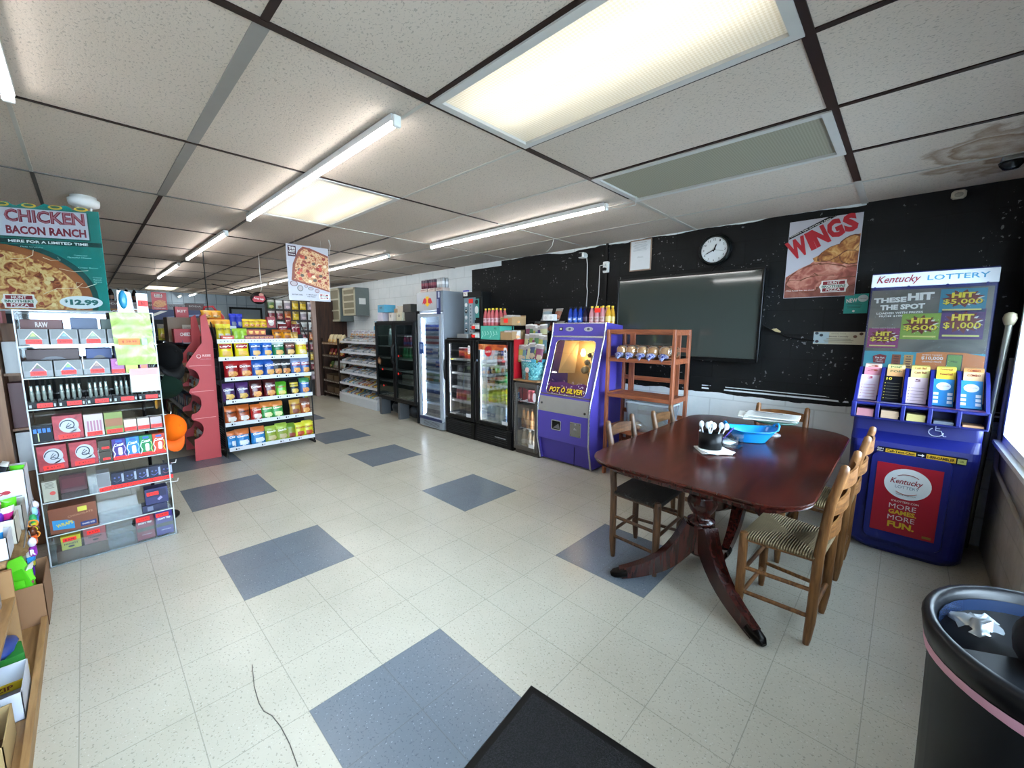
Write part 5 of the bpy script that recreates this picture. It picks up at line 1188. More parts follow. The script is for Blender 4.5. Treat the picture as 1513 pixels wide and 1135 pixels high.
put(s1, -2.09, 2.45, 1.01, 0, 'cola bottle behind the round red sign on the top shelf '+b_, 'bottle'); put(s1, -2.03, 2.44, 1.01, 0, 'cola bottle just right of the round red sign on the top shelf '+b_, 'bottle'); put(s1, -1.88, 2.44, 1.01, 0, 'lone cola bottle at the right on the top shelf '+b_, 'bottle')
fill([(s2, 'dark soda bottle'), (s2, 'dark soda bottle'), (s3, 'green soda bottle')], 6, -2.30, -1.84, 2.44, .777, '', 'on the second shelf '+b_, cat='bottle'); fill([(s4, 'yellow soda bottle')], 6, -2.27, -1.84, 2.44, .54, '', 'on the third shelf '+b_, cat='bottle', rows=2)
fill([(s5, 'blue water bottle'), (s6, 'pale water bottle'), (s5, 'blue water bottle')], 6, -2.30, -1.84, 2.44, .305, '', 'on the bottom shelf '+b_, cat='bottle', rows=2)
# ---- small cooler beside the machine
t = cooler('drink_cooler', 'small grey framed cooler between the soda cooler and the purple machine', -1.745, -1.385, 2.345, 2.88, .0, .868, '#3a3633', [(-1.742, -1.388, 0)], (.10, .80), [.62, .30], '#4b4743', '#2c2a29', None, 1.2, None, .035)
b = B(); b.box(-1.75, -1.385, 2.34, 2.88, .868, .885, WOOD('#a47a50', '#6f4c2c', .5, 1, 0)); b.build('wooden_top', t)
b = B(FY(0, 2.342, 0)); b.poly(rrect(-1.42, .70, .02, .05, .018, 4), C('#dcdce0', .4), .003); b.rect(-1.50, -1.42, .11, .15, C('#c9ccd0', .4), .003)
for q in range(22): b.rect(-1.725, -1.717, .15+.028*q, .163+.028*q, C('#8a8680'), .002)
b.build('door_sticker', t)
o1 = bottle('coffee_bottle', '#b07a45', '#3a2418', '#c99a62', .23, .031, neck=.5); o2 = bottle('coffee_bottle', '#b9a080', '#d8d4cc', '#d9d0c0', .21, .034); o3 = pbox('juice_box', .045, .04, .13, '#7a2f3a', blob='#c98a8a')
fill([(o1, 'tan coffee bottle')], 4, -1.70, -1.44, 2.44, .305, '', 'in the small grey framed cooler', cat='bottle'); fill([(o2, 'pale bottle')], 3, -1.70, -1.44, 2.44, .075, '', 'on the floor of the small grey framed cooler', cat='bottle'); fill([(o3, 'maroon carton')], 3, -1.60, -1.43, 2.44, .625, '', 'on the top shelf of the small grey framed cooler', cat='carton')
# red panel beside the soda cooler
B().box(-1.749, -1.739, 2.345, 2.80, .8855, 1.34, C('#a3121f', .4)).build('red_panel', t)
# snack bin (teal) with bagged snacks
t = thing('snack_bin', 'round teal patterned cardboard snack bin on the small cooler', 'snack bin', (-1.57, 2.50, .886))
tp = FOOD('teal_swirl', [(.42, '#1f5a66'), (.48, '#5fb0b4'), (.54, '#2a6f7a'), (.62, '#8fd0cc'), (.68, '#24525c')], 22, .4)
b = B(); b.lathe([(.15, 0), (.165, .20), (.167, .235), (.16, .235), (.145, .01)], [tp, C('#2f7f93', .4), C('#2f7f93', .4), DARK], 28, (-1.57, 2.50, .886), caps=False, sy=.8); b.lathe([(.15, .008), (.0, .009)], DARK, 20, (-1.57, 2.50, .886), sy=.8); b.build('bin_wall', t)
b = B(FY(-1.55, 2.36, 1.0)); b.disc(0, 0, .03, .03, C('#d8b8b0'), .004, 16); b.box(-.02, .02, -.11, -.03, .002, .006, C('#7a4f3a')); b.build('bin_badge', t)
b = B(FY(-1.57, 2.362, 1.103)); b.text('ZERO SUGAR', 0, 0, .16, .018, PAPER, .004, bold=.03); b.build('bin_lettering', t)
pcs = [('#98984e', 'yellow green'), ('#5f838c', 'teal'), ('#544270', 'purple'), ('#b0ae88', 'cream'), ('#464e66', 'navy'), ('#84944a', 'lime'), ('#7a4258', 'plum'), ('#4f7052', 'green')]
pp = [bag('snack_pouch', c, '#a8967e', '#8f8b88', None, w=.098, h=.20, t=.022, seed=k, style='silver') for k, (c, n_) in enumerate(pcs)]
for row in range(3):
    for k in range(7):
        j = (k+row*3) % 8; x = -1.70+.044*k+(.02 if row == 1 else 0); y = 2.41+.075*row; z = (1.09, 1.20, 1.30)[row]+random.uniform(-.02, .02)
        if row < 2 or k < 6: put(pp[j], x, y, z, random.uniform(-.25, .25), '%s snack pouch, %s from left in the %s row above the teal bin' % (pcs[j][1], ORD[k], ('front', 'middle', 'rear')[row]), 'snack pouch', 'snack pouches in the teal bin', tilt=.10, roll=random.uniform(-.14, .14))
# rear support so that the pouches stand on something
B().box(-1.72, -1.42, 2.535, 2.545, 1.0, 1.40, C('#6f4f3a', .7)).build('back_card', t)
jp = [bag('jerky_bag', c, c2, '#9a948c', None, w=.12, h=.15, t=.03, seed=20+k, style='silver') for k, (c, c2) in enumerate((('#8a5a4a', '#b06a4a'), ('#9a8a6a', '#a0523a'), ('#7f8f95', '#b04a42')))]
for k in range(5): put(jp[k % 3], -1.72+.085*k, 2.66, 1.42+.02*(k % 2), random.uniform(-.4, .4), 'clear fronted jerky bag, %s from left above the teal bin' % ORD[k], 'jerky bag', 'jerky bags above the teal bin', tilt=.5)
for k in range(2): put(jp[(k+2) % 3], -1.60+.15*k, 2.74, 1.56, .3-.5*k, '%s jerky bag at the very top of the pile above the teal bin' % ('left', 'right')[k], 'jerky bag', tilt=.4)
t = thing('snack_rack', 'dark wire rack behind the teal bin holding jerky bags', 'rack', (-1.55, 2.72, .886))
for z in (1.415, 1.555): B().box(-1.76, -1.39, 2.60, 2.84, z-.006, z, DARK).build('rack_shelf', t)
for x in (-1.76, -1.40):
    for y in (2.60, 2.83): B().box(x, x+.012, y, y+.012, .887, 1.56, DARK).build('rack_post', t)
wc_ = pbox('white_carton', .07, .07, .07, '#d9d9d6', blob='#c4c4c4')
for k in range(2): put(wc_, -1.46+.075*k-.02, 2.62, 1.555, .1*k, 'small white carton, %s of the pair on the rack beside the purple machine' % ('left', 'right')[k], 'carton')
# things on top of the black coolers
t = thing('display_case', 'black framed accessory display with silver centre strip on the black cooler', 'display case', (-2.60, 2.46, 1.336))
X0, X1, Y0 = -2.80, -2.42, 2.43
b = B(); b.box(X0+.02, X1, Y0+.03, Y0+.20, 1.336, 1.93, C('#0e0f10', .4), .004); b.box(X0+.02, X1, Y0+.012, Y0+.03, 1.86, 1.93, C('#141516')); b.build('case_back', t)
b = B(); b.box(X0-.06, X0+.16, Y0-.03, Y0+.10, 1.336, 1.39, C('#b9bec2', .3, .6), .004); b.build('silver_base', t)
b = B(FY(0, Y0+.028, 0)); b.rect(X0+.03, X0+.26, 1.39, 1.86, C('#6f8a98', .4), .002); b.rect(X0+.255, X1-.05, 1.6, 1.84, C('#3f8f8a', .4), .003)
b.rect(X0+.135, X0+.205, 1.39, 1.84, C('#a9b4be', .3, .3), .006)
for q in range(10): b.disc(X0+.17, 1.42+.042*q, .009, .009, C('#2f3c48', .4), .008, 10)
b.build('backing_card', t)
b = B(FY(0, Y0+.02, 0))
for q in range(5):
    b.disc(X0+.08, 1.44+.082*q, .028, .028, C(['#22262a', '#8a98a8', '#c4ccd4', '#2a3036', '#dfe4e8'][q]), .003, 14); b.disc(X0+.07, 1.447+.082*q, .008, .010, PAPER, .004, 8); b.disc(X0+.092, 1.447+.082*q, .008, .010, PAPER, .004, 8)
b.disc(X0+.29, 1.70, .035, .05, C('#d8dcdc'), .004, 14); b.disc(X0+.29, 1.8, .03, .03, C('#1f2a2a'), .004, 14); b.build('hanging_gadgets', t)
B(FY(X0+.175, Y0+.02, 1.815)).box(-.042, .042, -.028, .028, 0, .003, NEON).build('price_sticker', t)
b = B(FY(X0+.09, Y0, 1.91)); b.box(-.04, .04, -.03, .025, 0, .003, PAPER); b.text('V', 0, 0, .04, .03, C('#a33a52'), .004); b.box(-.05, .05, .03, .045, -.02, .0, C('#2a2ac8', .3)); b.build('case_tag', t)
tr = thing('lighter_tray', 'small tiered tray of white lighters with orange price stickers on the black cooler', 'tray', (-2.46, 2.39, 1.336))
for q in (0, 1):
    B().box(-2.53, -2.40, 2.37, 2.43, 1.338+.11*q, 1.345+.11*q, DARK).build('tray_tier', tr); B(FY(-2.485, 2.366, 1.365+.11*q)).box(-.03, .035, -.018, .018, 0, .003, NEON).build('price_sticker', tr)
B().box(-2.53, -2.40, 2.43, 2.436, 1.336, 1.57, DARK).build('tray_back', tr)
lt = B(); lt.lathe([(.0075, 0), (.0075, .055), (.006, .056), (.006, .075)], [C('#dcdcd8', .3), C('#999999', .3, .8), C('#c0c0c0', .3, .8)], 8); lt = lt.build('lighter', local=True)
for q in (0, 1):
    for k in range(6): put(lt, -2.52+.022*k, 2.395, 1.3455+.11*q, 0, 'white lighters in the small tiered tray on the black cooler', 'lighter', 'lighters in the tiered tray')
t_ = pbox('juice_case', .34, .26, .165, '#4fb09a', 'HUG', '#1d5a52', tsize=(.12, .16), tpos=(.28, .82)); o = put(t_, -2.20, 2.52, 1.3285, 0, 'teal cardboard case under the pink juice bottles on the soda cooler', 'case')
b = B(FY(-2.20, 2.389, 1.33)); 
for q in range(6): b.tube([(-.15+.05*q, .02+.02*(q % 3), 0), (-.12+.05*q, .06, 0), (-.14+.05*q, .1, 0)], .003, C('#a8d8ce'), 4)
pt = b.build('case_pattern', o)
jb = bottle('juice_bottle', '#b3545a', '#e6d23a', '#c99aa2', .215, .031, txt='FRUIT', tc='#7a2a3a')
for r in range(3):
    for k in range(4): put(jb, -2.32+.066*k, 2.43+.07*r, 1.4945, 0, 'pink juice bottle with yellow cap, %s from left in %s row on the teal case' % (ORD[k], ('front', 'middle', 'rear')[r]), 'bottle', 'pink juice bottles on the teal case')
kb = pbox('cardboard_tray', .19, .24, .12, '#a58660', open_top=True)
put(kb, -1.91, 2.50, 1.3285, 0, 'lower cardboard tray of white wrapped snacks on the soda cooler', 'tray'); B_up = put(kb, -1.91, 2.50, 1.50, 0, 'upper cardboard tray with orange price sticker on the soda cooler', 'tray')
B(FY(-.0, -.121, .055)).box(-.035, .03, -.024, .024, 0, .003, NEON).build('price_sticker', B_up, local=True)
st = thing('tray_stand', 'black wire stand holding the upper cardboard tray on the soda cooler', 'stand', (-1.91, 2.52, 1.329))
B().box(-2.02, -1.80, 2.38, 2.64, 1.493, 1.499, DARK).build('stand_shelf', st)
for x in (-2.02, -1.808):
    for y in (2.60, 2.63): B().box(x, x+.008, y, y+.008, 1.329, 1.493, DARK).build('stand_post', st)
wr = bag('wrapped_cake', '#cfc9c6', '#b96a82', None, None, w=.09, h=.11, t=.05, seed=31); wr2 = bag('wrapped_cake', '#a8a29c', '#b8505a', None, None, w=.1, h=.12, t=.05, seed=32)
for k in range(4): put(wr, -1.955+.045*k+.0, 2.42+.05*(k % 2), 1.335, .2*k, 'white wrapped snack cake, %s from left in the lower cardboard tray' % ORD[k], 'snack cake', None, tilt=.25)
for k in range(5): put(wr2, -1.97+.035*k, 2.42+.06*(k % 3), 1.507, .3*k, 'pink and grey wrapped snack cake, %s from left in the upper cardboard tray' % ORD[k], 'snack cake', None, tilt=.3)
# bottles on the purple machine
sb = bottle('sports_drink_bottle', '#16399a', '#16202f', '#2f62c4', .20, .030, txt='BODY'); sc_ = bottle('sports_drink_bottle', '#1a1426', '#12131a', '#3a1a3a', .20, .030); sd = bottle('sports_drink_bottle', '#c98a92', '#e6c93a', '#c9a8a8', .20, .030, txt='FRUIT', tc='#8a2a3a'); se = bottle('sports_drink_bottle', '#c9952a', '#e6c93a', '#d8c070', .20, .030)
for k in range(4):
    p, nm = ((sb, 'blue sports drink bottle'), (sb, 'blue sports drink bottle'), (sb, 'blue sports drink bottle'), (sc_, 'dark purple drink bottle'))[k]
    for r in range(2): put(p, -1.20+.066*k, 2.68+.08*r, 1.502, 0, '%s, %s from left in %s row on the purple machine' % (nm, ORD[k], ('front', 'rear')[r]), 'bottle', 'drink bottles on the purple machine')
for k in range(4):
    p, nm = ((sd, 'pink drink bottle'), (sd, 'pink drink bottle'), (sd, 'pink drink bottle'), (se, 'amber drink bottle'))[k]
    for r in range(2): put(p, -.925+.066*k, 2.68+.08*r, 1.502, 0, '%s with yellow cap, %s in %s row at the right on the purple machine' % (nm, ORD[k], ('front', 'rear')[r]), 'bottle', 'drink bottles on the purple machine')
tag(B(FY(-.83, 2.64, 1.655)).box(-.035, .035, -.022, .022, 0, .003, NEON).build('price_sticker'), 'orange price sticker on the pink bottles atop the purple machine', 'price sticker')
# ---- far double cooler
t = cooler('double_cooler', 'black double door cooler with dim glass near the white candy rack', -4.93, -3.745, 2.30, 2.90, .02, 1.575, '#15171a', [(-4.925, -4.34, 1), (-4.33, -3.75, -1)], (.345, 1.515), [1.17, .965, .775, .575, .35], '#121315', '#39423f', None, 1.5, None, .045, None, '#dce8e4')
b = B(); b.box(-4.34, -4.33, 2.35, 2.85, .3, 1.55, C('#202427')); b.build('divider', t)
b = B(); b.box(-4.90, -4.84, 2.33, 2.5, .0, .29, C('#5a5d60', .4, .3)); b.box(-4.31, -4.25, 2.33, 2.5, .0, .27, C('#5a5d60', .4, .3)); b.box(-4.88, -3.78, 2.6, 2.88, .0, .10, DARK); b.ball((-4.55, 2.5, .15), (.13, .12, .11), C('#2a2c2e', .5)); b.ball((-4.05, 2.5, .14), (.11, .11, .11), C('#25272a', .5)); b.build('compressor', t)['kind'] = 'stuff'
for k, (x, z) in enumerate(((-4.70, .79), (-4.68, .52), (-4.19, 1.03), (-4.21, .75))): B(FY(x, 2.299, z)).disc(0, 0, .022, .018, NEON, .002, 10).build('red_sticker', t)
b = B(FY(-4.80, 2.299, .92)); b.poly([(-.05, -.04), (.04, -.06), (.06, .02), (.0, .07), (-.06, .03)], C('#6a3f2a'), .002); b.disc(0, 0, .03, .03, C('#b8946a'), .003, 12); b.build('food_sticker', t)
jug = bottle('water_bottle', '#b9cbd0', '#dfe4e6', '#a9bcc4', .28, .045); stk = pbox('white_tub', .09, .09, .07, '#a9a8a0', bandc='#7a5a4a'); blb = bottle('juice_bottle', '#8a3a5a', '#dfe6ec', '#3a4f9a', .17, .03)
for k in range(2): put(jug, -4.66+.1*k, 2.44, 1.175, 0, '%s clear water jug in the left half of the double cooler' % ('left', 'right')[k], 'jug')
for k in range(5): put(blb, -4.22+.085*k, 2.44, 1.175, 0, 'small juice bottle, %s on the top shelf of the double cooler' % ORD[k], 'bottle', 'juice bottles in the double cooler')
for k in range(5): put(s3, -4.24+.085*k, 2.44, .97, 0, 'green bottle, %s on the second shelf of the double cooler' % ORD[k], 'bottle', 'green bottles in the double cooler', rot=(0, 0, 0))
for k in range(6): put(stk, -4.22+.11*(k % 3), 2.44, .58+.071*(k//3), 0, 'white food tub in the double cooler, %s from left in %s layer' % (ORD[k % 3], ('lower', 'upper')[k//3]), 'tub', 'food tubs in the double cooler')
# boxes on the double cooler
bxs = [('#4f9ab8', 'light blue box', -4.78, 2.45, .24, .2, .12, 'WIPES'), ('#c9c4d0', 'white and purple box', -4.84, 2.42, .16, .12, .14, None), ('#a58660', 'brown cardboard box', -4.5, 2.6, .26, .2, .20, None), ('#d0c9c0', 'small cream box', -4.52, 2.42, .11, .1, .13, '2'), ('#c4bfa8', 'pale patterned box', -4.28, 2.45, .16, .14, .13, 'O'), ('#2a2a2c', 'black box', -3.98, 2.5, .28, .22, .13, None), ('#3a3a38', 'dark printed box', -4.05, 2.47, .22, .18, .12, 'SALE'), ('#c2b8a8', 'beige box', -4.28, 2.47, .14, .14, .1, None)]
zz = [1.72, 1.577, 1.577, 1.577, 1.577, 1.577, 1.708, 1.708]
for (c, nm, x, y, w_, d_, h_, tx), z in zip(bxs, zz): tag(put(pbox('storage_box', w_, d_, h_, c, tx, '#3a3a44', tsize=(.4, .3)), x, y, z, random.uniform(-.06, .06)), '%s on top of the double cooler' % nm, 'box')
# ------------------------------------------------------------------ white candy rack against the back wall
t = thing('candy_rack', 'white tiered candy rack beside the double cooler', 'candy rack', (-5.9, 2.66, 0))
RW = C('#c9cdd0', .45); rx0, rx1 = -6.68, -5.14
B().box(rx0, rx1, 2.40, 2.95, 0, .155, RW, .004).build('base', t); B().box(rx0, rx1, 2.90, 2.95, .15, 1.40, RW).build('back_panel', t)
for x in (rx0, rx1-.012): B().prism([(2.60, .15), (2.95, .15), (2.95, 1.38), (2.72, 1.38)], 0, x, x+.012, RW).build('side_panel', t)
zs = [.17, .375, .59, .79, .99, 1.19]
for k, z in enumerate(zs):
    y0 = 2.42+.012*k; b = B(); b.add([(rx0+.012, y0, z), (rx1-.012, y0, z), (rx1-.012, 2.90, z+.17), (rx0+.012, 2.90, z+.17), (rx0+.012, y0, z-.02), (rx1-.012, y0, z-.02), (rx1-.012, 2.90, z+.15), (rx0+.012, 2.90, z+.15)], [(0, 1, 2, 3), (7, 6, 5, 4), (0, 4, 5, 1)], RW); b.box(rx0, rx1, y0-.012, y0, z-.02, z+.02, C('#d8dadc', .4)); b.build('rack_shelf', t)
    for i in range(19): B().box(rx0+.04+.078*i, rx0+.046+.078*i, y0+.01, y0+.16, z+.003, z+.045, C('#b4b8ba', .4)).build('divider', t) if k < 5 else None
# candy bars : small boxes lying along the slope
cc_ = ['#7f8a96', '#b9bec4', '#8a3a3a', '#c9a83a', '#3f5f8a', '#d0d2d4', '#6a4a3a', '#4a8a96', '#a9a49a', '#5a6a78', '#b07a3a', '#c2c6c9']
cbs = []
for k, c in enumerate(cc_):
    b = B(); b.box(-.028, .028, -.072, .072, 0, .032, C(c, .35), .006); b.rect(-.022, .022, -.03, .045, C(cc_[(k*5+3) % 12], .4), .0326); cbs.append(b.build('candy_bar', local=True))
cn = ['grey', 'silver', 'red', 'yellow', 'blue', 'white', 'brown', 'teal', 'tan', 'slate', 'orange', 'pale']
rnd = random.Random(11)
for k, z in enumerate(zs):
    y0 = 2.42+.012*k
    for i in range(18):
        j = rnd.choice([5, 1, 0, 11, 9, 8] if k >= 2 else [4, 3, 2, 7, 10, 6, 5, 1, 8])
        for rr in (0, 1): put(cbs[j if rr == 0 else (j+1) % 12], rx0+.083+.078*i, y0+.085+.155*rr, z+.040+.054*rr, 0, '%s wrapped candy bar, number %d in %s row of %s tier of white rack' % (cn[j if rr == 0 else (j+1) % 12], i+1, ('front', 'rear')[rr], ORD[5-k]), 'candy bar', 'candy bars on the white candy rack', rot=(.34, 0, rnd.uniform(-.1, .1)))
b = B(frame((-5.62, 2.86, 1.40), (1, 0, 0), (0, .1, 1))); b.box(-.42, .46, -.04, .19, -.006, 0, C('#4f9fc4', .4)); b.disc(-.18, .09, .17, .085, C('#16306a', .35), .002, 28); b.text('TWIN BITES', -.18, .095, .22, .035, PAPER, .004, shear=.2, bold=.03); b.disc(.25, .10, .12, .09, C('#c4d8e0', .4), .002, 20); b.disc(.25, .11, .07, .055, C('#d8a84a', .4), .003, 20); b.rect(-.42, -.36, .1, .18, PAPER, .002); b.build('header_card', t)
wt = bag('candy_pack', '#c4c9d2', '#8a4a52', None, 'MINT', '#3a4f8a', w=.14, h=.13, t=.04, seed=51); wt2 = bag('candy_pack', '#b8bcc0', '#7a7f86', None, 'GUM', '#7a2a3a', w=.13, h=.12, t=.04, seed=52)
for k in range(9): put((wt, wt2)[k % 2], -6.56+.115*k, 2.66, 1.30+.0, 0, 'silver and white candy pack, %s from left at the top of the white rack' % ORD[k], 'candy pack', 'candy packs at the top of the white rack', tilt=.3)
# wooden produce rack left of it
t = thing('produce_rack', 'dark rack with wooden trays left of the white candy rack', 'rack', (-7.1, 2.66, 0))
for x in (-7.52, -6.72):
    for y in (2.42, 2.92): B().box(x, x+.03, y, y+.03, 0, 1.25, C('#2a1d16', .6)).build('post', t)
bp_ = bag('bread_bag', '#d8c8a0', '#c9a86a', None, None, w=.16, h=.2, t=.09, seed=60); bq = bag('chip_bag', '#8f2a2a', '#c99a4a', None, None, w=.15, h=.17, t=.07, seed=61); bw = bag('candy_pack', '#b9b8a8', '#4a6a9a', None, None, w=.15, h=.16, t=.07, seed=62); bgr = bag('chip_bag', '#4f6a2f', '#a9a05a', None, None, w=.16, h=.16, t=.07, seed=63)
for k, z in enumerate((1.12, .86, .60, .33, .08)):
    b = B(); b.box(-7.50, -6.70, 2.43, 2.93, z, z+.012, C('#2b2019', .6)); b.box(-7.50, -6.70, 2.425, 2.437, z, z+.05, WOOD('#a5763f', '#6f4a22', .5, 1, 0) if k == 0 else C('#4a3a2c', .6))
    for i in range(10): b.box(-7.47+.078*i, -7.44+.078*i, 2.422, 2.426, z+.012, z+.03, C('#b9b4a8'))
    b.build('tray', t)
    for i in range(4):
        if k < 3: put((bp_, bq, (bgr, bw)[i > 0])[k], -7.38+.19*i, 2.55, z+.02, random.uniform(-.3, .3), ('bagged bread roll', 'red snack bag', 'wrapped snack pack')[k]+', %s from left on the %s tray of the dark rack' % (ORD[i], ORD[k]), 'snack bag', 'bags on the dark rack', tilt=.35)
    if k >= 3:
        for i in range(2): put(pbox('cardboard_box', .34, .3, .17, '#5f4a34', open_top=True), -7.28+.39*i, 2.62, z+.014, 0, '%s brown cardboard box on the %s tray of the dark rack' % (('left', 'right')[i], ORD[k]), 'box')
tag(B().box(-7.62, -7.58, 2.36, YW, 0, 2.05, WOOD('#4a2c1c', '#2c190f', .6, .6, 2)).build('wooden_partition'), 'dark brown wooden partition between the back wall and the dark rack', 'partition')
tag(B().box(-7.62, -7.54, 2.28, 2.355, 0, 2.39, C('#a88f84', .5)).build('pink_post'), 'pinkish wooden post in front of the dark brown partition', 'post')
# wall units with slats
for k, (x0, x1, z0, z1, ns, lab) in enumerate(((-7.05, -6.50, 1.715, 2.27, 4, 'grey boxed wall unit with four cream slats, nearer of two'), (-8.0, -7.22, 1.60, 2.30, 3, 'grey boxed wall unit with cream frame, farther and partly behind the poster'))):
    t = thing('wall_unit', lab, 'wall unit', ((x0+x1)/2, YW, z0)); g = C('#6b7471', .5)
    b = B(); b.box(x0, x1, 2.74, YW, z0, z1, g, .004); b.build('casing', t)
    b = B(); cm = C('#c2bda4', .5); xx = x1-.07
    b.box(x0, x0+.03, 2.72, 2.745, z0, z1, cm); b.box(xx+.03, xx+.06, 2.72, 2.745, z0, z1, cm); b.box(x0, xx+.06, 2.72, 2.745, z0, z0+.04, cm); b.box(x0, xx+.06, 2.72, 2.745, z1-.04, z1, cm)
    for q in range(1, ns): z = z0+(z1-z0)*q/ns; b.box(x0+.03, xx+.03, 2.715, 2.745, z-.015, z+.015, cm)
    b.build('slatted_front', t); B().box(x0+.03, xx+.03, 2.735, 2.739, z0+.04, z1-.04, C('#857f68', .6)).build('inner_panel', t)
    if k == 0: B(FX(x1, 2.88, 2.0)).box(-.07, .07, -.06, .06, 0, .006, PAPER).build('paper_tag', t)
# ------------------------------------------------------------------ chip rack (end of the aisle, faces +x)
CHX, CY0, CY1 = -3.85, -.095, .865
RZ = PI/2
t = thing('chip_rack', 'black wire chip rack with white price rails at the aisle end', 'chip rack', (-4.03, .385, 0))
b = B(); b.box(-4.235, -4.215, CY0, CY1, .03, 1.50, C('#0d0d0e', .5)); b.build('back_board', t)
for y in (CY0, CY1-.016):
    b = B(); b.tube([(CHX-.01, y+.008, .0), (CHX-.01, y+.008, .13), (CHX-.03, y+.008, 1.30), (-4.12, y+.008, 1.52), (-4.21, y+.008, 1.53)], .008, BLACK, 6)
    for q in range(15): b.tube([(CHX-.02, y+.008, .05+.028*q), (-4.21, y+.008, .05+.028*q)], .0025, BLACK, 4)
    for q in range(4): b.tube([(CHX-.03, y+.008, .62+.2*q), (-4.21, y+.008, .62+.2*q)], .003, BLACK, 4)
    b.build('wire_side', t); B().box(-4.25, CHX+.01, y, y+.016, 0.0, .03, BLACK).build('foot', t)
shz = [(1.305, .84, -.09), (1.112, .83, -.09), (.885, .86, -.05), (.632, .86, -.055), (.376, .84, -.08), (.088, .86, -.06)]
for k, (z, ya, yb_) in enumerate(shz):
    b = B()
    for q in range(16): x = -4.20+(.35-.02)*q/15; b.box(x, x+.004, CY0+.01, CY1-.01, z-.012, z-.006, BLACK)
    b.box(-4.2, CHX-.015, CY0+.008, CY0+.016, z-.014, z-.004, BLACK); b.box(-4.2, CHX-.015, CY1-.016, CY1-.008, z-.014, z-.004, BLACK)
    sh = b.build('wire_shelf', t)
    b = B(FX(CHX-.004, 0, z)); b.box(yb_, ya, -.022, .022, -.006, .002, C('#d3d6da', .4))
    if k == 0:
        for q in range(28): b.rect(yb_+.03+.032*q, yb_+.038+.032*q, -.006, .006, C('#5a5c60'), .0028)
    else:
        for q in (.04, .33, .55, .66, .78): b.rect(yb_+.02+q*.9, yb_+.035+q*.9, -.010, .008, DARK, .0028); b.rect(yb_+.045+q*.9, yb_+.057+q*.9, -.006, .006, C('#6a6c70'), .0028)
    b.build('price_rail', sh)
lays = bag('chip_bag', '#dcc81e', '#e0b03a', None, "Lay's", '#ffffff', band='#b01c24', w=.135, h=0.196, seed=1, th=.11)
ruf = bag('chip_bag', '#1f62b8', '#d8b070', '#2b74cc', 'Ruffles', '#dfe6f0', band='#123a86', w=.115, h=0.191, seed=2, th=.10)
rufg = bag('chip_bag', '#1f7a4a', '#d8b070', '#c9d4cc', 'Ruffles', '#e0e8e0', band='#155a36', w=.125, h=0.191, seed=3, th=.10)
lab_ = bag('chip_bag', '#3a2a26', '#c09a6a', '#5a4438', "Lay's", '#e8dcc0', band='#7a2418', w=.12, h=0.191, seed=4, th=.10)
lay2 = bag('chip_bag', '#d8c42a', '#d9d2b8', '#efe9d0', "Lay's", '#b01c24', w=.12, h=0.185, seed=5, th=.09)
dr = bag('chip_bag', '#8e1418', '#c9702a', '#a81a1e', 'Doritos', '#f0ece8', w=.135, h=0.201, seed=6); db = bag('chip_bag', '#17458e', '#d89a4a', '#1c55aa', 'Doritos', '#f0ece8', w=.125, h=0.196, seed=7)
dk = bag('chip_bag', '#16171a', '#b8502a', '#2a2c30', 'Doritos', '#f0ece8', w=.125, h=0.207, seed=8); dwb = bag('chip_bag', '#3f5f96', '#c9762a', '#7f8fb0', 'Ruffles', '#e6e9f2', w=.12, h=0.201, seed=9, band='#a33a4a')
dp = bag('chip_bag', '#3d2352', '#c0a040', '#4c2c66', 'Doritos', '#e6e0ec', w=.125, h=0.196, seed=10); dm = bag('chip_bag', '#5e1519', '#d0764a', '#3f1216', 'Doritos', '#eae2de', w=.13, h=0.212, seed=11)
fun = bag('chip_bag', '#5fae2a', '#c9d87a', '#4a9a24', 'Funyuns', '#b02a20', w=.12, h=0.170, seed=12); pop = bag('chip_bag', '#17181a', '#c9b84a', None, 'Popcorn', '#17181a', band='#c9b02a', w=.115, h=0.191, seed=13); wav = bag('chip_bag', '#2c5a9a', '#c9562a', '#3f8f5a', 'Wavy', '#d8d0e6', w=.12, h=0.196, seed=14)
cf1 = bag('chip_bag', '#a34a22', '#e0d8cc', '#c4662a', 'Cheetos', '#2a1a14', w=.13, h=0.191, seed=15, style='puff'); cf2 = bag('chip_bag', '#a8241e', '#e8d8d0', '#c4662a', 'Cheetos', '#f0d8c0', w=.125, h=0.191, seed=16, style='puff'); cfg = bag('chip_bag', '#2f8a3a', '#dfe0a8', '#c87a3a', 'Cheetos', '#f0e0c0', w=.13, h=0.191, seed=17, style='puff')
fri = bag('chip_bag', '#b5883a', '#7a3a22', '#caa04a', 'Fritos', '#7a1f1a', w=.125, h=0.196, seed=18, style='puff'); fr2 = bag('chip_bag', '#9a4a22', '#c9762a', '#6a3a2a', 'BBQ', '#d8ccc0', w=.12, h=0.191, seed=19)
cbl = bag('chip_bag', '#2a7ab8', '#dfe6ee', '#c9703a', 'Cheetos', '#f2e8dc', w=.145, h=0.196, seed=21, style='puff'); sfg = bag('chip_bag', '#8a9a3a', '#b9a87a', '#9fb84a', 'Seeds', '#f0f0e0', w=.13, h=0.196, seed=22, style='puff'); ssg = bag('chip_bag', '#7f8a2a', '#8a2f18', '#6a8f2a', None, w=.115, h=0.180, seed=23, style='puff'); yel = bag('chip_bag', '#c8c42a', '#b3421f', '#d4d03a', 'Corn', '#a3201a', w=.125, h=0.185, seed=24, style='puff')
PX = lambda px: -.08+(px-190)*.000785
P2 = lambda px: -.055+(px-262)*.000882
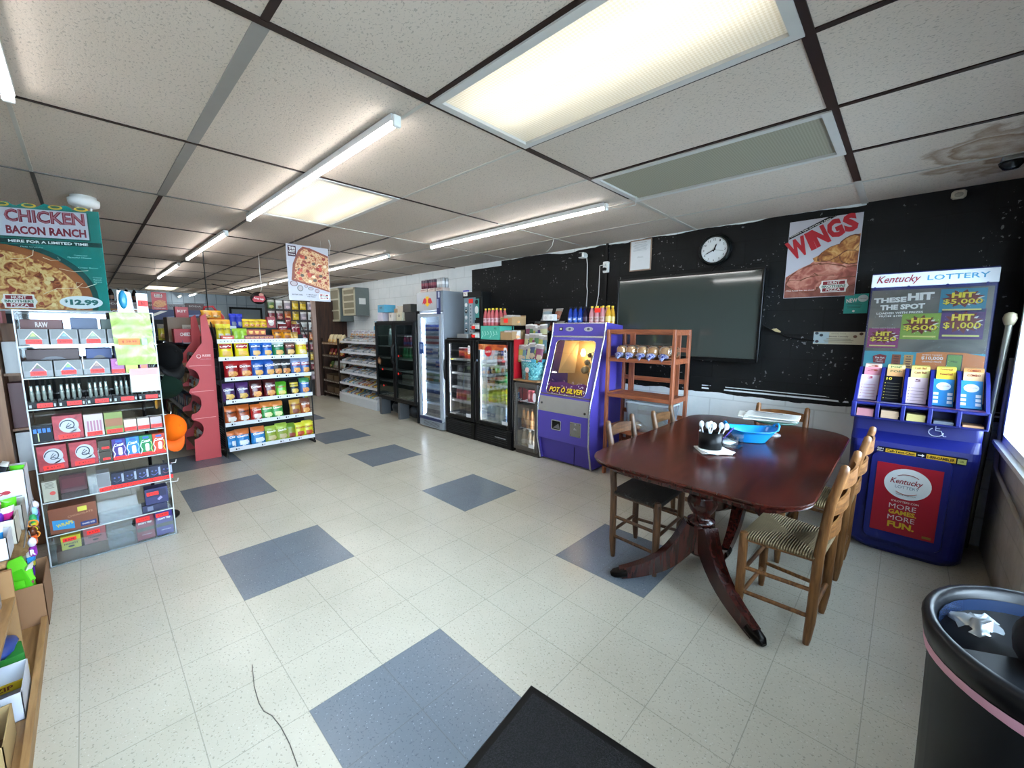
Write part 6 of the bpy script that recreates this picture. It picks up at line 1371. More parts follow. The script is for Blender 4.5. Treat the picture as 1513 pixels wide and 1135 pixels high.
rows = [('top', 1.135, [(lays, PX(280), 'yellow', 0), (lays, PX(478), 'taller yellow', .08), (ruf, PX(650), 'blue', 0), (ruf, PX(800), 'blue', .05), (rufg, PX(957), 'green', 0), (lab_, PX(1118), 'dark brown', 0), (lay2, PX(1290), 'yellow and white', 0)]),
        ('second', .905, [(dr, PX(330), 'red', .05), (dr, PX(500), 'red', -.05), (db, PX(662), 'blue', .05), (db, PX(820), 'blue', 0), (dk, PX(925), 'partly hidden black', .1), (dk, PX(1040), 'black', 0), (dwb, PX(1190), 'slate blue', 0), (dwb, PX(1330), 'slate blue', .05)]),
        ('third', .652, [(dp, P2(310), 'purple', .1), (dp, P2(460), 'purple', 0), (dm, P2(615), 'maroon', .05), (dm, P2(780), 'maroon', 0), (fun, P2(915), 'bright green', -.1), (pop, P2(1080), 'black and yellow', 0), (wav, P2(1225), 'blue and green', 0)]),
        ('fourth', .396, [(cf1, P2(310), 'orange brown', .3), (cf1, P2(450), 'orange brown', .2), (cf2, P2(600), 'red and orange', .15), (cfg, P2(725), 'green and orange', .15), (cfg, P2(850), 'green and orange', .1), (fri, P2(1075), 'golden', 0), (fr2, P2(1215), 'brown', -.05)]),
        ('bottom', .108, [(cbl, P2(420), 'blue', .25), (cbl, P2(600), 'blue', .15), (sfg, P2(755), 'olive green', .1), (sfg, P2(890), 'olive green', .1), (ssg, P2(1005), 'small olive and red', 0), (yel, P2(1120), 'yellow and red', 0), (yel, P2(1235), 'yellow and red', -.15)])]
for nm, z, items in rows:
    for i, (p, y, c, tw) in enumerate(items):
        put(p, -3.905, y, z-.02, RZ+tw*.5, '%s chip bag, %s from left on the %s shelf of the chip rack' % (c, ORD[i], nm), 'chip bag', 'chip bags on the %s shelf' % nm, tilt=.12)
        if i % 3 != 2: put(p, -3.985, y+.012, z-.02, RZ, '%s chip bag behind the %s one on the %s shelf of chip rack' % (c, ORD[i], nm), 'chip bag', 'chip bags on the %s shelf' % nm, tilt=.10)
put(cbl, -3.93, P2(330), .09, RZ+.4, 'blue and orange chip bag half hidden at left of the bottom shelf of the chip rack', 'chip bag', tilt=.1)
# upper display on the rack
Zt = 1.315
nut = bag('nut_pouch', '#c9b82a', '#b9bcae', '#d8c83a', 'NUTS', '#7a6a1a', w=.075, h=.18, t=.035, seed=30, style='puff'); grn = bag('nut_pouch', '#8ab02a', '#6f8f22', '#93bc34', None, w=.085, h=.13, t=.04, seed=33, style='plain')
orp = bag('pouch', '#d9902a', '#3a2418', '#e0a22c', None, w=.11, h=.09, t=.04, seed=34); blp = bag('gum_pouch', '#1f2f9a', '#6a7384', '#2436ac', None, w=.075, h=.16, t=.04, seed=35, style='puff'); yep = bag('pouch', '#d8b82a', '#b5341f', '#e0c43a', 'CORN', '#a3201a', w=.08, h=.10, t=.035, seed=36)
prb = pbox('cracker_box', .06, .05, .055, '#7a1420', 'KIT', '#d8a04a', blob='#a8402a'); prc = pbox('cracker_box', .06, .05, .06, '#c05a22', 'TOAST', '#f0d860', blob='#e0a83a'); redb = pbox('red_box', .12, .06, .055, '#b83222', 'Planters', '#f0e6d8', blob='#d86a4a')
orb = bag('pouch', '#d08a1a', '#8a4a1a', '#a8601a', 'PB', '#5a2a12', w=.105, h=.12, t=.05, seed=37, style='puff'); jk = bag('jerky_pack', '#7a1420', '#8f3a3a', '#5f1018', 'JERKY', '#e0c8b8', w=.07, h=.13, t=.02, seed=38, style='plain'); gld = bag('pouch', '#b08a3a', '#8f6a2a', '#8a6a2c', None, w=.06, h=.09, t=.03, seed=39); tallr = pbox('tall_red_box', .095, .06, .13, '#8e1420', 'MEAT', '#e8d8c8', blob='#b9aca4')
stt = thing('tiered_stand', 'stepped black stand on the chip rack holding upper snack rows', 'stand', (-4.06, .385, 1.30))
B().box(-4.06, -3.99, CY0+.03, CY1-.03, 1.302, 1.372, DARK).build('low_step', stt); B().box(-4.20, -4.06, CY0+.03, CY1-.03, 1.302, 1.455, DARK).build('high_step', stt)
hx = 'on the top tray of the chip rack'
put(redb, -3.90, PX(310), Zt-.003, RZ, 'small red and orange box '+hx, 'box')
for i, px in enumerate((250, 330)): put(nut, -3.96, PX(px), Zt, RZ, '%s tall yellow nut pouch %s' % (('left', 'right')[i], hx), 'pouch', tilt=.15)
for i, px in enumerate((430, 505)): put(grn, -3.91, PX(px), Zt, RZ, '%s green pouch %s' % (('left', 'right')[i], hx), 'pouch', tilt=.1)
for i in range(6): put(prb, -3.90, PX(555+60*i), Zt-.003, RZ, 'maroon cracker box, %s from left %s' % (ORD[i], hx), 'box', 'maroon cracker boxes in front'); 
for i in range(6): put(prb, -3.955, PX(555+60*i), Zt+.03, RZ, 'rear maroon cracker box, %s from left %s' % (ORD[i], hx), 'box', 'maroon cracker boxes behind') if False else None
for i in range(4): put(prc, -4.025, PX(560+78*i), 1.3725, RZ, 'orange cracker box, %s from left on low step of chip rack' % ORD[i], 'box', 'orange cracker boxes')
put(orb, -3.91, PX(955), Zt, RZ, 'orange peanut pouch '+hx, 'pouch', tilt=.1); put(orb, -3.91, PX(1090), Zt-.0, RZ, 'second orange peanut pouch, right of the first, '+hx, 'pouch', tilt=.2)
for i, px in enumerate((1160, 1215)): put(gld, -3.92, PX(px), Zt+.0, RZ, '%s gold pouch %s' % (('left', 'right')[i], hx), 'pouch', tilt=.1)
for i, px in enumerate((1060, 1110, 1250, 1300)): put(jk, -4.02, PX(px), 1.373, RZ+.2*(i-1), 'red jerky pack, %s from left on low step of chip rack' % ORD[i], 'jerky pack', 'red jerky packs', tilt=.1)
for i, px in enumerate((140, 245, 330)): put(orp, -4.12, PX(px)+.02, 1.4555+(0), RZ, 'orange cookie pouch, %s from left on high step of chip rack' % ORD[i], 'pouch', 'orange cookie pouches', tilt=.1)
for i, px in enumerate((160, 260)): put(orp, -4.17, PX(px), 1.555, RZ, '%s orange cookie pouch of the top pair on the chip rack' % ('left', 'right')[i], 'pouch', tilt=.05)
for i, px in enumerate((460, 540)): put(blp, -4.12, PX(px), 1.4555, RZ+.1, '%s dark blue gum pouch on high step of chip rack' % ('left', 'right')[i], 'pouch', tilt=.15)
for i, px in enumerate((615, 690, 760, 840)): put(yep, -4.10, PX(px), 1.4555, RZ, 'yellow and red corn pouch, %s from left on high step of chip rack' % ORD[i], 'pouch', 'yellow corn pouches', tilt=.1)
put(tallr, -4.12, PX(950), 1.4555, RZ, 'tall red box on high step of the chip rack', 'box'); put(pbox('white_carton', .09, .05, .06, '#cfd0d0'), -4.11, PX(1095), 1.4555, RZ, 'white carton on high step of the chip rack', 'carton')
put(jk, -4.10, PX(1200), 1.4555, RZ, 'red jerky pack beside white carton on high step of chip rack', 'jerky pack', tilt=.2); put(gld, -4.10, PX(1290), 1.4555, RZ, 'gold pouch at right end of high step of chip rack', 'pouch', tilt=.2)
put(pbox('price_card', .10, .004, .10, '#b9c4cc', '4', '#3f7fae'), -4.02, PX(400), 1.3725, RZ, 'pale blue card between yellow pouches and blue pouches on chip rack', 'card')
# oval hanging sign
t = thing('hanging_sign', 'round dark sign with red lettering hanging above the chip rack', 'sign', (-4.6, .555, 1.78))
b = B(FX(-4.6, .535, 1.835)); b.lathe([(.092, -.008), (.095, 0), (.092, .008)], C('#17100f', .4), 28, sy=.82)
b.poly([(-.075, -.02), (-.06, -.05), (.05, -.045), (.075, -.01), (.06, .03), (-.05, .025)], C('#b8283a', .4), .0095); b.text("Frito Lay", 0, -.01, .11, .03, PAPER, .0105, bold=.02, rot=-.08); b.disc(.03, .045, .028, .02, C('#c98a7a'), .0092); b.build('sign_disc', t)
B().tube([(-4.6, .56, 1.91), (-4.6, .58, 1.97), (-4.6, .57, 2.1), (-4.6, .57, 2.4)], .004, C('#c4c4c0'), 5).build('hanger', t)
tag(B().tube([(-4.9, .1, 2.0), (-4.7, .35, 1.93), (-4.63, .5, 1.88), (-4.7, .75, 1.84), (-4.8, .95, 1.90), (-4.9, 1.1, 2.1), (-4.95, 1.15, 2.4)], .006, BLACK, 5).build('black_cable'), 'black cable sagging behind the round hanging sign', 'cable')
tag(B().cyl((-4.8, .02, .0), (-4.8, .02, 2.4), .006, BLACK, 6).build('thin_pole'), 'thin black pole rising to the ceiling behind the pink display', 'pole')
# ------------------------------------------------------------------ pink cardboard display
PK = C('#bc3f43', .55, var=.04); t = thing('cardboard_display', 'tall pink cardboard display with scalloped side beside the chip rack', 'display', (-4.2, -.24, 0))
out = [(-.122, .003), (-.357, .003), (-.350, .236)]
def arc(cy, cz, ry, rz_, n=9): return [(cy+ry*math.cos(a), cz+rz_*math.sin(a)) for a in [-PI/2+PI*i/n for i in range(n+1)]]
out += arc(-.348, .350, .088, .105)+[(-.357, .49), (-.352, .515)]+arc(-.346, .635, .088, .11)+[(-.355, .765), (-.345, .79)]+arc(-.345, .91, .088, .11)+[(-.360, 1.05), (-.356, 1.07), (-.208, 1.288), (-.198, 1.57), (-.150, 1.60), (-.108, 1.31)]
b = B(); b.prism(out, 0, -3.976, -3.964, PK); 
b.T = FX(-3.9635, 0, 0)
for z in (1.045, .765, .47): b.rect(-.335, -.14, z-.003, z+.003, C('#e0908e', .5), .0008)
b.tube([(-.245+.018*math.cos(a), 1.145+.018*math.sin(a), .001) for a in [2*PI*i/14 for i in range(15)]], .004, C('#efc4c0'), 5); b.text('RISE', -.175, 1.152, .075, .024, C('#eebfba', .5), .0012, bold=.04); b.text('candies', -.185, 1.115, .09, .016, C('#d08a90', .5), .0012, shear=.3)
b.build('near_side', t)
B().prism(out, 0, -4.56, -4.548, PK).build('far_side', t); B().box(-4.55, -3.978, -.126, -.118, 0, 1.35, C('#a88a70', .7)).build('back_wall', t)
cpk = [bag('candy_pack', c, c2, c3, None, w=.11, h=.13, t=.03, seed=40+k, style='puff') for k, (c, c2, c3) in enumerate((('#8a8f94', '#b9bcc0', '#6a2a2a'), ('#7f2430', '#c4a09a', '#9aa0a4'), ('#a8a49a', '#5a4a44', '#8a8a88'), ('#b0622a', '#d8a860', '#7a3a1a')))]
for k, z in enumerate((.16, .47, .765, 1.045)):
    B().box(-4.548, -3.978, -.35, -.128, z-.006, z, C('#8f6f58', .7)).build('display_shelf', t)
    for i in range(4): put(cpk[(i+k) % 4], -4.05-.13*i, -.27, z, random.uniform(-.2, .2), '%s candy pack from the near side on the %s shelf of the pink display' % (ORD[i], ORD[3-k]), 'candy pack', 'candy packs in the pink display', tilt=.1)
# ------------------------------------------------------------------ long aisle shelf beyond
t = thing('aisle_shelf', 'long dark aisle shelving stretching behind the pink display', 'shelving', (-6.6, .05, 0)); dk_ = C('#2a2c30', .5)
B().box(-9.0, -4.60, .03, .06, .1, 1.30, C('#4a4c50', .6)).build('back_panel', t); B().box(-9.0, -4.6, -.26, .42, .0, .10, dk_).build('base', t)
for k, z in enumerate((.12, .42, .72, 1.00, 1.275)):
    d = -.30 if k == 0 else -.28; B().box(-9.0, -4.60 if k < 4 else -4.58, d, .42, z-.012, z, C('#77797c', .5)).build('shelf_board', t)
    b = B(FY(0, d-.002, z-.005)); b.box(-9.0, -4.6, -.03, .03, 0, .004, C('#3a3d66' if k == 4 else '#9a9da0', .4))
    for q in range(30): b.rect(-8.95+.145*q, -8.87+.145*q, -.018, .018, C('#c9ccce' if k != 4 else '#7078a8'), .005)
    b.build('price_rail', t)
gb_ = [pbox('grocery_box', .14, .16, .19, c, None, blob=c2) for c, c2 in (('#8a3a3a', '#c9c0b8'), ('#3f5a7a', '#c4c8cc'), ('#a8a49c', '#7a3a3a'), ('#6f7a4a', '#d0c8a8'), ('#7a5a3a', '#c9a86a'), ('#4a4e54', '#9aa0a8'))]
gn = ['dark red', 'blue', 'pale grey', 'olive', 'brown', 'dark grey']
rnd = random.Random(5)
for k, z in enumerate((.12, .42, .72, 1.00)):
    for i in range(14): j = rnd.randrange(6); put(gb_[j], -4.72-.165*i, -.19, z, rnd.uniform(-.05, .05), '%s grocery box, %s along the %s level of the aisle shelving' % (gn[j], ORD[i], ORD[3-k]), 'box', 'grocery boxes in the aisle', None)
put(pbox('cracker_carton', .24, .16, .16, '#b3202a', 'CHEEZ IT', '#f0e0d8', tsize=(.55, .25)), -4.70, -.235, 1.276, RZ, 'red cracker carton with white lettering on top of the aisle shelving', 'carton')
put(pbox('snack_tray', .20, .2, .10, '#c4522a', 'CHEEZ', '#f0d8a0', open_top=True), -4.72, -.02, 1.276, RZ, 'orange open snack tray on top of the aisle shelving', 'tray')
ob = put(pbox('cardboard_box', .36, .34, .30, '#6f5a44', None), -5.20, -.18, 1.276, RZ, 'brown cardboard box with white label on top of the aisle shelving', 'box')
b = B(FY(.06, -.172, .17)); b.box(-.10, .08, -.04, .04, 0, .002, C('#b9b4a8')); b.text('CORRUGATED', -.01, 0, .15, .02, C('#55504a'), .003); b.build('box_label', ob, local=True)
put(pbox('yellow_box', .2, .2, .19, '#c99a22'), -5.18, .12, 1.276, RZ, 'yellow box beside the brown cardboard box on the aisle shelving', 'box')
t = thing('fuel_can', 'red plastic fuel can on top of the yellow box in the aisle', 'fuel can', (-5.18, .12, 1.467)); b = B(); rc = C('#a81420', .35)
b.loft([[(x-5.18, y+.12, z) for x, y in rrect(0, 0, hx_, hy_, .04)] for z, hx_, hy_ in ((1.467, .09, .13), (1.60, .09, .13), (1.66, .07, .09), (1.68, .04, .05))], rc, True); b.build('can_body', t); B().tube([(-5.18, .03, 1.64), (-5.18, .05, 1.72), (-5.18, .14, 1.73), (-5.18, .19, 1.65)], .014, rc, 8).build('handle', t); B().lathe([(.02, 0), (.02, .04), (.012, .05)], BLACK, 10, (-5.18, .02, 1.64)).build('cap', t)
put(pbox('red_box', .13, .12, .13, '#a3303a', 'KIT', '#f0e0dc'), -5.15, -.2, 1.577, RZ, 'small red box with white label on the brown cardboard box', 'box')
rj = bag('candy_pack', '#8a2438', '#c9b0b8', None, None, w=.12, h=.1, t=.04, seed=47)
for i in range(5): put(rj, -4.9-.02*i, -.28+.07*i, 1.276, RZ+.3*i-.5, 'maroon candy pack, %s from left behind the red cracker carton' % ORD[i], 'candy pack', tilt=.2)
yp = bag('snack_pouch', '#b8b43a', '#6a7a3a', '#8a8f8a', None, w=.09, h=.22, t=.03, seed=48); gp_ = bag('snack_pouch', '#8f8a80', '#5a5650', None, None, w=.09, h=.22, t=.03, seed=49)
for i in range(6): put((yp, gp_)[i % 2], -5.9+.02*i, -.33+.065*i, 1.276, RZ, '%s hanging snack pouch, %s from left, far down the aisle shelving' % (('yellow green', 'grey')[i % 2], ORD[i]), 'snack pouch', tilt=.05)
# things further back on the left
t = thing('wall_of_coolers', 'far row of dark upright coolers with an orange and brown banner', 'cooler', (-9.3, -1.4, 0))
b = B(); b.box(-9.7, -9.05, -3.2, .9, 0, 1.66, C('#1a1e24', .5)); b.build('cabinet', t)
b = B(FX(-9.04, 0, 1.66)); b.box(-1.3, -.33, 0, .13, 0, .01, C('#4a2a1a', .4)); b.text('ICE COLD', -.52, .06, .40, .075, PAPER, .012, bold=.04); b.rect(-1.28, -.34, .11, .125, C('#b8782a'), .011); b.build('brown_banner', t)
b = B(FX(-9.04, 0, 1.60)); b.box(-.32, .9, 0, .20, 0, .01, C('#16235a', .4)); b.poly([(-.3, .02), (-.2, .02), (.1, .17), (0, .17)], PAPER, .012); b.poly([(.1, .03), (.6, .09), (.6, .12), (.1, .06)], C('#7f9ac0'), .012); b.build('blue_banner', t)
dw = bottle('soda_bottle', '#1c1a1c', '#8a8a8c', '#6a4a3a', .26, .045); cs = pbox('drink_carton', .3, .2, .14, '#5a4444', 'SODA', '#b9b4b0'); cw = pbox('drink_carton', .3, .2, .12, '#8a8c90', 'WATER', '#4a4e54')
for i in range(7): put((cs, cw)[i % 2], -9.25, -1.3+.31*i, 1.80 if i < 4 else 1.80, RZ, '%s drink carton from left on top of the far coolers' % ORD[i], 'carton', rot=(0, 0, RZ))
B().box(-9.5, -9.06, -1.5, .8, 1.66, 1.80, C('#3a3c40')).build('top_ledge', t)
for i in range(5): put(dw, -9.25, -.78+.11*i, 1.921 if i else 1.921, 0, 'small dark bottle, %s from left on the cartons atop the far coolers' % ORD[i], 'bottle', 'dark bottles on the far cartons')
t = thing('hanging_poster', 'small red pizza poster hanging far back above the aisle', 'poster', (-6.0, -.31, 1.695))
b = B(FX(-6.0, -.31, 1.695)); b.box(-.085, .075, 0, .235, -.002, .001, C('#b3282c', .4)); b.poly([(-.08, .05), (-.03, .03), (.03, .04), (.07, .07), (.06, .12), (.0, .135), (-.06, .11)], FOOD('pizza_top', [(.35, '#a3401f'), (.5, '#d8a060'), (.65, '#c4562a')], 40), .002); hunt_logo(b, -.01, .19, .09, .05, .002); b.rect(-.075, .065, .008, .03, C('#a04050'), .002); b.text('BREAKFAST PIZZA', -.005, .02, .12, .012, PAPER, .003, bold=.02); b.build('poster_sheet', t)
B().cyl((-6.0, -.32, 1.93), (-6.0, -.32, 2.4), .002, C('#b9b9b4'), 4).build('string', t)
# blue and clear package hanging above the clear display
t = thing('hook_stand', 'white hook with a blue package and price tag above the clear display', 'package', (-2.3, -.86, 1.545))
b = B(FX(-2.2, -.86, 1.60)); b.ball((-.02, .03, 0), (.022, .06, .012), C('#2a8ab8', .25), 12, 8); b.poly([(-.05, -.05), (.03, -.05), (.02, .08), (-.045, .09)], GLASS('#dfeaf0', .4, .05, .3), -.01); b.build('blue_package', t)
b = B(FX(-2.2, -.79, 1.60)); b.rect(-.025, .03, -.05, .075, GLASS('#e6ecee', .4, .05, .4), 0); b.box(-.02, .03, -.01, .03, .001, .003, NEON); b.text('$2', .005, .01, .02, .02, DARK, .004); b.build('price_pack', t)
B().tube([(-2.3, -.9, 1.545), (-2.3, -.9, 1.56), (-2.2, -.86, 1.57), (-2.2, -.78, 1.57)], .003, WHITE, 5).build('hook', t)
# ------------------------------------------------------------------ peg wall of hanging snacks
t = thing('peg_rack', 'dark peg rack of hanging snacks left of the pink post', 'peg rack', (-7.7, 1.85, 0)); B().box(-7.72, -7.69, 1.45, 2.36, 0, 2.02, C('#3a3634', .6)).build('peg_board', t)
hb = [bag('hanging_bag', c, c2, c3, None, w=.12, h=.17, t=.03, seed=70+k, style='puff') for k, (c, c2, c3) in enumerate((('#c9a82a', '#e0c84a', '#8a7a3a'), ('#7a2f3a', '#c48a7a', '#9a9490'), ('#9a8f98', '#c9b4bc', '#b9b4b4'), ('#4f6a3a', '#a8a45a', '#8f948a'), ('#a8aaa8', '#6a5a54', '#c0c2c0'), ('#b5602a', '#e0b070', '#7a4a2a')))]
hn = ['yellow', 'red', 'pinkish', 'green', 'silver', 'orange']; rnd = random.Random(9)
for r in range(8):
    for i in range(6):
        j = 0 if (r == 0 and i in (3, 4)) else rnd.randrange(6); y = 1.53+.15*i; z = 1.83-.21*r
        B().cyl((-7.69, y, z+.165), (-7.60, y, z+.172), .003, GREYM, 4).build('peg_hook', t)
        put(hb[j], -7.62, y, z, RZ, '%s hanging snack bag, %s from left in the %s row of the peg rack' % (hn[j], ORD[i], ORD[r]), 'snack bag', 'hanging snack bags on the peg rack')
# side rack by the aisle with hanging magazines/gloves
t = thing('side_clip_strip', 'hanging strip of purple, green and blue packages beside the chip rack', 'hanging strip', (-4.5, .95, 0))
B().cyl((-4.45, .93, .003), (-4.45, .93, 1.1), .006, BLACK, 6).build('strip_pole', t)
for k, (c, z) in enumerate((('#6a5a66', .84), ('#4a2a4a', .66), ('#9ab02a', .52), ('#6f9ac4', .36), ('#7f9ab8', .28))):
    b = B(); b.add([(-4.42, .90, z+.22), (-4.40, .93, z+.2), (-4.38, .99, z), (-4.40, .96, z-.02)], [(0, 1, 2, 3)], C(c, .4)); b.add([(-4.425, .90, z+.22), (-4.405, .93, z+.2), (-4.385, .99, z), (-4.405, .96, z-.02)], [(3, 2, 1, 0)], C(c, .4)); b.build('package', t)
# ------------------------------------------------------------------ clear acrylic display (faces +x)
AX, AY0, AY1, AH = -2.10, -1.346, -.748, 1.54
ACR = GLASS('#f2f6f7', .10, .03); edge = C('#b9c0c2', .15)
t = thing('acrylic_display', 'tall clear acrylic shelf display of vape and smoking goods', 'display', (AX-.13, (AY0+AY1)/2, 0))
for y in (AY0, AY1-.004): B().box(AX-.26, AX, y, y+.004, 0, AH, ACR).build('side_panel', t)
B().box(AX-.262, AX-.258, AY0, AY1, 0, AH, ACR).build('back_panel', t)
zsh = [.0, .188, .400, .587, .765, .968, 1.150, 1.335, AH]
for k, z in enumerate(zsh):
    b = B(); b.box(AX-.258, AX, AY0+.004, AY1-.004, z, z+.004, ACR); sh = b.build('clear_shelf', t)
    B().box(AX-.003, AX+.001, AY0, AY1, z, z+.006, edge).build('polished_edge', sh)
    if k < 8 and k != 2: B().box(AX-.003, AX-.001, AY0+.004, AY1-.004, z+.004, z+(.014 if k else .14), ACR).build('front_lip', sh)
for y in (AY0, AY1-.006): B().box(AX-.004, AX+.0015, y, y+.006, 0, AH, edge).build('corner_edge', t)
B().box(AX-.27, AX+.012, AY0-.01, AY1+.01, 0.0, .006, ACR).build('base_plate', t)
def neon(b, x, z, w=.05, h=.02, d=.0015, txt='$ 24.99', rot=0.0):
    w *= 1.12; h *= 1.22
    b.add([(x-w/2*math.cos(rot)+h/2*math.sin(rot), z-w/2*math.sin(rot)-h/2*math.cos(rot), d), (x+w/2*math.cos(rot)+h/2*math.sin(rot), z+w/2*math.sin(rot)-h/2*math.cos(rot), d), (x+w/2*math.cos(rot)-h/2*math.sin(rot), z+w/2*math.sin(rot)+h/2*math.cos(rot), d), (x-w/2*math.cos(rot)-h/2*math.sin(rot), z-w/2*math.sin(rot)+h/2*math.cos(rot), d)], [(0, 1, 2, 3)], NEON)
    b.text(txt, x, z, w*.7, h*.45, C('#5a0a08', .5), d+.0008, rot=rot, bold=.02)
def prod(name, label, y, z, w, h, d, draw, cat, x=AX-.02, group=None):
    """a box product facing +x; draw(b) adds its front"""
    b = B(); b.T = Matrix.Translation((x-d/2, y, z+.0045)) @ Matrix.Rotation(PI/2, 4, 'Z')
    main = draw(None); b.box(-w/2, w/2, -d/2, d/2, 0, h, main, .001)
    b.T = frame((x+.0006, y, z+.0045), (0, 1, 0), (0, 0, 1)); draw(b)
    return tag(b.build(name), label, cat, group)
GC = C('#85898b', .5)
tri = [('#3f5a3a', '#9fb84a'), ('#2f4a5a', '#5f8a8f'), ('#4a5a4a', '#7fae6a'), ('#6a3a5a', '#4a5a3a'), ('#2a4a8a', '#6fae4a'), ('#5a3a4a', '#8a6a5a')]
def tri_carton(k):
    def f(b):
        if b is None: return GC
        b.rect(-.052, .052, .042, .0945, C('#6f7375', .5), .0003)
        b.poly([(-.034, .038), (.034, .038), (0, .088)], C('#dfe3e0', .4), .0008); b.poly([(-.029, .039), (.029, .039), (0, .081)], C(tri[k][0], .3), .0014); b.poly([(-.012, .056), (.012, .056), (0, .078)], C(tri[k][1], .3), .002)
        neon(b, 0, .026, .055, .021, .002)
    return f
for r, z in enumerate((1.335, 1.150)):
    for k in range(3 if r else 4):
        y = AY0+.065+.121*k
        prod('display_carton', 'grey carton with a triangle window, %s from left in the %s row of the clear display' % (ORD[k], ('top', 'second')[r]), y, z, .115, .098, .12, tri_carton((k+3*r) % 6), 'carton', group='grey triangle cartons')
# darker packages standing behind in the two top rows
for r, (y, w_, h_, c, tx, lab) in enumerate(((-1.25, .17, .155, '#5a2a28', 'RAW', 'dark red pack behind the top left carton of the clear display'), (-1.07, .12, .17, '#4a5a78', None, 'blue grey pack behind the top middle carton of the clear display'), (-.93, .13, .165, '#4f6058', None, 'green grey pack behind the top right carton of the clear display'))):
    tag(put(pbox('rear_pack', w_, .05, h_, c, tx, '#b9a8a0', tsize=(.3, .2), tpos=(0, .8)), AX-.20, y, 1.3395, RZ), lab, 'pack')
for r, (y, w_, c, lab) in enumerate(((-1.22, .22, '#3a1c1c', 'dark maroon box behind the second row of the clear display'), (-1.02, .12, '#24407a', 'blue box behind the second row of the clear display'), (-.9, .1, '#26335e', 'navy box behind the second row of the clear display'))):
    tag(put(pbox('rear_pack', w_, .05, .16, c, None, blob='#5a5a60'), AX-.20, y, 1.1545, RZ), lab, 'pack')
def pf(main, fn): return lambda b: C(main, .35) if b is None else fn(b)
prod('vape_pack', 'purple pink pack right of the triangle cartons in the clear display', -.945, 1.150, .06, .10, .05, pf('#8a3a7a', lambda b: (b.rect(-.026, .026, .05, .09, C('#b05aa0'), .0006), b.disc(0, .07, .01, .012, C('#e0b0d0'), .001), neon(b, 0, .018, .055, .021))), 'pack')
prod('vape_pack', 'small mauve pack under the green bag in the clear display', -.82, 1.150, .04, .13, .04, pf('#a04a78', lambda b: (b.disc(0, .09, .012, .014, C('#e0b0c0'), .001), b.rect(-.015, .015, .02, .05, C('#c47a5a'), .001))), 'pack')
prod('vape_pack', 'yellow green pack under the green bag in the clear display', -.88, 1.150, .06, .15, .04, pf('#b0b83a', lambda b: b.lines(0, .1, .04, .05, 3, C('#5a6a2a'))), 'pack')
for k, c in enumerate(('#3f6a8f', '#7a9ab8')): prod('blue_pack', '%s blue pack at the top right of the clear display' % ('darker', 'paler')[k], -.785+.03*k-.01, 1.335, .028, .16-.02*k, .04, pf(c, lambda b: b.rect(-.01, .01, .09, .13, PAPER, .001)), 'pack')
# green bag hanging in front
t2 = thing('green_bag', 'lime green plastic bag with orange price sticker hanging on the clear display', 'bag', (AX+.02, -.86, 1.20))
b = B(frame((AX+.012, -.862, 1.545), (0, 1, 0), (0, 0, 1))); N = 10; v = []; f = []; gm = FOOD('lime_plastic', [(.3, '#8aa34a'), (.5, '#a3b866'), (.62, '#c0cd98'), (.75, '#90a84e')], 10, .3)
for i in range(N+1):
    for j in range(15): u = i/N-.5; q = j/14; v.append((u*.19+.012*q, -.335*q, .004+.006*math.sin(u*9+q*4)+.004*math.sin(q*17)))
for i in range(N):
    for j in range(14): f.append((i*15+j, i*15+j+1, (i+1)*15+j+1, (i+1)*15+j))
b.add(v, f, gm, True); b.add([(x, y, z-.002) for x, y, z in v], [q[::-1] for q in f], gm, True); b.build('bag_sheet', t2)
b = B(frame((AX+.026, -.88, 1.36), (0, 1, 0), (0, 0, 1))); b.box(-.05, .05, -.02, .02, 0, .002, C('#ff7a2a', .5, var=.03)); b.text('$ 29.99', 0, 0, .07, .014, C('#8a2a08'), .003, bold=.02); b.box(.06, .085, -.02, .02, 0, .002, C('#a9bcd0')); b.build('price_sticker', t2)
b = B(frame((AX+.006, -.82, 1.03), (0, 1, 0), (0, 0, 1))); b.box(-.075, .065, 0, .155, 0, .001, C('#bdbdb8', .6)); b.rect(-.075, .065, .11, .155, C('#c99590', .5), .0014); b.lines(-.005, .07, .09, .05, 4, C('#b9b9b9'), .0014, .25)
tag(b.build('paper_notice'), 'white paper note with pink top stuck on the front of the clear display', 'note')
# row 3 : glass tubes in black trays
for k in range(5):
    y = AY0+.062+.119*k
    def tr3(b, k=k):
        if b is None: return C('#101214', .35)
        neon(b, .01, .018, .055, .022, .002, '$ 14.99'); b.rect(-.052, -.042, .008, .026, C('#9aa09c'), .001); b.rect(.045, .053, .008, .026, C('#9aa09c'), .001)
    prod('glass_tube_tray', 'black tray of glass tubes, %s from left in the third row of the clear display' % ORD[k], y, .968, .114, .04, .10, tr3, 'tray', group='black trays of glass tubes')
tb = B(); tb.lathe([(.007, 0), (.0095, .02), (.0085, .045), (.011, .05), (.009, .055), (.007, .085), (.0075, .095)], C('#8f9a94', .08, .5, var=.3), 8); tb = tb.build('glass_tube', local=True)
for k in range(5):
    for i in range(4): put(tb, AX-.035-.008*(i % 2), AY0+.062+.119*k-.036+.024*i, 1.013, 0, 'silver glass tubes standing in the third row of the clear display', 'glass tube', 'glass tubes in the clear display')
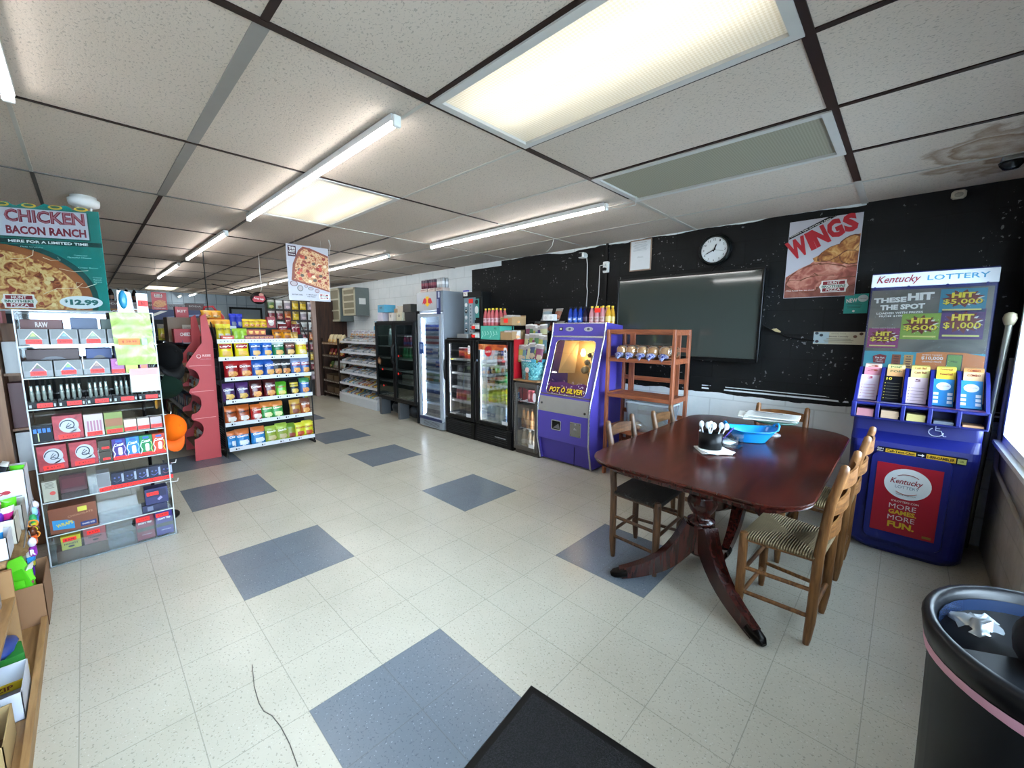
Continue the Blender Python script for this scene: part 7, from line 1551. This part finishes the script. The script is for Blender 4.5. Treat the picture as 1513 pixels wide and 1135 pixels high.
# row 4
def swirl(b, w, h):
    b.rect(-w*.47, w*.47, h*.04, h*.97, FOOD('swirl_red', [(.3, '#7a1f2a'), (.6, '#a3303a'), (.8, '#8a2632')], 20), .0005)
    b.disc(.004, h*.58, w*.33, h*.30, C('#a8adb4', .35), .001, 26); b.poly([(.0, h*.28), (w*.40, h*.28), (w*.34, h*.45)], C('#a8adb4', .35), .001)
    b.tube([(.002+w*r_*math.cos(a), h*.58+h*r_*.9*math.sin(a), .0016) for r_, a in [(.12+.16*i/18, -2.4+5.6*i/18) for i in range(19)]], .0028, C('#2f3a44', .3), 5)
    b.tube([(-w*.08, h*.5, .0016), (w*.12, h*.62, .0016), (w*.04, h*.68, .0016), (-w*.06, h*.55, .0016), (w*.12, h*.48, .0016), (w*.22, h*.44, .0016)], .0022, C('#2f3a44', .3), 5)
    neon(b, .0, h*.14, w*.62, .021, .003, '$ 49.99')
def sw(w, h): return lambda b: C('#8a2430', .4) if b is None else swirl(b, w, h)
prod('lighter_box', 'open dark pack of blue lighters at left of the fourth row of the clear display', -1.30, .765, .08, .10, .08, pf('#1d2228', lambda b: [b.rect(-.035+.018*i, -.022+.018*i, .06, .085, C('#2a6ac0'), .001) for i in range(4)]+[b.rect(-.02, -.015, .01, .06, C('#a8b080'), .001)]), 'pack')
prod('red_box', 'red box with grey swirl in the fourth row of the clear display', -1.195, .765, .125, .15, .1, sw(.125, .15), 'box')
prod('clear_pack', 'clear pack of pink items in the fourth row of the clear display', -1.085, .765, .085, .14, .04, pf('#b3a8a4', lambda b: ([b.rect(-.03+.014*i, -.022+.014*i, .035, .1, C('#9a6a80'), .001) for i in range(5)], neon(b, 0, .018, .06, .022, .002, '$ 19.99'))), 'pack')
prod('green_box', 'green brown box in the fourth row of the clear display', -.995, .765, .085, .14, .07, pf('#6f7f3a', lambda b: (b.rect(-.04, .04, .05, .1, C('#8a5a3a'), .0006), neon(b, 0, .018, .065, .022, .002, '$ 19.99'))), 'box')
for k, c in enumerate(('#c9b8a8', '#b9aea4', '#a89c9a')): prod('pale_box', 'pale box, %s from left of three at right in the fourth row of clear display' % ORD[k], -.91+.065*k-.01, .765, .06, .08, .06, pf(c, lambda b: neon(b, 0, .02, .052, .02, .002, '$ 29.99')), 'box')
# row 5
prod('red_box', 'left red box with grey swirl in the fifth row of the clear display', -1.275, .587, .12, .155, .1, sw(.12, .155), 'box'); prod('red_box', 'right red box with grey swirl in the fifth row of the clear display', -1.145, .587, .12, .155, .1, sw(.12, .155), 'box')
for k in range(2): prod('dark_pack', '%s small dark pack in the fifth row of the clear display' % ('lower', 'upper')[k], -1.052, .587+.072*k, .055, .07, .06, pf('#3a342a', lambda b: neon(b, .004, .022, .03, .012, .001, '$ 5')), 'pack')
for k, (c, c2, n_) in enumerate((('#3a2a78', '#b4a0dc', 'purple'), ('#2a78ae', '#8fc0e0', 'light blue'), ('#157a44', '#bfe07a', 'green'), ('#c2401f', '#e8d24a', 'orange red'))):
    def cb4(b, c=c, c2=c2):
        if b is None: return C(c, .35)
        m2 = C(c2, .35); w3 = C('#dfe6ea', .3)
        for s_ in (-1, 1): b.tube([(s_*.030, .02, .001), (s_*.022, .045, .001), (s_*.030, .07, .001), (s_*.024, .095, .001)], .003, m2 if s_ > 0 else w3, 5)
        b.text('Coast', 0, .103, .046, .02, w3, .0012, shear=.3, bold=.03, rot=.12); b.rect(-.015, .015, .118, .132, C('#2a58b0'), .001); b.poly([(x+.004, y+.058) for x, y in rrect(0, 0, .010, .026, .009, 4)], w3, .0018); neon(b, 0, .014, .058, .02, .003, '$ 24.99')
    prod('colour_pack', '%s pack with white wand picture in the fifth row of the clear display' % n_, -.985+.066*k, .587, .064, .14, .05, cb4, 'pack')
# row 6
prod('paper_pack', 'small white paper pack at left of the sixth row of the clear display', -1.305, .400, .06, .125, .04, pf('#a9a898', lambda b: (b.lines(0, .1, .04, .04, 5, C('#6a6a60')), b.disc(.01, .05, .012, .012, C('#c4524a'), .001))), 'pack')
prod('dark_red_box', 'dark red box behind in the sixth row of the clear display', -1.21, .400, .12, .11, .05, pf('#4a1f24', lambda b: b.rect(-.05, .05, .03, .09, C('#5f2a30'), .001)), 'box', x=AX-.15)
prod('grey_carton', 'grey empty carton with price sticker in the sixth row of the clear display', -1.075, .400, .06, .12, .1, pf('#8f9194', lambda b: (b.rect(-.028, .028, .03, .115, C('#6f7174'), .0006), neon(b, .01, .012, .06, .022, .002, '$ 24.99', .1))), 'carton')
for k in range(5):
    def c6(b, k=k):
        if b is None: return C('#20263c', .3)
        b.tube([(-.02+.008*i, .055-.012*math.sin(i*.8), .001) for i in range(6)], .002, C(['#4a5570', '#4a5570', '#5a5aa8', '#4a5aa8', '#8a4a5a'][k]), 5)
        for s_ in (-1, 1): b.disc(s_*.010-.004, .072, .005, .006, C('#4f5a90'), .001, 10)
        b.rect(.018, .029, .04, .095, C('#8f98a8'), .0012); neon(b, 0, .014, .056, .02, .003, '$ 29.99')
    prod('navy_pack', 'dark navy pack, %s from left in the sixth row of the clear display' % ORD[k], -1.01+.0615*k, .400, .060, .105, .05, c6, 'pack', group='navy packs in the sixth row')
# row 7, 8
prod('brown_carton', 'wide brown carton with blue print in the seventh row of the clear display', -1.225, .188, .205, .16, .13, pf('#7a4630', lambda b: (b.poly([(-.09, .03), (0, .015), (.0, .06), (-.03, .08), (-.09, .09)], C('#2f86b8'), .001), b.text('WRAPS', -.04, .055, .07, .022, C('#c9b83a'), .002, rot=.15, bold=.03), b.text('CHOCOLATE', .03, .1, .11, .012, C('#b58a6a'), .002, rot=.1), b.rect(.025, .095, .015, .045, C('#24346e'), .001), b.text('SHARE SIZE', .06, .03, .055, .01, PAPER, .002), b.rect(.02, .06, .115, .145, C('#c9c44a'), .001))), 'carton')
prod('navy_carton', 'navy carton with price sticker in the seventh row of the clear display', -.83, .24, .12, .11, .09, pf('#2a2c58', lambda b: (b.rect(-.05, .05, .05, .1, C('#1d2142'), .0006), neon(b, -.02, .075, .055, .02, .002, '$ 9.99'), b.poly([(.0, .03), (.02, .05), (.03, .035), (.01, .02)], C('#8f8ab0'), .001))), 'carton')
prod('navy_carton', 'darker navy carton under the priced one in the seventh row of the clear display', -.845, .188, .13, .05, .09, pf('#1f2344', lambda b: b.rect(-.04, -.01, .01, .04, C('#6a7088'), .001)), 'carton')
for nm, y, c, w_, h_, tx, lab in (('yellow_pack', -1.25, '#b8ae32', .085, .085, 'HONEST', 'yellow pack of wraps in the bottom row of the clear display'), ('rose_pack', -1.145, '#96585a', .10, .10, 'HONEST', 'rose brown pack of wraps in the bottom row of the clear display')):
    prod(nm, lab, y, .075, w_, h_, .08, pf(c, lambda b, tx=tx, h_=h_: (b.text(tx, 0, h_*.42, .06, .012, C('#1d1a10'), .001, bold=.03), b.disc(0, h_*.22, .014, .006, DARK, .001), neon(b, -.005, h_*.75, .052, .02, .002, '$ 3.99'))), 'pack')
B().box(AX-.14, AX-.02, AY0+.03, -1.09, .0045, .078, C('#5a4230', .6)).build('riser', t)
for y, c, lab in ((-.905, '#7a1f38', 'maroon carton with white lettering in the bottom row of the clear display'), (-.805, '#3a2f7a', 'purple carton with white lettering in the bottom row of the clear display')):
    prod('tobacco_carton', lab, y, .006, .092, .165, .09, pf(c, lambda b: (b.text("DON'T TRIP", 0, .118, .07, .014, PAPER, .001, bold=.06), b.rect(-.044, .044, .06, .085, C('#3a3a34'), .001), b.text('DISPOSABLE', .005, .035, .05, .007, PAPER, .001), neon(b, -.008, .145, .06, .022, .002, '$ 24.99'))), 'carton')
B().box(AX-.12, AX-.003, -.860, -.858, .004, .18, ACR).build('divider', t)
# ------------------------------------------------------------------ chicken bacon ranch poster
t = thing('chicken_pizza_poster', 'big teal chicken bacon ranch pizza poster standing above the clear display', 'poster', (-2.12, -1.25, 1.545))
TE = C('#157a72', .3, var=.05); px0, px1, pz0, pz1 = -1.50, -.948, 1.548, 2.128
PR_ = Vector((.46, .888, 0)); PO = Vector((-2.12, -1.15, 0))+PR_*1.15*1.10
PT = frame(PO, PR_, (0, 0, 1)) @ Matrix.Scale(1.10, 4, (1, 0, 0))
b = B(PT); b.box(px0, px1, pz0, pz1, -.004, 0, TE)
wv = [(px0+(px1-px0)*i/40, pz1+.012+.010*math.sin(i*1.1)) for i in range(41)]; b.poly([(px0, pz1)]+wv[:33]+[(px1-.11, pz1)], TE, -.0005)
for k in range(5): b.disc(px0+.06+.105*k, pz1+.006, .03, .012, C('#c9a83a'), .0006, 12); b.disc(px0+.06+.105*k, pz1+.008, .02, .006, C('#2a5a4a'), .0012, 12)
wtop = 2.098; b.rect(px0, -.993, 1.955, 2.112, C('#0a5a54'), .0008); b.rect(px0, -.999, 1.962, 2.116, C('#c9c9d2', .3), .0014)
mr = C('#8c2038', .4); b.text('CHICKEN', -1.170, 2.075, .322, .070, mr, .0026, bold=.045); b.text('CHICKEN', -1.170, 2.075, .318, .064, C('#b5707c', .4), .0034, bold=-.015); b.text('BACON RANCH', -1.170, 1.997, .322, .046, mr, .0026, bold=.04)
b.rect(px0, px1, 1.922, 1.948, C('#0b3f3c', .4), .0012); b.text('HERE FOR A LIMITED TIME', -1.168, 1.935, .322, .015, PAPER, .0026, bold=.03)
pza = FOOD('ranch_pizza', [(.28, '#6e2f1e'), (.4, '#a65a34'), (.5, '#cf9a5a'), (.6, '#e3c487'), (.72, '#c98a4a'), (.85, '#8a4026')], 26, .35)
rc_ = (px0+.002, px1-.002, pz0+.002, pz1)
b.disc(-1.42, 1.62, .43, .325, C('#0c4a46'), .0010, 60, rect=(px0, px1-.002, pz0+.002, 1.918)); b.disc(-1.43, 1.615, .415, .305, C('#9c5a30', .4), .0016, 60, rect=(px0+.001, px1-.004, pz0+.003, 1.918)); b.disc(-1.44, 1.605, .385, .28, pza, .0024, 60, rect=(px0+.001, px1-.006, pz0+.004, 1.90))
rnd = random.Random(3)
for k in range(46):
    a = rnd.random()*2*PI; r_ = rnd.random()**.5; x = -1.44+.36*r_*math.cos(a); y = 1.605+.255*r_*math.sin(a); s_ = rnd.uniform(.008, .022)
    if px0+.03 < x < px1-.04 and y > pz0+.03: b.poly([(x+s_*rnd.uniform(.6, 1.2)*math.cos(q), y+s_*.8*rnd.uniform(.6, 1.2)*math.sin(q)) for q in [2*PI*i/7 for i in range(7)]], C(rnd.choice(['#e6cf96', '#d9b878', '#8e3a28', '#a34a30', '#e0c890']), .35), .003+.00005*k)
b.disc(-1.065, 1.597, .092, .038, C('#dfe6e6', .3), .006, 30); b.text('12.99', -1.052, 1.597, .122, .034, C('#1f6a66', .4), .007, bold=.06); b.text('$', -1.128, 1.603, .013, .02, C('#1f6a66', .4), .007, bold=.04)
hunt_logo(b, -1.318, 1.597, .145, .078, .006)
for tx, y, z, w_ in (('Pizza Crunchy', -1.24, 1.905, .09), ('Creamy and', -1.045, 1.87, .055), ('Flavorful Cheese', -1.05, 1.858, .10), ('Crispy Bacon', -1.02, 1.80, .085), ('Creamy', -.985, 1.745, .04), ('Ranch', -.985, 1.733, .035), ('Sauce', -.985, 1.721, .035)): b.text(tx, y, z, w_, .009, C('#9fd0ca', .4), .0022, bold=.01)
for pts in ([(-1.33, 1.835), (-1.27, 1.84), (-1.24, 1.86), (-1.235, 1.89)], [(-1.2, 1.85), (-1.17, 1.835), (-1.13, 1.84), (-1.14, 1.855)], [(-1.14, 1.79), (-1.08, 1.775), (-1.02, 1.785)], [(-1.22, 1.64), (-1.16, 1.675), (-1.08, 1.68), (-1.05, 1.71), (-1.075, 1.715), (-1.08, 1.69), (-1.04, 1.685), (-.99, 1.71)]):
    b.tube([(x, y, .0045) for x, y in pts], .0016, C('#e8dcc0'), 4)
b.build('poster_board', t); B(PT).rect(px0, px1, pz0, pz1, GLASS('#f6f8f8', .12, .06), .010).build('plastic_sleeve', t)
b = B(PT); b.box(px0, px1, 1.541, 1.549, -.02, .012, C('#9aa0a2', .2)); b.build('sleeve_foot', t)
# ------------------------------------------------------------------ thin crust poster
t = thing('thin_crust_poster', 'white thin crust pizza poster hanging from the ceiling over the aisle', 'poster', (-3.2, .665, 1.75))
b = B(FX(-3.2, 0, 0)); qx0, qx1, qz0, qz1 = .448, .878, 1.748, 2.322
b.box(qx0, qx1, qz0, qz1, -.003, 0, C('#b9b7c0', .3, var=.03)); W2 = qx1-qx0; H2 = qz1-qz0
Q = lambda u, v: (qx0+u*W2, qz0+v*H2)
crust = C('#8a4632', .4); tp2 = FOOD('thin_pizza', [(.26, '#6a1f1a'), (.38, '#9a3a26'), (.48, '#c88a5a'), (.58, '#dcb98a'), (.7, '#a8442c'), (.84, '#7a4a2c')], 30, .35)
b.poly([Q(*p) for p in ((.08, .36), (.99, .18), (.99, .86), (.55, .965), (.38, .98), (.27, .9), (.13, .65))], crust, .001)
b.poly([Q(*p) for p in ((.15, .38), (.99, .21), (.99, .82), (.55, .93), (.40, .94), (.31, .87), (.18, .63))], tp2, .002)
for k in range(30):
    u = rnd.uniform(.25, .95); v = rnd.uniform(.32, .84); x, y = Q(u, v); b.disc(x, y, .02, .016, C(rnd.choice(['#8e2a1e', '#a33a26', '#5a4a3a', '#c9543a', '#e0c8a0']), .35), .003+.00005*k, 9)
b.rect(qx0+.015, qx0+.095, qz1-.125, qz1-.018, C('#3f1a2c', .4), .002); b.text('THIN', qx0+.055, qz1-.042, .06, .026, PAPER, .003, bold=.03); b.text('CRUST', qx0+.055, qz1-.074, .062, .024, PAPER, .003, bold=.03); b.text('PIZZA', qx0+.055, qz1-.106, .062, .010, PAPER, .003, bold=.03)
for u, v, rx, ry, c in ((.13, .30, .038, .030, '#6a4a50'), (.27, .22, .03, .032, '#44524c'), (.41, .265, .018, .016, '#4a3a48'), (.52, .225, .028, .018, '#445248'), (.67, .19, .024, .022, '#7a3a48')):
    x, y = Q(u, v); b.disc(x, y, rx, ry, C(c), .002, 16); b.disc(x, y, rx*.8, ry*.8, C('#b0a2a6'), .003, 16)
b.text('EXTRA THIN.', *Q(.2, .10), .105, .014, C('#2a2a30'), .002, bold=.02); b.text('12 - MINUTE HOT', *Q(.53, .11), .11, .011, C('#2a2a30'), .002, bold=.02); b.text('AND READY', *Q(.53, .075), .09, .010, C('#2a2a30'), .002, bold=.02); hunt_logo(b, *Q(.84, .09), .115, .06, .002); b.build('poster_sheet', t)
for y in (.53, .80): B().cyl((-3.2, y, 2.32), (-3.2, y, 2.40), .0015, C('#c9c9c4'), 4).build('string', t)
# ------------------------------------------------------------------ caps on a hook stand behind the clear display
t = thing('cap_stand', 'black cap stand with white hooks behind the clear display', 'stand', (-2.5, -.84, 0))
B().cyl((-2.5, -.82, .02), (-2.5, -.82, 1.42), .011, BLACK, 8).build('pole', t); B().lathe([(.14, 0), (.14, .012), (.02, .02)], BLACK, 20, (-2.5, -.82, 0)).build('foot', t)
for z in (1.33, 1.10, .80, .57, .42, .27): B().tube([(-2.5, -.815, z), (-2.49, -.70, z-.005), (-2.485, -.675, z-.005), (-2.485, -.67, z+.018)], .0035, WHITE, 6).build('hook', t)
def cap(label, c, bc, y, z, rot, x=-2.48):
    t = thing('baseball_cap', label, 'cap', (x, y, z)); t.rotation_euler = rot
    b = B(); n = 20; secs = []
    for i in range(8):
        a = PI/2*i/7.3; secs.append([(.098*math.cos(a)*math.cos(q)*1.06, .088*math.cos(a)*math.sin(q), .118*math.sin(a)) for q in [2*PI*k/n for k in range(n)]])
    b.loft(secs, C(c, .85, bump=.1, spec=.1), True, True); b.build('crown', t, local=True)
    b = B(); v = []; f = []
    for i in range(9):
        a = -1.15+2.3*i/8; r0 = (.103*math.cos(a), .086*math.sin(a)); r1 = (.103*math.cos(a)+.085*math.cos(a*.6), .080*math.sin(a)*1.02)
        v += [(r0[0], r0[1], .004), (r1[0], r1[1], -.012+.010*math.cos(a)), (r1[0], r1[1], -.016+.010*math.cos(a)), (r0[0], r0[1], -.001)]
    for i in range(8):
        for q in range(4): f.append((i*4+q, i*4+(q+1) % 4, (i+1)*4+(q+1) % 4, (i+1)*4+q))
    b.add(v, f, C(bc, .7), True); b.build('brim', t, local=True); B().ball((0, 0, .119), .007, C(c, .7), 8, 6).build('button', t, local=True)
    return t
cap('black cap hanging highest behind the clear display', '#070708', '#070708', -.66, 1.235, (.35, 1.15, .75))
cap('dark green cap with golden brim hanging under the black cap', '#0c1d15', '#d8961f', -.70, 1.02, (-.5, 1.9, .7))
cap('bright orange cap hanging lowest behind the clear display', '#f2670f', '#f2670f', -.685, .70, (.2, 1.35, .6), -2.44)
# ------------------------------------------------------------------ brown cabinet and boxes left of the clear display
BW = WOOD('#8a6446', '#6f4c34', .5, .5, 2)
tag(B().box(-2.95, -2.30, -2.3, -1.435, 0, 1.47, BW).build('brown_cabinet'), 'brown wood grain cabinet side at the far left behind the clear display', 'cabinet')
t = thing('side_shelf', 'narrow brown shelf between the brown cabinet and the clear display', 'shelf', (-2.45, -1.395, 0))
for z in (.55, .83, 1.17): B().box(-2.55, -2.37, -1.432, -1.352, z-.015, z, BW).build('shelf_board', t)
B().box(-2.56, -2.55, -1.432, -1.352, 0, 1.47, BW).build('back_board', t)
for z, h_, c, lab in ((1.17, .19, '#b9bbbd', 'white carton on the upper narrow brown shelf at far left'), (.55, .25, '#c4c6c8', 'white carton on the lower narrow brown shelf at far left'), (.83, .28, '#4a1c20', 'dark maroon carton on the middle narrow brown shelf at far left')): tag(put(pbox('shelf_carton', .07, .12, h_, c), -2.45, -1.392, z, RZ), lab, 'carton')
tag(B().box(-2.5, -2.32, -1.6, -1.40, 1.471, 1.56, C('#7a1420', .5)).build('red_carton'), 'dark red carton on top of the brown cabinet beside the pizza poster', 'carton')
# ------------------------------------------------------------------ low candy rack at the left edge
PL = WOOD('#b08a5c', '#8a6840', .55, .8, 0); PB = C('#a0784e', .6)
t = thing('candy_counter', 'low plywood candy rack along the left edge of the photo', 'rack', (-.75, -1.6, 0))
B().box(-1.385, .6, -1.95, -1.345, .0, .022, PL).build('bottom_board', t); B().box(-1.385, .6, -1.345, -1.325, 0, .055, PL).build('front_lip', t)
B().box(-1.15, .6, -1.95, -1.385, .285, .300, PL).build('middle_board', t); B().box(-1.97, .6, -1.97, -1.95, 0, .80, PL).build('back_board', t); B().box(-1.17, -1.15, -1.95, -1.385, .022, .42, PB).build('divider', t)
B().box(-1.95, -1.18, -1.95, -1.40, .425, .44, PL).build('upper_board', t); B().box(-1.97, -1.95, -1.95, -1.40, 0, .44, PL).build('end_board', t)
def carton(lab, x, y, z, w, d, h, c, inner='#6a5440', front=None, rz=0):
    b = B(); m = C(c, .6); i_ = C(inner, .8); th = .003
    for q in ((-w/2, -w/2+th, -d/2, d/2), (w/2-th, w/2, -d/2, d/2), (-w/2, w/2, d/2-th, d/2), (-w/2, w/2, -d/2, -d/2+th)): b.box(*q, 0, h, m)
    b.box(-w/2, w/2, -d/2, d/2, 0, th, i_)
    # darker inside faces
    b.add([(w/2-th-.0005, -d/2+th, th), (w/2-th-.0005, d/2-th, th), (w/2-th-.0005, d/2-th, h-.001), (w/2-th-.0005, -d/2+th, h-.001)], [(3, 2, 1, 0)], i_)
    if front: b.T = frame((w/2+.0006, 0, 0), (0, 1, 0), (0, 0, 1)); front(b)
    o = b.build('candy_carton', local=True); o.location = (x, y, z); o.rotation_euler = (0, 0, rz); return tag(o, lab, 'carton')
carton('white carton with small red logo on the upper board of the candy rack', -1.845, -1.49, .4405, .17, .26, .27, '#cfd2d8', front=lambda b: (b.disc(.06, .16, .016, .010, C('#a81e2e'), .001), b.poly([(.045, .165), (.02, .17), (.02, .163), (.045, .158)], C('#a81e2e'), .001), b.poly([(.045, .155), (.022, .148), (.022, .142), (.05, .150)], C('#a81e2e'), .001), b.lines(.1, .1, .03, .08, 5, C('#8a8c90'))))
carton('low grey carton in front of the white carton on the candy rack', -1.66, -1.47, .4405, .14, .20, .13, '#a8a49c', '#7f7a72')
carton('cream carton third along the upper board of the candy rack', -1.48, -1.48, .4405, .15, .20, .12, '#c4beb0', '#8f8878')
carton('white carton nearest along the upper board of the candy rack', -1.30, -1.49, .4405, .15, .20, .10, '#c9ccd2', '#77726c')
carton('tall brown open carton standing on the floor at the end of the candy rack', -1.56, -1.395, .001, .34, .145, .22, '#8f6848', '#5f4630')
carton('white open carton on the bottom board of the candy rack', -.80, -1.462, .0225, .22, .22, .11, '#c9cdd8', '#8a8f98', front=lambda b: b.disc(.03, .05, .012, .018, C('#a8824a'), .001))
carton('brown open carton behind the yellow boxes on the bottom board', -1.02, -1.60, .0225, .14, .2, .12, '#b0b2b0', '#4a3a2c')
for k, (x, y, z, c, n_) in enumerate(((-.86, -1.56, .3005, '#b9a48a', 'tan'), (-.60, -1.52, .3005, '#c9cbd0', 'white'), (-.34, -1.53, .3005, '#8f6848', 'brown'), (-.08, -1.52, .3005, '#b8bab8', 'grey'), (-.52, -1.47, .0225, '#b89a6a', 'kraft'), (-.26, -1.48, .0225, '#c4c6cc', 'pale'))):
    carton('%s open carton, %s of the row on the %s board of the candy rack' % (n_, ORD[k % 4], 'middle' if k < 4 else 'bottom'), x, y, z, .22, .2, .12, c)
yb2 = pbox('gum_box', .12, .1, .035, '#c9a81e', 'ZIP', '#6a2a12', tsize=(.4, .5)); gb2 = pbox('gum_box', .12, .1, .035, '#2f8a3a', 'ZIP', '#d8e0a0', tsize=(.4, .5))
put(yb2, -1.09, -1.44, .0225, .1, 'yellow gum box at the front of the bottom board of the candy rack', 'box'); put(gb2, -1.09, -1.43, .058, .15, 'green gum box stacked on the yellow gum box', 'box'); put(yb2, -.95, -1.42, .0225, RZ, 'second yellow gum box nearer the camera on the bottom board', 'box')
b = B(); b.ball((-1.09, -1.44, .094+.028), (.09, .05, .028), C('#24408a', .3), 14, 8, .25, 2); tag(b.build('blue_candy_bag'), 'dark blue crinkled candy bag on the green gum box', 'candy bag')
jr = thing('candy_jar', 'yellow capped candy jar nearest the divider on the middle board', 'jar', (-1.07, -1.44, .301))
b = B(); b.lathe([(.026, 0), (.028, .01), (.028, .10), (.022, .115)], GLASS('#e6e2dc', .4, .06, .45, '#b9a8a0'), 14); b.build('jar_body', jr, local=True)
b = B(); b.lathe([(.027, .115), (.029, .12), (.029, .135), (.024, .14), (.026, .16), (.018, .175)], C('#d9b41e', .35), 14); b.build('yellow_cap', jr, local=True)
dup(jr, (-.99, -1.47, .301), label='yellow capped candy jar second from the divider on the middle board'); dup(jr, (-1.06, -1.53, .301), label='yellow capped candy jar behind the first one on the middle board')
# small packets filling the cartons (each its own thing)
pal = [('#5a2a9a', 'purple'), ('#2a8ad0', 'blue'), ('#5fd02a', 'bright green'), ('#e0401f', 'orange red'), ('#d8d03a', 'yellow'), ('#c02a7a', 'pink'), ('#e8a0b0', 'pale pink'), ('#2a2a30', 'black')]
sm = [bag('candy_packet', c, pal[(k+3) % 8][0], '#d8d4cc' if k % 2 else None, None, w=.055, h=.10, t=.022, seed=80+k, style='puff') for k, (c, n_) in enumerate(pal)]
def pile(pts, z, where, h=.0):
    for i, (x, y, j) in enumerate(pts): put(sm[j], x, y, z+h*(i % 3), random.uniform(-1, 2.2), '%s candy packet, %s in %s' % (pal[j][1], ORD[i], where), 'candy packet', 'packets in '+where, tilt=random.uniform(-.2, .4))
pile([(-1.87, -1.42, 7), (-1.86, -1.50, 5), (-1.80, -1.45, 7), (-1.83, -1.40, 2)], .62, 'the white logo carton of the candy rack', .02)
pile([(-1.69, -1.42, 2), (-1.63, -1.48, 6), (-1.66, -1.52, 4)], .49, 'the low grey carton of the candy rack', .01)
pile([(-1.48, -1.44, 0), (-1.45, -1.50, 4), (-1.52, -1.42, 5)], .48, 'the cream carton of the candy rack', .01)
pile([(-1.33, -1.44, 1), (-1.28, -1.45, 5)], .46, 'the nearest white carton of the candy rack', .01)
pile([(-1.44, -1.40, 2), (-1.49, -1.38, 2), (-1.54, -1.40, 3), (-1.60, -1.38, 0), (-1.66, -1.40, 3), (-1.69, -1.38, 1)], .15, 'the tall brown floor carton', .02)
pile([(-.82, -1.45, 4), (-.78, -1.50, 5), (-.86, -1.5, 1)], .05, 'the white carton on the bottom board', .01)
# toy candies hanging on hooks in front
t = thing('hook_rail', 'small wire rail with hooks at the corner of the candy rack', 'rail', (-1.9, -1.38, .3)); B().tube([(-1.95, -1.39, .44), (-1.93, -1.36, .50), (-1.75, -1.36, .50), (-1.45, -1.37, .40)], .003, GREYM, 5).build('rail_wire', t)
for k, (x, z, c, c2, lab) in enumerate(((-1.92, .39, '#6a2a8a', '#e0d8e8', 'purple topped lollipop toy hanging at the rack corner'), (-1.84, .38, '#2a7ac0', '#9ad0e8', 'blue lollipop toy hanging at the rack corner'), (-1.74, .37, '#d8d82a', '#2aa05a', 'yellow and green lollipop toy hanging at the rack corner'), (-1.66, .33, '#e05a1a', '#5a2a12', 'orange and brown twisted toy hanging at the rack corner'), (-1.58, .30, '#8a2a9a', '#e8e0f0', 'violet bag with white letter hanging at the rack corner'))):
    b = B(); b.ball((x, -1.355, z+.07), (.022, .016, .025), C(c2, .3), 10, 7, .15, k); b.box(x-.02, x+.02, -1.368, -1.342, z, z+.05, C(c, .3), .006); b.cyl((x, -1.355, z+.09), (x, -1.36, z+.135), .002, GREYM, 4)
    if k == 4: b.T = frame((x+.021, -1.355, z+.025), (0, 1, 0), (0, 0, 1)); b.text('R', 0, 0, .018, .03, PAPER, .001, bold=.05)
    if k == 3:
        for q in range(3): b.tube([(x, -1.35+.018*math.cos(a), z+.05+.03*q+.018*math.sin(a)) for a in [2*PI*i/10 for i in range(11)]], .004, C('#5a2a12' if q % 2 else '#e08a2a', .4), 5)
    tag(b.build('hanging_toy_candy'), lab, 'candy')
for k, (z, c) in enumerate(((.23, '#4fc01e'), (.26, '#6ad02a'))):
    b = B(); b.T = Matrix.Translation((-1.46-.06*k, -1.40, z)) @ Matrix.Rotation(.5+.4*k, 4, 'Y') @ Matrix.Rotation(.3, 4, 'Z'); b.box(-.07, .07, -.03, .03, -.008, .008, C(c, .35), .004); b.disc(.03, 0, .006, .006, DARK, .0085, 8); tag(b.build('green_clip_toy'), '%s bright green toy clip on the tall brown floor carton' % ('lower', 'upper')[k], 'toy')
tag(B().tube([(x, y, .002) for x, y in [[-0.401, -0.7], [-0.271, -0.725], [-0.171, -0.734], [-0.12, -0.731], [-0.079, -0.715], [-0.006, -0.706], [0.083, -0.705], [0.183, -0.712]]], .0016, C('#6a6660'), 5).build('loose_thread'), 'thin dark curved thread lying on the floor tiles', 'thread')
